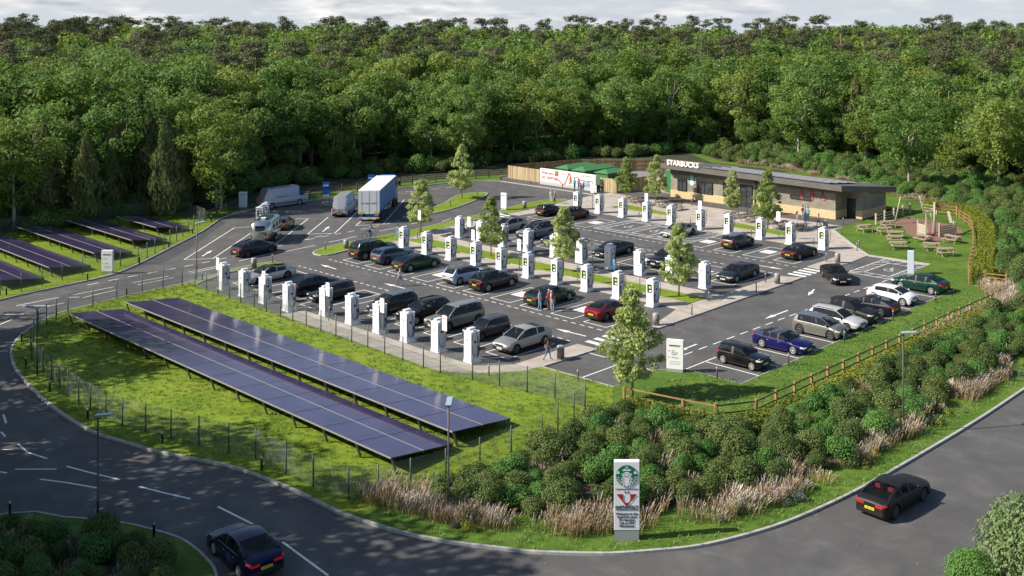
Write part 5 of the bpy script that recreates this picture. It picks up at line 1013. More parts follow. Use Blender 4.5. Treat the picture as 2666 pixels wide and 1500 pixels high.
# plaza row
car('black small hatchback at the left end of the plaza row', 'mini', BLACKP, -97.5, 95.2, 90, CG4, rim=1)
car('dark red hatchback behind the big sapling in the plaza row', 'hatch', paint('maroon', (.07, .012, .012), .2), -93.4, 95.4, 90, CG4, roof=DGREY)
car('pale silver sports saloon parked in a hatched disabled bay', 'sports', SILVER, -76.8, 95.8, -90, CG4, glassroof=True)
car('charcoal hatchback with wide red lamps in the plaza row', 'hatch', DGREY, -67.95, 95.1, 90, CG4, rim=1, roof=STEELB)
car('matte black coupe at the right end of the plaza row', 'coupe', MATTE, -60.15, 95.3, 90, CG4, rim=0)
car('matte black saloon driving past the right hand zebra crossing', 'sedan', MATTE, -52.1, 88.9, -42, 'cars on the move', rim=1, name='driving_car')
# right hand bays
car('dark green saloon with bright rims at the far end of the right bays', 'sedan', BRG, -44.3, 90.8, 178, CG5, rim=0, chrome=True, sc=1.08)
car('white three door coupe with dark windows in the right bays', 'hatch', WHITEP, -44.3, 85.35, 0, CG5, rim=0, H=1.40, L=4.26, r1=.2, r0=.05)
car('dark blue grey saloon parked tail to the grass in the right bays', 'fastback', MBLUE, -44.1, 81.2, 180, CG5, rim=1, glassroof=True, L=4.7, W=1.85)
car('matte black sport utility car with bright rims in the right bays', 'suv', MATTE, -44.3, 78.0, 0, CG5, rim=0, r1=.2)
car('silver white estate car with grey bumper in the right bays', 'estate', paint('pearl', (.55, .54, .53), .3), -44.1, 75.5, 0, CG5, rim=1, clad=True)
car('dark grey hatchback with pale sill in the right bays', 'hatch', GGREY, -43.95, 72.65, 0, CG5, rim=1, roof=STEELB)
car('deep blue coupe saloon with bright rims in the right bays', 'coupe', BLUEB, -44.1, 67.6, 0, CG5, rim=0, roof=paint('roof_blue', (.05, .075, .11), .3), chrome=True)
car('black small hatchback nearest in the right bays', 'mini', BLACKP, -44.15, 62.55, 0, CG5, rim=0, H=1.41)
# on the roads
car('dark grey blue car driving up beside the silver trailer', 'crossover', MBLUE, -104.6, 58.3, 96, 'cars on the move', rim=1, name='driving_car', glassroof=True)
car('navy blue saloon driving away at the bottom picture edge', 'sedan', NAVY, -45.3, 24.75, 174, 'cars on the move', rim=0, name='driving_car', L=4.86, chrome=True)
au = car('black coupe with red seats driving away on the right hand road', 'coupe', MATTE, -25.55, 49.4, 87, 'cars on the move', rim=1, seat=SEATR, glass=CGL2, name='driving_car')
car('olive small hatchback towing the silver trailer', 'mini', paint('olive', (.10, .105, .08), .4), -115.1, 68.0, 135, 'vehicles in the long bays', rim=1, roof=M('roof_dark', (.05, .055, .06), .2), sc=1.0)
VANP = M('van_silver', (.33, .345, .38), .35, .3, coat=.4)
car('long grey panel van parked at the far kerb', 'van', VANP, -129.35, 76.2, 90, 'vehicles in the long bays', cat='van', name='panel_van', rim=0)
car('grey panel van seen from behind in a long bay', 'van', paint('van_warm', (.40, .40, .40), .3), -118.1, 78.3, 135, 'vehicles in the long bays', cat='van', name='panel_van', rim=1, L=5.9, wb=3.6)
# ------------------------------------------------------------------ articulated lorry
lorry = thing('lorry', 'long lorry with blue curtain side, white roof and white rear doors', 'lorry', (-115.0, 81.5, 0), R(135), 'vehicles in the long bays')
TB = M('curtain_blue', (.045, .16, .43), .5, col2=(.06, .19, .48), scale=1.5); TWH = M('lorry_white', (.74, .75, .77), .45)
x0, x1, wv, zb, zt = -7.1, 5.6, 1.27, 1.2, 4.0
q = MB(); q.box(((x0+x1)/2, 0, zt+.03), (x1-x0+.06, 2*wv+.06, .08)); q.build('roof', M('lorry_roof', (.82, .82, .82), .4), lorry)
q = MB(); q.box(((x0+x1)/2, 0, (zb+zt)/2), (x1-x0, 2*wv, zt-zb)); q.build('curtain_side', TB, lorry)
q = MB(); q.box((x0-.03, 0, (zb+zt)/2), (.08, 2*wv+.02, zt-zb+.04)); rd = q.build('rear_doors', TWH, lorry); q = MB(); [q.box((x0-.075, y, (zb+zt)/2), (.02, .03, zt-zb-.1)) for y in (-.9, -.012, .012, .9)]; q.build('door_bar', M('grey_paint', (.42, .42, .43), .6), rd)
q = MB(); [q.box((x0-.08, y, zb+.2), (.02, .55, .24)) for y in (-.9, .9)]; q.build('marker_board', PLY, rd)
q = MB(); [q.box((x0-.085, .95-.125*i, 2.5), (.008, .085, .17 if i % 4 else .12)) for i in range(16) if i not in (3, 9)]; q.build('faint_lettering', SGREY, rd)
q = MB(); [q.box((x, sg*(wv+.01), zb+.12), (.05, .03, .3)) for x in np.arange(x0+.3, x1, .55) for sg in (1, -1)]; q.build('curtain_strap', DARK, lorry)
for sg in (-1, 1):
    q = MB(); [q.box((1.3+.42*i, sg*(wv+.008), 3.25), (.28, .012, .62 if i % 3 else .5)) for i in range(9) if i != 4]; q.build('faint_lettering', M('faded_lime', (.26, .36, .26), .6), lorry)
q = MB(); q.box((-1, 0, 1.0), (12, .9, .3)); q.box((x0+.1, 0, .72), (.14, 2.3, .36)); q.build('chassis', M('chassis_blue', (.03, .10, .28), .5), lorry)
q = MB(); q.box((x0-.0, 0, .62), (.12, 2.5, .2)); bb = q.build('bumper', TWH, lorry)
for y in (-1.05, 1.05): q = MB(); q.box((x0-.075, y, .62), (.03, .3, .16)); q.build('taillight', TAILL, bb)
q = MB(); q.box((x0-.07, 0, .62), (.02, .5, .13)); q.build('number_plate', PLY, bb)
q = MB(); q.box((6.85, 0, 2.2), (2.1, 2.44, 2.9), tap=.96); q.box((6.6, 0, 3.75), (1.6, 2.2, .5), tap=.85); cb = q.build('cab', M('cab_blue', (.035, .13, .36), .35, coat=.5), lorry, bevel=.08); q = MB(); q.box((7.88, 0, 2.75), (.06, 2.1, .8)); q.build('windscreen', CGLASS, cb); q = MB(); [q.box((7.3, sg*1.2, 2.7), (.8, .06, .65)) for sg in (1, -1)]; q.build('side_window', CGLASS, cb)
q = MB(); [q.box((7.6, sg*1.42, 2.7), (.12, .2, .6)) for sg in (1, -1)]; q.build('mirror', BLK, cb)
q = MB(); [q.box((x, sg*1.2, .75), (2.6, .04, .45)) for x in (.8,) for sg in (1, -1)]; q.build('side_guard', METAL, lorry)
for x in (-5.3, -4.1, -2.9, 4.9, 7.0):
    for sg in (1, -1):
        r_ = place(None, 'wheel', lorry, (x, sg*1.08, .5), 0 if sg > 0 else PI, (.5/.35, 1.5, .5/.35)); place(TYM, 'tyre', r_); place(RIMS[1], 'rim', r_)
        q = MB(); q.tube([(x+.58*math.cos(a), sg*1.1, .5+.58*math.sin(a)) for a in np.linspace(.3, PI-.3, 9)], .05, n=6); q.build('mudguard', BLK, lorry)
# ------------------------------------------------------------------ silver trailer
tr = thing('caravan', 'polished silver rounded trailer hitched behind the olive hatchback', 'caravan', (-110.2, 62.9, 0), R(137), 'vehicles in the long bays')
AIR = M('polished_aluminium', (.52, .54, .53), .16, .9, bump=.12, bscale=2.5, scale=2)
q = MB(); Lh = 3.0; prof = []
for i in range(21):
    a = i/20; x = -Lh+2*Lh*a; e = min(a, 1-a)*2*Lh; k = math.sqrt(max(0, 1-(1-min(1, e/.85))**2.4)) if e < .85 else 1; k = max(k, .05)
    prof.append((x, k))
ringn = 16; vs = []
for x, k in prof:
    for j in range(ringn):
        a = 2*PI*j/ringn; cy, cz = math.cos(a), math.sin(a); sy = math.copysign(abs(cy)**.55, cy); sz = math.copysign(abs(cz)**.6, cz)
        vs.append((x, sy*1.2*(.45+.55*k), 1.55+sz*1.1*(k if sz > 0 else .75+.25*k)))
q.add(vs, [(i*ringn+j, (i+1)*ringn+j, (i+1)*ringn+(j+1) % ringn, i*ringn+(j+1) % ringn) for i in range(20) for j in range(ringn)]+[tuple(range(ringn)), tuple(reversed(range(20*ringn, 21*ringn)))], 0, True)
q.build('shell', AIR, tr, auto=50)
q = MB(); q.box((-2.93, 0, 1.85), (.1, 1.05, .62)); q.build('rear_window', CGLASS, tr)
for sg in (1, -1):
    for x in (-1.4, .1, 1.5): q = MB(); q.box((x, sg*1.19, 1.9), (.75, .06, .5)); q.build('side_window', CGLASS, tr)
q = MB(); q.box((-.2, 0, 2.68), (2.6, 1.3, .05)); q.build('roof_panel', M('roof_panel_dark', (.03, .04, .04), .2), tr); MB().box((-1.3, 0, 2.74), (.5, .5, .14)).build('roof_vent', WHITE, tr)
for x in (-.45, .35):
    for sg in (1, -1): r_ = place(None, 'wheel', tr, (x, sg*1.05, .34), 0 if sg > 0 else PI, (.97, 1, .97)); place(TYM, 'tyre', r_); place(RIMS[0], 'rim', r_)
q = MB(); [q.box((-2.75, sg*.95, 1.0), (.14, .1, .24)) for sg in (1, -1)]; q.build('taillight', TAILL, tr); MB().bar((2.8, .3, .5), (4.0, 0, .48), .08).bar((2.8, -.3, .5), (4.0, 0, .48), .08).build('drawbar', DSTEEL, tr)
# ================================================================== people
SKIN = M('skin', (.52, .32, .23), .6); HAIRC = dict(dark=M('hair_dark', (.02, .014, .01), .6), grey=M('hair_grey', (.50, .50, .49), .6), fair=M('hair_fair', (.35, .24, .12), .6), brown=M('hair_brown', (.07, .035, .02), .6))
CLO = {k: M('cloth_'+k, c, .85) for k, c in dict(blue=(.06, .22, .42), teal=(.02, .26, .36), lblue=(.34, .48, .62), denim=(.06, .14, .28), pale=(.55, .56, .58), khaki=(.25, .21, .14), beige=(.50, .40, .24), maroon=(.22, .02, .06), pink=(.45, .22, .26), black=(.015, .015, .018), navy=(.015, .025, .07), white=(.72, .72, .72), brown=(.11, .08, .05), grey=(.20, .21, .22), cyan=(.05, .36, .50), purple=(.25, .15, .25), pdenim=(.22, .36, .50)).items()}
def person(label, u, v, face, top='blue', legs='denim', hair='dark', pose='stand', h=1.74, group=None, shorts=False, longhair=False, z=.06, seat=None, shoes='black'):
    t = thing('person', label, 'person', (u, v, z), R(face), group)
    k = h/1.75; J = []; E = []; RD = []; ZN = []
    def nd(p, r, zone, par):
        J.append(Vector(p)*k); RD.append((r[0]*k, r[1]*k) if isinstance(r, tuple) else (r*k, r*k)); ZN.append(zone)
        if par is not None: E.append((par, len(J)-1))
        return len(J)-1
    ride = pose == 'ride'; lean = .0 if not ride else .22
    pel = nd((0, 0, .95 if not ride else 1.0), (.125, .155), 'legs', None)
    sp = nd((lean*.35, 0, 1.12), (.105, .14), 'top', pel); ch_ = nd((lean*.8, 0, 1.32), (.115, .165), 'top', sp); nk = nd((lean*1.1, 0, 1.47), .052, 'skin', ch_)
    hd = nd((lean*1.2+.015, 0, 1.56), (.085, .075), 'skin', nk); sk = nd((lean*1.2, 0, 1.66), (.088, .076), 'skin', hd); nd((lean*1.2, 0, 1.735), (.045, .045), 'skin', sk)
    nose = nd((lean*1.2+.105, 0, 1.60), .014, 'skin', hd)
    st = {'stand': (.03, -.03), 'walk': (.28, -.26), 'ride': (0, 0)}[pose]
    for i, sg in enumerate((1, -1)):
        hip = nd((0, sg*.09, .90 if not ride else .97), .088, 'legs', pel)
        if ride: kn = nd((.36 if i == 0 else .30, sg*.11, .82 if i == 0 else .62), .058, 'legs', hip); an = nd((.16 if i == 0 else .18, sg*.1, .45 if i == 0 else .22), .04, 'skin' if shorts else 'legs', kn)
        else:
            d = st[i]; kn = nd((d*.55+(.06 if d > 0 else .02), sg*.10, .50), .058, 'skin' if shorts else 'legs', hip); an = nd((d-(.10 if d < 0 else 0), sg*.10, .09+(.05 if d < -.1 else 0)), .04, 'skin' if shorts else 'legs', kn)
        p = J[an]/k; nd((p.x+.17, p.y+sg*.015, p.z-.045), (.03, .042), 'shoes', an)
        sh = nd((lean*.95, sg*.185, 1.41), .058, 'top', ch_)
        if ride: el = nd((lean+.22, sg*.25, 1.2), .042, 'top', sh); wr = nd((lean+.42, sg*.24, 1.08), .032, 'skin', el)
        elif pose == 'walk': el = nd((-st[i]*.35, sg*.23, 1.14), .042, 'top', sh); wr = nd((-st[i]*.7+.08, sg*.22, .92), .03, 'skin', el)
        else: el = nd((-.03, sg*.24, 1.13), .042, 'top', sh); wr = nd((.06, sg*.23, .90), .03, 'skin', el)
        p = J[wr]/k; pm_ = nd((p.x+.03, p.y, p.z-.07 if not ride else p.z), (.028, .036), 'skin', wr)
        for f in range(4): nd((p.x+.06+.02*f-.03, p.y+(.0), p.z-.16+.012*abs(f-1.5)) if not ride else (p.x+.1, p.y+.02*f-.03, p.z-.03), .010, 'skin', pm_)
        nd((p.x+.075, p.y-sg*.03, p.z-.10 if not ride else p.z), .011, 'skin', pm_)
    me = bpy.data.meshes.new('body'); me.from_pydata(J, E, []); o = bpy.data.objects.new('body', me); COL.objects.link(o)
    md = o.modifiers.new('s', 'SKIN'); md.use_smooth_shade = True
    for i, s_ in enumerate(me.skin_vertices[0].data): s_.radius = RD[i]; s_.use_root = i == 0
    sb = o.modifiers.new('b', 'SUBSURF'); sb.levels = 1; sb.render_levels = 1
    dg = bpy.context.evaluated_depsgraph_get(); dg.update(); m2 = bpy.data.meshes.new_from_object(o.evaluated_get(dg)); o.modifiers.clear(); o.data = m2; bpy.data.meshes.remove(me); m2.name = 'body'
    mats = [SKIN, CLO[top], CLO[legs], CLO[shoes]]; m2.materials.clear(); [m2.materials.append(m) for m in mats]
    zi = {'skin': 0, 'top': 1, 'legs': 2, 'shoes': 3}; JA = np.array(J)
    S0 = np.array([JA[a] for a, b in E]); S1 = np.array([JA[b] for a, b in E]); zone = [ZN[b] for a, b in E]
    for p in m2.polygons:
        c = np.array(p.center); d = S1-S0; tt = np.clip(((c-S0)*d).sum(1)/np.maximum((d*d).sum(1), 1e-9), 0, 1); di = np.linalg.norm(S0+d*tt[:, None]-c, axis=1); j = int(di.argmin())
        zz = zone[j]
        if shorts and zz == 'skin' and J[E[j][0]].z > .6*k and J[E[j][1]].z < .8*k and tt[j] < .75: zz = 'legs'
        if ZN[E[j][0]] == 'top' and zz == 'skin' and E[j][1] == nk and tt[j] < .5: zz = 'top'
        p.material_index = zi[zz]
    o.parent = t
    hx = (lean*1.2)*k; q = MB(); prof = []
    vs = []
    for i in range(6):
        a = i/5*PI*.62
        for j in range(12):
            b = 2*PI*j/12; vs.append((hx-.012*k+.107*k*math.sin(a)*math.cos(b), .097*k*math.sin(a)*math.sin(b), 1.645*k+.118*k*math.cos(a)-(0 if math.cos(b) < .3 else -.035*k*(i/5))))
    q.add(vs, [(i*12+j, (i+1)*12+j, (i+1)*12+(j+1) % 12, i*12+(j+1) % 12) for i in range(5) for j in range(12)], 0, True)
    if longhair: q.tube([(hx-.06*k, 0, 1.68*k), (hx-.12*k, 0, 1.5*k), (hx-.13*k, 0, 1.25*k)], [.09*k, .1*k, .06*k], n=8)
    q.build('hair', HAIRC[hair], t)
    q = MB(); [q.tube([(hx+.088*k, s_*.032*k, 1.635*k), (hx+.1*k, s_*.032*k, 1.635*k)], .011*k, n=6) for s_ in (1, -1)]; q.box((hx+.093*k, 0, 1.555*k), (.012*k, .045*k, .008*k)); q.build('face_features', BLK, t)
    return t
cy = person('cyclist in blue jacket riding beside the grass island', -102.0, 70.9, 28, 'blue', 'navy', 'brown', 'ride', z=.0)
bk = thing('bicycle', 'pale blue bicycle under the cyclist', 'bicycle', (-102.0, 70.9, 0), R(28)); FRB = M('bike_frame', (.10, .22, .30), .35)
q = MB(); q.tube([(-.05, 0, .32), (-.2, 0, .88)], .018).tube([(-.05, 0, .32), (.45, 0, .78)], .018).tube([(-.2, 0, .8), (.42, 0, .85)], .018).tube([(-.55, 0, .34), (-.05, 0, .32)], .014).tube([(-.55, 0, .34), (-.19, 0, .8)], .014).tube([(.56, 0, .34), (.42, 0, .9)], .018); q.build('frame', FRB, bk)
q = MB(); q.tube([(.42, -.28, 1.02), (.44, 0, 1.0), (.42, .28, 1.02)], .015).tube([(.42, 0, .9), (.44, 0, 1.0)], .015); q.build('handlebar', BLK, bk); MB().box((-.2, 0, .9), (.26, .14, .06)).build('saddle', BLK, bk)
for x in (-.55, .56):
    q = MB(); q.tube([(x+.32*math.cos(a), 0, .34+.32*math.sin(a)) for a in np.linspace(0, 2*PI, 21)], .022, n=6, cap=False); w_ = q.build('wheel', TYRE, bk); q = MB(); [q.bar((x, 0, .34), (x+.31*math.cos(a), 0, .34+.31*math.sin(a)), .006) for a in np.linspace(0, 2*PI, 13)[:-1]]; q.build('spokes', ALU, w_)
person('person in a teal jacket walking on the path beside the first screen charger', -98.9, 72.6, 75, 'teal', 'pdenim', 'brown', 'walk', z=.08)
person('grey haired person in pale top and jeans walking across the front aisle', -81.5, 60.1, 170, 'pale', 'denim', 'fair', 'walk', h=1.66, z=0)
GF = 'family behind the dark green saloon'
person('person in a pale blue jacket and jeans at the left of the family', -65.75, 63.0, 20, 'lblue', 'pdenim', 'brown', 'stand', group=GF, z=0); person('white haired person in a maroon top in the middle of the family', -65.4, 63.75, -60, 'maroon', 'khaki', 'grey', 'stand', h=1.7, shorts=True, group=GF, z=0)
person('grey haired person in beige top and shorts in the family group', -64.95, 63.6, -120, 'beige', 'khaki', 'grey', 'stand', h=1.7, shorts=True, group=GF, z=0); person('long haired person in a pink top and jeans at the right of the family', -64.45, 63.25, 120, 'pink', 'pdenim', 'brown', 'stand', h=1.62, longhair=True, group=GF, z=0)
person('long haired person in brown vest and jeans walking near the round bin', -55.3, 53.75, 60, 'brown', 'denim', 'dark', 'walk', h=1.7, longhair=True, z=.07)
person('person in blue overalls at a charger in dappled shade', -69.3, 76.4, 70, 'blue', 'blue', 'brown', 'stand', h=1.72, z=.07)
person('person in pale grey coat, left of a pair on grass by the plaza', -103.9, 101.7, -40, 'pale', 'white', 'grey', 'stand', h=1.68, z=.1, group='pair by the plaza'); person('person in grey coat and black trousers, right of a pair by the plaza', -102.7, 101.2, -150, 'grey', 'black', 'grey', 'stand', h=1.7, z=.05, group='pair by the plaza')
person('person in a teal top and dark trousers at the welcome wall', -109.1, 111.6, 100, 'teal', 'black', 'brown', 'stand', h=1.75, z=.06, group='pair at the welcome wall'); person('person in a blue top and jeans at the welcome wall', -108.5, 111.8, 100, 'blue', 'denim', 'dark', 'stand', h=1.7, z=.06, group='pair at the welcome wall')
person('dark haired person in a blue jacket walking behind the second plaza charger', -102.2, 110.0, -20, 'navy', 'navy', 'dark', 'walk', z=.06)
GB = 'people in front of the cafe'
person('person in black top with bare arms in front of the cafe stone plinth', -71.2, 113.6, 80, 'black', 'grey', 'dark', 'stand', group=GB, z=.06); person('person in a purple top in front of the cafe stone plinth', -70.6, 113.2, -60, 'purple', 'navy', 'dark', 'stand', h=1.66, group=GB, z=.06); person('tall person in a cyan jacket and black trousers in front of the cafe', -69.9, 112.7, 100, 'cyan', 'black', 'dark', 'stand', h=1.82, group=GB, z=.06)
person('person in a pink top sitting group side near the last plaza tables', -70.2, 110.7, 60, 'pink', 'pdenim', 'brown', 'stand', h=1.55, group=GB, z=.05, longhair=True); person('person in a bright blue top standing at the rightmost plaza table', -68.4, 109.7, 110, 'cyan', 'blue', 'dark', 'stand', h=1.74, group=GB, z=.05)
person('person in a pale top and jeans walking past the cafe corner', -67.1, 110.6, -150, 'pale', 'denim', 'fair', 'walk', h=1.62, group=GB, z=.05)
GP = 'pair at the leftmost far row charger'
person('person in a teal top behind the charger at the left of the central strip', -96.3, 79.6, 30, 'teal', 'navy', 'dark', 'stand', group=GP, z=0); person('person in a pale top behind the charger at the left of the central strip', -95.4, 80.0, 150, 'white', 'denim', 'dark', 'stand', group=GP, h=1.8, z=0)
# ================================================================== vegetation
def rnd_dirs(n, rng):
    d = rng.normal(size=(n, 3)); return d/np.linalg.norm(d, axis=1)[:, None]
def leaf_quads(C, Nn, S, rng, aspect=.62):
    # diamond leaves: centre C, normal N, size S
    n = len(C); r = rng.normal(size=(n, 3)); U = np.cross(Nn, r); U /= np.linalg.norm(U, axis=1)[:, None]+1e-9; W_ = np.cross(Nn, U)
    S = S[:, None]; a = C-U*S*.5; b = C+W_*S*.5*aspect; c = C+U*S*.5; d = C-W_*S*.5*aspect
    V = np.stack([a, b, c, d], 1).reshape(-1, 3); Q = np.arange(4*n).reshape(-1, 4); return V, Q
def puffs(centers, radii, per, size, rng, flat=1.0, up=.35, jit=.55, shell=.25):
    Cs, Ns, Ss, Vs = [], [], [], []
    for c, r in zip(centers, radii):
        n = int(per*r*r); d = rnd_dirs(n, rng); rad = r*(1-shell*rng.random(n)**1.5)[:, None]; p = d*rad; p[:, 2] *= flat
        nn = d+rng.normal(size=(n, 3))*jit; nn[:, 2] += up; nn /= np.linalg.norm(nn, axis=1)[:, None]
        Cs.append(c+p); Ns.append(nn); Ss.append(size*(.7+.6*rng.random(n))); Vs.append(np.clip(.5+rng.normal()*.16+rng.normal(size=n)*.16, 0, 1))
    return np.concatenate(Cs), np.concatenate(Ns), np.concatenate(Ss), np.concatenate(Vs)
BARK = M('bark_grey', (.25, .22, .17), .9, col2=(.38, .35, .28), scale=3, bump=.5); BARKP = M('bark_pine', (.20, .115, .07), .9, col2=(.30, .18, .11), scale=3, bump=.5); BARKY = M('bark_young', (.34, .25, .13), .85, col2=(.42, .33, .2), scale=5)
LF_B = leafM('leaf_broad', (.095, .165, .025), (.275, .345, .07), .45); LF_G = leafM('leaf_green', (.078, .165, .03), (.225, .325, .08), .45); LF_P = leafM('needle_pine', (.075, .092, .040), (.150, .158, .078), .25); LF_C = leafM('leaf_cypress', (.08, .11, .035), (.21, .24, .09), .25)
LF_Y = leafM('leaf_young', (.20, .29, .07), (.54, .60, .24), .45); LF_S1 = leafM('shrub_olive', (.045, .085, .020), (.150, .195, .05), .2); LF_S2 = leafM('shrub_green', (.045, .135, .025), (.135, .265, .055), .2); LF_S3 = leafM('shrub_grey', (.06, .085, .07), (.17, .21, .17), .15); LF_H = leafM('hedge_yellow', (.085, .12, .012), (.26, .28, .03), .25); LF_W = leafM('willow_pale', (.09, .14, .05), (.24, .32, .13), .25)
def crown_broad(seed, H=16, rx=5.2, base=.30, n=46, size=.46, per=48, mat=None):
    rng = np.random.default_rng(seed); cs, rs = [], []; zc = H*(1+base)/2; rz = H*(1-base)/2
    lob = rng.normal(size=(5, 3)); lob /= np.linalg.norm(lob, axis=1)[:, None]
    while len(cs) < n:
        d = rnd_dirs(1, rng)[0]; rad = (.50+.5*rng.random()**.6)*(1+.22*max(0, (lob@d).max()-.55)-.12*rng.random()); r = rng.uniform(.85, 1.75)*(rx/5.2)
        k = 1 if d[2] > 0 else (.86+.2*d[2]); p = np.array([d[0]*rx*rad*k, d[1]*rx*rad*k, zc+d[2]*rz*rad]); p[2] = min(p[2], H-r*.7); cs.append(p); rs.append(r)
    C, Nn, S, Vr = puffs(cs, rs, per, size, rng, flat=.72, up=.5, jit=.5, shell=.35); V, Q = leaf_quads(C, Nn, S, rng)
    return V, Q, Vr, cs
def trunk_broad(seed, H, cs, r0=.27, mat=BARK):
    rng = random.Random(seed); q = MB(); top = H*.62; x = rng.uniform(-.3, .3); y = rng.uniform(-.3, .3)
    q.tube([(0, 0, -.2), (.02, .0, .6), (x*.5, y*.5, top*.5), (x, y, top)], [r0*1.35, r0, r0*.75, r0*.3], n=8)
    for c in rng.sample(list(cs), min(9, len(cs))):
        z0 = rng.uniform(.3, .6)*H; k = z0/top; q.tube([(x*k, y*k, z0*.95), (c[0]*.5+x*k*.5, c[1]*.5+y*k*.5, (z0+c[2])*.5-.2), (c[0]*.9, c[1]*.9, c[2])], [r0*.42, r0*.26, r0*.08], n=5)
    return q.mesh('trunk', mat)
def crown_pine(seed, H=21, rx=3.9):
    rng = np.random.default_rng(seed); cs, rs = [], []
    for i in range(34):
        h = rng.random()**.7; z = H*(.60+.38*h); rr = rx*(1-.62*h**2.2)*(.35+.65*rng.random()); a = rng.random()*6.283; cs.append(np.array([math.cos(a)*rr, math.sin(a)*rr, z])); rs.append(rng.uniform(.75, 1.5))
    C, Nn, S, Vr = puffs(cs, rs, 70, .42, rng, flat=.45, up=.9, jit=.75, shell=.6); V, Q = leaf_quads(C, Nn, S, rng, .42); return V, Q, Vr, cs
def crown_cyp(seed, H=11, rx=1.5):
    rng = np.random.default_rng(seed); n = 4200; t = rng.random(n)**.85; prof = np.minimum(1, t/.10)**.7*(1-np.maximum(0, (t-.25)/.75)**1.5); lob = 1+.22*np.sin(t*23+rng.random()*6)+.12*rng.normal(size=n); a = rng.random(n)*6.283
    lob2 = 1+.16*np.sin(a*5+t*9); rr = rx*prof*np.clip(lob*lob2, .4, 1.4)*(1-.3*rng.random(n)**2)+.05; C = np.stack([np.cos(a)*rr, np.sin(a)*rr, .4+t*(H-.4)], 1)
    Nn = np.stack([np.cos(a), np.sin(a), .25+0*a], 1)+rng.normal(size=(n, 3))*.45; Nn /= np.linalg.norm(Nn, axis=1)[:, None]
    U = np.stack([np.cos(a)*.25, np.sin(a)*.25, 1+0*a], 1)+rng.normal(size=(n, 3))*.2; U /= np.linalg.norm(U, axis=1)[:, None]; W_ = np.cross(Nn, U); W_ /= np.linalg.norm(W_, axis=1)[:, None]+1e-9; s = (.38+.3*rng.random(n))[:, None]
    V = np.stack([C-U*s*.5, C+W_*s*.2, C+U*s*.6, C-W_*s*.2], 1).reshape(-1, 3); return V, np.arange(4*n).reshape(-1, 4), np.clip(.5+.2*np.sin(a*5+t*9)+rng.normal(size=n)*.18, 0, 1)
def crown_young(seed, H=6.4, rx=2.0):
    rng = np.random.default_rng(seed); cs, rs = [], []
    for i in range(120):
        h = rng.random()**1.25; z = H*(.21+.77*h); w_ = rx*(min(1, (h+.12)/.34)**.7)*(1-max(0, h-.22)/.78*.88); rr = w_*(.25+.75*rng.random()); a = rng.random()*6.283; cs.append(np.array([math.cos(a)*rr, math.sin(a)*rr, z])); rs.append(rng.uniform(.2, .42))
    C, Nn, S, Vr = puffs(cs, rs, 640, .17, rng, flat=.85, up=.4, jit=.9, shell=.75); V, Q = leaf_quads(C, Nn, S, rng, .8); return V, Q, Vr, cs
def crown_shrub(seed, r=1.0, size=.09, n=5200, lump=16):
    rng = np.random.default_rng(seed); cs, rs = [], []
    for i in range(lump):
        d = rnd_dirs(1, rng)[0]; d[2] = abs(d[2]); q_ = rng.uniform(.25, .68)*r; cs.append(np.array([d[0]*q_, d[1]*q_, r*.42+d[2]*r*.42])); rs.append(rng.uniform(.34, .55)*r)
    per = n/sum(x*x for x in rs); C, Nn, S, Vr = puffs(cs, rs, per, size, rng, flat=.9, up=.35, jit=.5, shell=.3); C[:, 2] = np.maximum(C[:, 2], .04); V, Q = leaf_quads(C, Nn, S, rng, .6); return V, Q, Vr
def join(protos, tfs, name, mats):       # protos: list of (V,Q,var,mi) ; tfs: (proto, x, y, z, s, sz, rot)
    Vs, Qs, vr, mi, k = [], [], [], [], 0
    for p, x, y, z, s, sz, a in tfs:
        V, Q, r_, m_ = protos[p]; c, s_ = math.cos(a), math.sin(a); X = V[:, 0]*s; Y = V[:, 1]*s
        Vs.append(np.stack([X*c-Y*s_+x, X*s_+Y*c+y, V[:, 2]*sz+z], 1)); Qs.append(Q+k); k += len(V); vr.append(np.clip(r_+(hash((round(x, 2), round(y, 2))) % 100/100-.5)*.5, 0, 1)); mi.append(np.full(len(Q), m_, np.int32))
    me = np_mesh(name, np.concatenate(Vs), np.concatenate(Qs), mats, np.concatenate(vr)); me.polygons.foreach_set('material_index', np.concatenate(mi)); o = bpy.data.objects.new(name, me); COL.objects.link(o); return o
# prototypes
PB = []
for i in range(7):
    H = 16; V, Q, Vr, cs = crown_broad(100+i, H, 5.2+.35*(i % 3), .17+.05*(i % 3), n=56+5*(i % 3)); PB.append((np_mesh('crown', V, Q, LF_B if i % 2 else LF_G, Vr), trunk_broad(200+i, H, cs), V, Q, Vr))
PP = []
for i in range(4):
    H = 21; V, Q, Vr, cs = crown_pine(300+i, H); q = MB(); q.tube([(0, 0, -.2), (.05, .05, H*.3), (.1, 0, H*.65), (0, .1, H*.95)], [.36, .28, .2, .05], n=8)
    for c in cs[:14]: q.tube([(.05, 0, c[2]-.8), (c[0]*.9, c[1]*.9, c[2])], [.09, .03], n=5)
    PP.append((np_mesh('crown', V, Q, LF_P, Vr), q.mesh('trunk', BARKP), V, Q, Vr))
PC = []
for i in range(3):
    V, Q, Vr = crown_cyp(400+i, 11, 1.45+.2*i); q = MB(); q.tube([(0, 0, -.1), (0, 0, 8)], [.16, .03], n=7); PC.append((np_mesh('crown', V, Q, LF_C, Vr), q.mesh('trunk', BARK), V, Q, Vr))
def tree(nm, cat, pr, x, y, h, h0, rot, label, group, wide=1.0, z=-.02):
    t = thing(nm, label, cat, (x, y, z), rot, group); s = h/h0; t.scale = (s*wide, s*wide, s); place(pr[1], 'trunk', t); place(pr[0], 'crown', t); return t
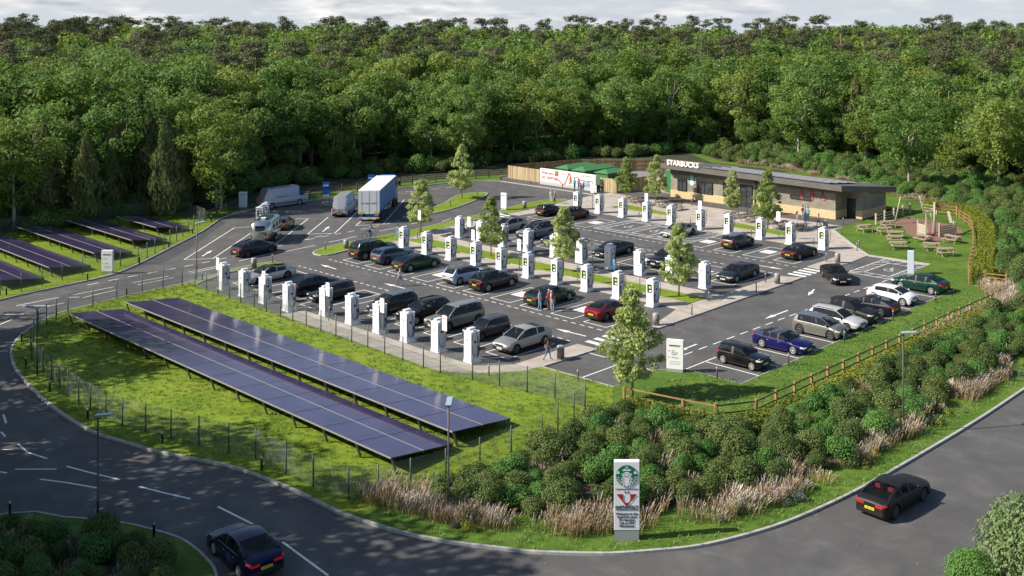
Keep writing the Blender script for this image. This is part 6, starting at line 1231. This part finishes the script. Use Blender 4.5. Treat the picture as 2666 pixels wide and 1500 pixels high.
def zone_words(x):
    for lim, w_ in ((300, 'above the far left solar arrays'), (620, 'behind the cypress clump'), (900, 'behind the parked vans'), (1180, 'behind the lorry'), (1480, 'above the welcome wall'), (1760, 'above the green cabins'), (2050, 'behind the cafe roof'), (2320, 'above the right end of the cafe')):
        if x < lim: return w_
    return 'above the play area at the right'
EDGE = [(-128, 8), (-141, 30), (-141, 50), (-141, 62), (-141, 72), (-149, 88), (-148, 106), (-144, 118), (-143, 131), (-135, 148), (-131, 161), (-116, 168), (-103, 166), (-88, 166), (-72, 158), (-58, 162), (-40, 168), (-15, 175)]
def beyond(x, y):       # signed depth past the wood's edge, seen along the view
    best = 1e9; D0, px = cam_xy(x, y); prev = None
    ds = []
    for a, b in zip(EDGE[:-1], EDGE[1:]):
        da, pa = cam_xy(*a); db, pb = cam_xy(*b)
        if min(pa, pb) <= px <= max(pa, pb): k = (px-pa)/(pb-pa+1e-9); ds.append(1/((1-k)/da+k/db))
    if not ds:
        da, pa = cam_xy(*EDGE[0]); db, pb = cam_xy(*EDGE[-1]); ds = [da if px < pa else db]
    return D0-max(ds)
BRO, PIN = [], []
rt = random.Random(5)
for D in [118+6.0*i for i in range(16)]+[216+8*i for i in range(10)]+[300+11*i for i in range(13)]:
    step = 6.6 if D < 216 else (7.6 if D < 300 else 9.5); half0 = (0-CX)/FPX*D-15; half1 = (2666-CX)/FPX*D+15; X = half0
    while X < half1:
        Xj = X+rt.uniform(-.4, .4)*step; Dj = D+rt.uniform(-.4, .4)*step; u = Xj*RGT[0]+Dj*FWD[0]; v = Xj*RGT[1]+Dj*FWD[1]; X += step
        b = beyond(u, v)
        if b < 0: continue
        pine = rt.random() < (.03 if b < 22 else (.15 if b < 60 else .22))
        if pine: PIN.append((Dj, u, v, (rt.uniform(18.5, 22)+min(6.5, max(0, b-60)/24)) if b > 22 else 15, b))
        else: BRO.append((Dj, u, v, (rt.uniform(12.5, 16.5) if b < 14 else rt.uniform(15, 19.5)+min(5.5, max(0, b-50)/28)), b))
def build_wood(lst, n_ind, protos, nm, cat, h0, what, mi):
    lst.sort(); stuff = []; off_ = [0]
    for i, (D, u, v, h, b) in enumerate(lst):
        k = rt.randrange(len(protos)); a = rt.uniform(0, 6.28); wd = rt.uniform(.88, 1.2)
        if i < n_ind+off_[0] and not -60 < cam_xy(u, v)[1] < 2730: off_[0] += 1; stuff.append((k, u, v, 0, h/h0*wd, h/h0, a)); continue
        if i < n_ind+off_[0]:
            row = 'at the wood front' if b < 10 else ('in the wood' if b < 60 else 'deep in the wood'); tone = ('fresh green', 'mid green')[k % 2] if nm == 'broadleaf_tree' else 'flat topped brown green'
            lab = '%s %s %s %s' % (tone, what, row, zone_words(cam_xy(u, v)[1])); tree(nm, cat, protos[k], u, v, h, h0, a, lab, lab, wd)
        else: stuff.append((k, u, v, 0, h/h0*wd, h/h0, a))
    return stuff
sb = build_wood(BRO, 300, PB, 'broadleaf_tree', 'tree', 16, 'broadleaf tree', 0); sp_ = build_wood(PIN, 130, PP, 'pine_tree', 'pine', 21, 'pine', 2)
def thin(V, Q, Vr, k):
    idx = np.arange(0, len(Q), k); q_ = Q[idx]; vv = V[q_.ravel()].reshape(-1, 4, 3); c = vv.mean(1, keepdims=True); vv = c+(vv-c)*math.sqrt(k)*.95; return vv.reshape(-1, 3), np.arange(len(idx)*4).reshape(-1, 4), Vr[idx]
pro = [(*thin(p[2], p[3], p[4], 3), i % 2) for i, p in enumerate(PB)]+[(*thin(p[2], p[3], p[4], 2), 2) for p in PP]
tag(join(pro, sb+[(k+len(PB), *r_) for k, *r_ in sp_], 'far_woods', [LF_G, LF_B, LF_P]), 'far part of the wood up to the skyline, broadleaf and pine crowns mixed', 'woods', kind='stuff')
# young growth at the foot of the wood
for i in range(70):
    k = rt.randrange(len(EDGE)-1); t_ = rt.random(); a, b = EDGE[k], EDGE[k+1]; ex = rt.uniform(-3, 5); u = a[0]+(b[0]-a[0])*t_+FWD[0]*ex; v = a[1]+(b[1]-a[1])*t_+FWD[1]*ex; px_ = cam_xy(u, v)[1]
    if 60 < px_ < 470 and rt.random() < .6: continue
    tree('broadleaf_tree', 'tree', PB[rt.randrange(7)], u, v, rt.uniform(6, 10.5), 16, rt.uniform(0, 6), 'small broadleaf tree at the wood foot '+zone_words(px_), 'young trees at the foot of the wood', rt.uniform(.95, 1.3))
# cypresses
for i, (u, v, h, lab) in enumerate(((-131.9, 61.5, 12.6, 'tall sunlit cypress standing alone in front of the wood'), (-137.0, 54.0, 11.0, 'sunlit cypress left of the clump with pale side'), (-138.4, 57.6, 9.0, 'short dark cypress between the two sunlit ones'), (-140.5, 50.5, 12.0, 'dark cypress at the left end of the clump'), (-141.0, 59.5, 13.5, 'tall dark cypress behind the sunlit one'), (-138.5, 62.5, 13.0, 'dark cypress right behind the lone sunlit one'), (-143.5, 63.5, 15.0, 'tallest dark cypress at the back of the clump'), (-142.5, 55.0, 12.5, 'dark cypress in the middle of the clump'), (-140.0, 46.5, 9.5, 'slender dark cypress near the left broadleaf tree'), (-136.6, 65.6, 11.5, 'dark cypress at the right of the clump'), (-121, 172, 13, 'dark cypress in the wood edge above the cabins'), (-96, 171, 15, 'dark cypress behind the cafe roof'), (-92, 168, 13, 'second dark cypress behind the cafe roof'), (-64, 166, 14, 'dark cypress in the right hand wood edge'))):
    tree('cypress_tree', 'cypress', PC[i % 3], u, v, h, 11, i*1.3, lab, 'cypresses', 1.0 if h < 13 else .9)
# edge trees that show their trunks
for i, (u, v, h, lab) in enumerate(((-137.9, 46.2, 13.5, 'big broadleaf tree with a pale trunk standing among the far left arrays'), (-131.4, 68.6, 11.5, 'sunlit broadleaf tree just right of the lone cypress'), (-134.6, 69.6, 14, 'dense broadleaf tree behind the upright sign slab'), (-139.2, 115.6, 14.5, 'broadleaf tree with a grey trunk above the welcome wall'), (-71.3, 142.5, 13.5, 'forked broadleaf tree among shrubs right of the cafe'), (-103.0, 163, 16, 'tall broadleaf tree with a clear trunk behind the cafe'), (-130.5, 160.5, 16.5, 'tall twin stemmed broadleaf tree above the cafe sign'), (-61, 150, 14, 'broadleaf tree on the right bank beyond the play area'), (-48.0, 146, 15, 'broadleaf tree at the right picture edge'))):
    tree('broadleaf_tree', 'tree', PB[(i*2+1) % 7], u, v, h, 16, i*1.1, lab, None, 1.0)
# trees to the left of the picture that shade the road and the bottom left planting
for i, (u, v, h) in enumerate(((-105, 16, 17), (-97, 18, 18), (-90, 15.5, 18), (-82, 10, 16), (-76, 11.5, 16), (-70, 10.5, 20), (-64, 8.5, 22), (-58, 4.5, 26), (-52, 1.5, 26), (-52, -6, 26), (-86, 6, 20), (-74, 3, 20), (-64, 0, 22))):
    tree('broadleaf_tree', 'tree', PB[i % 7], u, v, h, 16, i*1.7, 'broadleaf tree left of the picture shading the road', 'trees left of the picture', 1.0)
# saplings
for i, (u, v, h, wd, lab) in enumerate(((-45.5, 51.9, 7.3, 1.0, 'large leafy sapling alone at the grass corner'), (-59.4, 74.1, 6.5, 1.0, 'leafy sapling at the right end of the central strip'), (-74.2, 74.3, 6.3, 1.05, 'big leafy sapling in the middle of the central strip'), (-84.5, 73.9, 6.2, .95, 'leafy sapling left of the central strip middle'), (-100.4, 77.0, 6.4, 1.1, 'leafy sapling on the grass island before the lorry'), (-115.4, 95.6, 7.5, .95, 'tall sapling on the pointed grass island'), (-97.7, 110.3, 5.8, 1.1, 'leafy sapling on the plaza left of the cafe'), (-93.3, 111.3, 6.4, 1.0, 'leafy sapling by the cafe roundel window'), (-79.3, 109.9, 5.8, 1.0, 'leafy sapling in front of the cafe entrance'), (-70.8, 105.2, 7.0, .95, 'leafy sapling with pale trunk on the plaza grass strip'))):
    V, Q, Vr, cs = crown_young(500+i); q = MB(); q.tube([(0, 0, 0), (.03, 0, 1.5), (0, .05, 3.5), (0, 0, 6.0)], [.085, .065, .045, .012], n=8)
    for c in cs[:26]: q.tube([(0, 0, max(1.2, c[2]-.9)), (c[0]*.6, c[1]*.6, c[2]-.3), (c[0], c[1], c[2])], [.028, .018, .006], n=5)
    tree('sapling', 'tree', (np_mesh('crown', V, Q, LF_Y, Vr), q.mesh('trunk', BARKY)), u, v, h, 6.4, i*.9, lab, 'saplings between the bays', wd, .1)
# ------------------------------------------------------------------ shrubs and grasses
SH = []
for i in range(9):
    V, Q, Vr = crown_shrub(600+i); SH.append((np_mesh('shrub', V, Q, (LF_S1, LF_S2, LF_S1)[i % 3], Vr), V, Q, Vr, ('dark olive', 'mid green', 'olive green')[i % 3]))
def in_poly(x, y, P):
    c = False; j = len(P)-1
    for i in range(len(P)):
        if (P[i][1] > y) != (P[j][1] > y) and x < (P[j][0]-P[i][0])*(y-P[i][1])/(P[j][1]-P[i][1])+P[i][0]: c = not c
        j = i
    return c
BED1 = [(-43.4, 34.0), (-43.2, 38), (-43.4, 44), (-44.3, 47.6), (-43.5, 49.2), (-38.8, 50.4), (-35.2, 53), (-34.9, 90), (-30.2, 92), (-29.8, 62), (-30.2, 52), (-31.0, 47), (-32.6, 43), (-34.6, 40.0), (-37.4, 37.3), (-40, 35)]
BED2 = [(-34.9, 90), (-38, 97.6), (-40.2, 98.8), (-44.6, 112), (-49.8, 124), (-56, 131), (-62, 134.5), (-74, 140), (-86, 147.5), (-98, 152), (-112, 152), (-122, 158), (-100, 168), (-72, 164), (-40, 160), (-22, 140), (-22, 96), (-30.2, 92)]
BED3 = [(-58.0, 17.5), (-55.5, 19), (-52.5, 20.8), (-50, 21.6), (-47, 21.8), (-44, 20.6), (-42, 17), (-45, 12.5), (-54, 13)]
BED4 = [(-20.6, 42.5), (-16.8, 48.6), (-15.8, 53), (-10, 53), (-10, 40), (-18, 38.5)]
for nm, P in (('planting_bed', BED1), ('planting_bed', BED2), ('planting_bed', BED3)):
    mb = MB(); mb.poly(P, GZ+.012 if P is not BED3 else GZ+.004); tag(mb.build(nm, SOIL), kind='structure')
mb = MB(); mb.prism(spline(BED4, 4, True), 0, .1); tag(mb.build('verge', VERGE), kind='structure')
rs_ = random.Random(21); SP = []
def fill(P, n, rmin, rmax, gap, zone, tries=40):
    xs = [p[0] for p in P]; ys = [p[1] for p in P]; mine = []
    for _ in range(n*tries):
        if len(mine) >= n: break
        x = rs_.uniform(min(xs), max(xs)); y = rs_.uniform(min(ys), max(ys))
        if not in_poly(x, y, P): continue
        px = cam_xy(x, y)
        if px[1] < -60 or px[1] > 2740: continue
        r = rs_.uniform(rmin, rmax)
        if any((x-a)**2+(y-b)**2 < (gap*(r+c))**2 for a, b, c, *_ in mine): continue
        mine.append((x, y, r, zone))
    SP.extend(mine)
fill(BED1, 215, .75, 1.25, .62, 'bed1'); fill(BED3, 34, .7, 1.2, .7, 'bed3'); fill(BED2, 330, 1.0, 1.6, .68, 'bed2')
SP = [s for s in SP if not (abs(s[0]+33.2) < 1.4 and abs(s[1]-37.4) < 1.2) and not (abs(s[0]+41.6) < .5 and abs(s[1]-33.6) < .5)]
SP.sort(key=lambda s: cam_xy(s[0], s[1])[0]/s[2]); shst = []
def shrub_label(i, x, y, z_):
    d, px = cam_xy(x, y)
    if z_ == 'bed3': w_ = 'in the shaded bottom left planting'
    elif z_ == 'bed1': w_ = 'between the solar fence and the welcome totem' if px < 1600 else ('right behind the welcome totem' if px < 1850 else ('on the bank left of the tall right hand lamp' if px < 2330 else 'on the bank right of the tall right hand lamp'))
    else: w_ = 'on the bank behind the cafe' if px < 2250 else ('on the bank beyond the play area' if d > 128 else 'on the bank beyond the clipped hedge')
    return w_
for n, (x, y, r, z_) in enumerate(SP):
    k = rs_.randrange(9); a = rs_.uniform(0, 6.28); hz = r*rs_.uniform(.95, 1.25)
    if n < 290:
        lab = '%s %s shrub %s' % ('large' if r > 1.05 else 'small', 'rounded '+SH[k][4], shrub_label(k, x, y, z_)); o = place(SH[k][0], 'shrub', None, (x, y, .1), a, (r, r, hz)); tag(o, lab, 'shrub', lab)
    else: shst.append((k, x, y, .1, r, hz, a))
pro = [(*thin(s[1], s[2], s[3], 2), (0, 1, 0)[i % 3]) for i, s in enumerate(SH)]
# understorey along the wood's edge
for _ in range(700):
    i = rs_.randrange(len(EDGE)-1); t_ = rs_.random(); a, b = EDGE[i], EDGE[i+1]; d, px = cam_xy(a[0]+(b[0]-a[0])*t_, a[1]+(b[1]-a[1])*t_); ex = rs_.uniform(-9, 8); x = a[0]+(b[0]-a[0])*t_+FWD[0]*ex; y = a[1]+(b[1]-a[1])*t_+FWD[1]*ex; r = rs_.uniform(.9, 2.0); shst.append((rs_.randrange(9), x, y, 0, r, r*rs_.uniform(.8, 1.5), rs_.uniform(0, 6)))
tag(join(pro, shst, 'undergrowth', [LF_S1, LF_S2]), 'mass of low shrubs filling the far banks and the foot of the wood', 'undergrowth', kind='stuff')
# pale willow-like bush at the bottom right
for i, (u, v, r, hh, m_, lab) in enumerate(((-17.2, 46.6, 2.6, 3.0, LF_W, 'big pale feathery bush at the bottom right corner'), (-15.2, 50.2, 2.2, 3.0, LF_W, 'pale feathery bush cut by the right picture edge'), (-19.2, 44.2, 1.2, 1.3, LF_S2, 'small round green bush at the foot of the pale feathery one'))):
    rng = np.random.default_rng(900+i); V, Q, Vr = crown_shrub(900+i, 1.0, .06, 26000, 60); place_ = np_mesh('bush', V, Q, m_, Vr); tag(place(place_, 'bush', None, (u, v, .05), i, (r, r, hh)), lab, 'bush')
# hedges
def hedge(path, wd, h, label, dens=130, size=.16):
    rng = np.random.default_rng(int(wd*100+len(path))); Cs, Ns = [], []
    for a, b in zip(path[:-1], path[1:]):
        a = np.array(a); b = np.array(b); ln = np.linalg.norm(b-a); d = (b-a)/ln; n = np.array([-d[1], d[0]])
        for kind, area in (('top', ln*wd), ('l', ln*h), ('r', ln*h)):
            m_ = int(area*dens); t = rng.random(m_)*ln; s = rng.uniform(-.5, .5, m_)*wd; z = rng.random(m_)*h
            if kind == 'top': P_ = np.stack([a[0]+d[0]*t+n[0]*s, a[1]+d[1]*t+n[1]*s, np.full(m_, h)+rng.normal(size=m_)*.06], 1); nn = np.tile([0, 0, 1.0], (m_, 1))
            else:
                sg = 1 if kind == 'l' else -1; o_ = sg*wd/2+rng.normal(size=m_)*.06; P_ = np.stack([a[0]+d[0]*t+n[0]*o_, a[1]+d[1]*t+n[1]*o_, z], 1); nn = np.tile([n[0]*sg, n[1]*sg, .2], (m_, 1))
            Cs.append(P_); Ns.append(nn)
    C = np.concatenate(Cs); Nn = np.concatenate(Ns)+rng.normal(size=(len(C), 3))*.6; Nn /= np.linalg.norm(Nn, axis=1)[:, None]; V, Q = leaf_quads(C, Nn, size*(.7+.6*rng.random(len(C))), rng, .7)
    o = bpy.data.objects.new('hedge', np_mesh('hedge', V, Q, LF_H, np.clip(.5+rng.normal(size=len(Q))*.22, 0, 1))); COL.objects.link(o); o.location = (0, 0, .1); tag(o, label, 'hedge', 'yellow green hedges'); return o
hedge(spline([(-63.0, 130.3), (-58.6, 130.6), (-55.6, 128.2), (-52.4, 123.6), (-50.3, 119.8), (-47.9, 114.4), (-45.6, 109), (-43.6, 103.6), (-41.7, 98.6), (-40.4, 97.8)], 2), 1.7, 1.15, 'clipped yellow green hedge curving round the play area', 110)
hedge(spline([(-44.6, 50.0), (-41, 50.6), (-38.4, 51.2), (-36.6, 53.2), (-36.2, 58)], 3), 1.5, .65, 'loose yellow green hedge outside the low corner fence', 120); hedge([(-36.0, 58), (-36.0, 72), (-35.8, 88.5)], 1.9, .6, 'low yellow green hedge along the outside of the long rail fence', 110)
# tall grasses: blades in tufts, tan below and silvery above
GRT = M('grass_tan', (.12, .14, .04), .9, col2=(.40, .26, .12), scale=.9); GRS = M('grass_plume', (.36, .25, .17), .9, col2=(.66, .61, .58), scale=.8); GRG = M('grass_green_blade', (.07, .14, .03), .8, col2=(.14, .22, .05), scale=3)
def tuft(seed, nb=64, h=1.0, spread=.5):
    rng = np.random.default_rng(seed); Vs = []; mi = []
    for i in range(nb):
        a = rng.random()*6.283; r = spread*rng.random()**.5; x, y = r*math.cos(a), r*math.sin(a); hh = h*(.65+.45*rng.random()); lx, ly = .42*hh*math.cos(a)*rng.random()+.10*hh, .42*hh*math.sin(a)*rng.random()+.13*hh; w_ = .008; ca = rng.random()*3.14; dx, dy = w_*math.cos(ca), w_*math.sin(ca)
        p0 = (x, y, 0); p1 = (x+lx*.4, y+ly*.4, hh*.68); p2 = (x+lx, y+ly, hh)
        Vs += [(p0[0]-dx, p0[1]-dy, 0), (p0[0]+dx, p0[1]+dy, 0), (p1[0]+dx, p1[1]+dy, p1[2]), (p1[0]-dx, p1[1]-dy, p1[2])]; mi.append(0)
        k = 1.25; Vs += [(p1[0]-dx*.7, p1[1]-dy*.7, p1[2]), (p1[0]+dx*.7, p1[1]+dy*.7, p1[2]), (p2[0]+dx*k, p2[1]+dy*k, p2[2]), (p2[0]-dx*k, p2[1]-dy*k, p2[2])]; mi.append(1 if rng.random() < .5 else 0)
    return np.array(Vs), np.arange(len(Vs)).reshape(-1, 4), np.array(mi)
TF = [tuft(700+i, h=.46+.09*i) for i in range(6)]
def grass(points, name, label, mats, tf=TF):
    Vs, Qs, mi, k = [], [], [], 0
    for x, y, s, sz in points:
        V, Q, m_ = tf[rs_.randrange(len(tf))]; a = rs_.uniform(-.5, .5); c, sn = math.cos(a), math.sin(a); Vs.append(np.stack([(V[:, 0]*c-V[:, 1]*sn)*s+x, (V[:, 0]*sn+V[:, 1]*c)*s+y, V[:, 2]*sz+.1], 1)); Qs.append(Q+k); k += len(V); mi.append(m_)
    me = np_mesh(name, np.concatenate(Vs), np.concatenate(Qs), mats, np.zeros(sum(len(m_) for m_ in mi))); me.polygons.foreach_set('material_index', np.concatenate(mi).astype(np.int32)); o = bpy.data.objects.new(name, me); COL.objects.link(o); tag(o, label, 'grass', kind='stuff')
pts = []
kl = [p for p in k_out if p[0] > -46.5 and p[1] < 95]
for a, b in zip(kl[:-1], kl[1:]):
    ln = math.hypot(b[0]-a[0], b[1]-a[1]); d = ((b[0]-a[0])/ln, (b[1]-a[1])/ln)
    for _ in range(int(ln*10)):
        t_ = rs_.random()*ln; o_ = 1.7+abs(rs_.gauss(0, 1.1)); x, y = a[0]+d[0]*t_-d[1]*o_, a[1]+d[1]*t_+d[0]*o_
        if rs_.random() < .12+.88*(math.sin(x*.8+y*.45)+.5*math.sin(x*1.9-y*1.3) > -.15): pts.append((x, y, rs_.uniform(.8, 1.3), rs_.uniform(.7, 1.15)))
def patch(P, n, pr=1.0):
    xs = [p[0] for p in P]; ys = [p[1] for p in P]; c = 0
    while c < n:
        x = rs_.uniform(min(xs), max(xs)); y = rs_.uniform(min(ys), max(ys)); c += 1
        if in_poly(x, y, P) and math.sin(x*1.1+2)*math.sin(y*.8+x*.3) > -.1*pr-.0: pts.append((x, y, rs_.uniform(.8, 1.3), rs_.uniform(.75, 1.2)))
patch(BED1, 420); patch(BED3, 200); patch(BED2, 420)
patch([(-40.5, 94.6), (-36.5, 89.5), (-34, 92), (-37.5, 97)], 260, 30); patch([(-37.0, 76), (-36.4, 76), (-36.0, 89), (-37.0, 89)], 34, 30); patch([(-47.5, 31.6), (-42, 32.6), (-39, 34.5), (-42.5, 35.5)], 160, 30)
lw = [(-112, 150.5), (-100, 150.5), (-86, 146), (-74, 138.6), (-62, 133.2), (-56, 130), (-55, 131.5), (-62, 135), (-75, 140.5), (-86, 148), (-100, 152.5)]
patch(lw, 1500, 30)
pts = [p for p in pts if not (abs(p[0]+33.1) < .75 and abs(p[1]-37.2) < .75)]
grass(pts, 'ornamental_grass', 'tall tan grasses with silvery plumes between the shrubs and along the kerb', [GRT, GRS])
# low flowers and leafy perennials along the kerb
fp = []
for a, b in zip(kl[:-1], kl[1:]):
    ln = math.hypot(b[0]-a[0], b[1]-a[1]); d = ((b[0]-a[0])/ln, (b[1]-a[1])/ln)
    for _ in range(int(ln*1.6)):
        t_ = rs_.random()*ln; o_ = 1.0+rs_.random()*.9
        if math.sin(a[0]*1.3+a[1]*.7) > .0: fp.append((a[0]+d[0]*t_-d[1]*o_, a[1]+d[1]*t_+d[0]*o_))
fl_ = [crown_shrub(950+i, 1.0, .2, 260, 7) for i in range(3)]
tag(join([(*f, i % 2) for i, f in enumerate(fl_)], [(rs_.randrange(3), x, y, .08, r_ := rs_.uniform(.22, .45), r_, rs_.uniform(0, 6)) for x, y in fp], 'perennials', [LF_S3, LF_H]), 'low grey green and yellow perennials at the kerb edge', 'plants', kind='stuff')
# short blades that break up the near turf
TS = [tuft(760+i, nb=9, h=.13, spread=.16) for i in range(4)]
gp_ = []
for _ in range(26000):
    x = rs_.uniform(-97, -27.5); y = rs_.uniform(26.5, 92)
    if (in_poly(x, y, solar) or (x > -46 and in_poly(x, y, rest) and not in_poly(x, y, BED1))) and cam_xy(x, y)[0] < 118: gp_.append((x, y, rs_.uniform(.8, 1.5), rs_.uniform(.7, 1.2)))
grass(gp_, 'turf_blades', 'short blades of turf on the lawns', [GRG, M('grass_tip', (.16, .23, .04), .8, col2=(.24, .29, .08), scale=3)], TS)
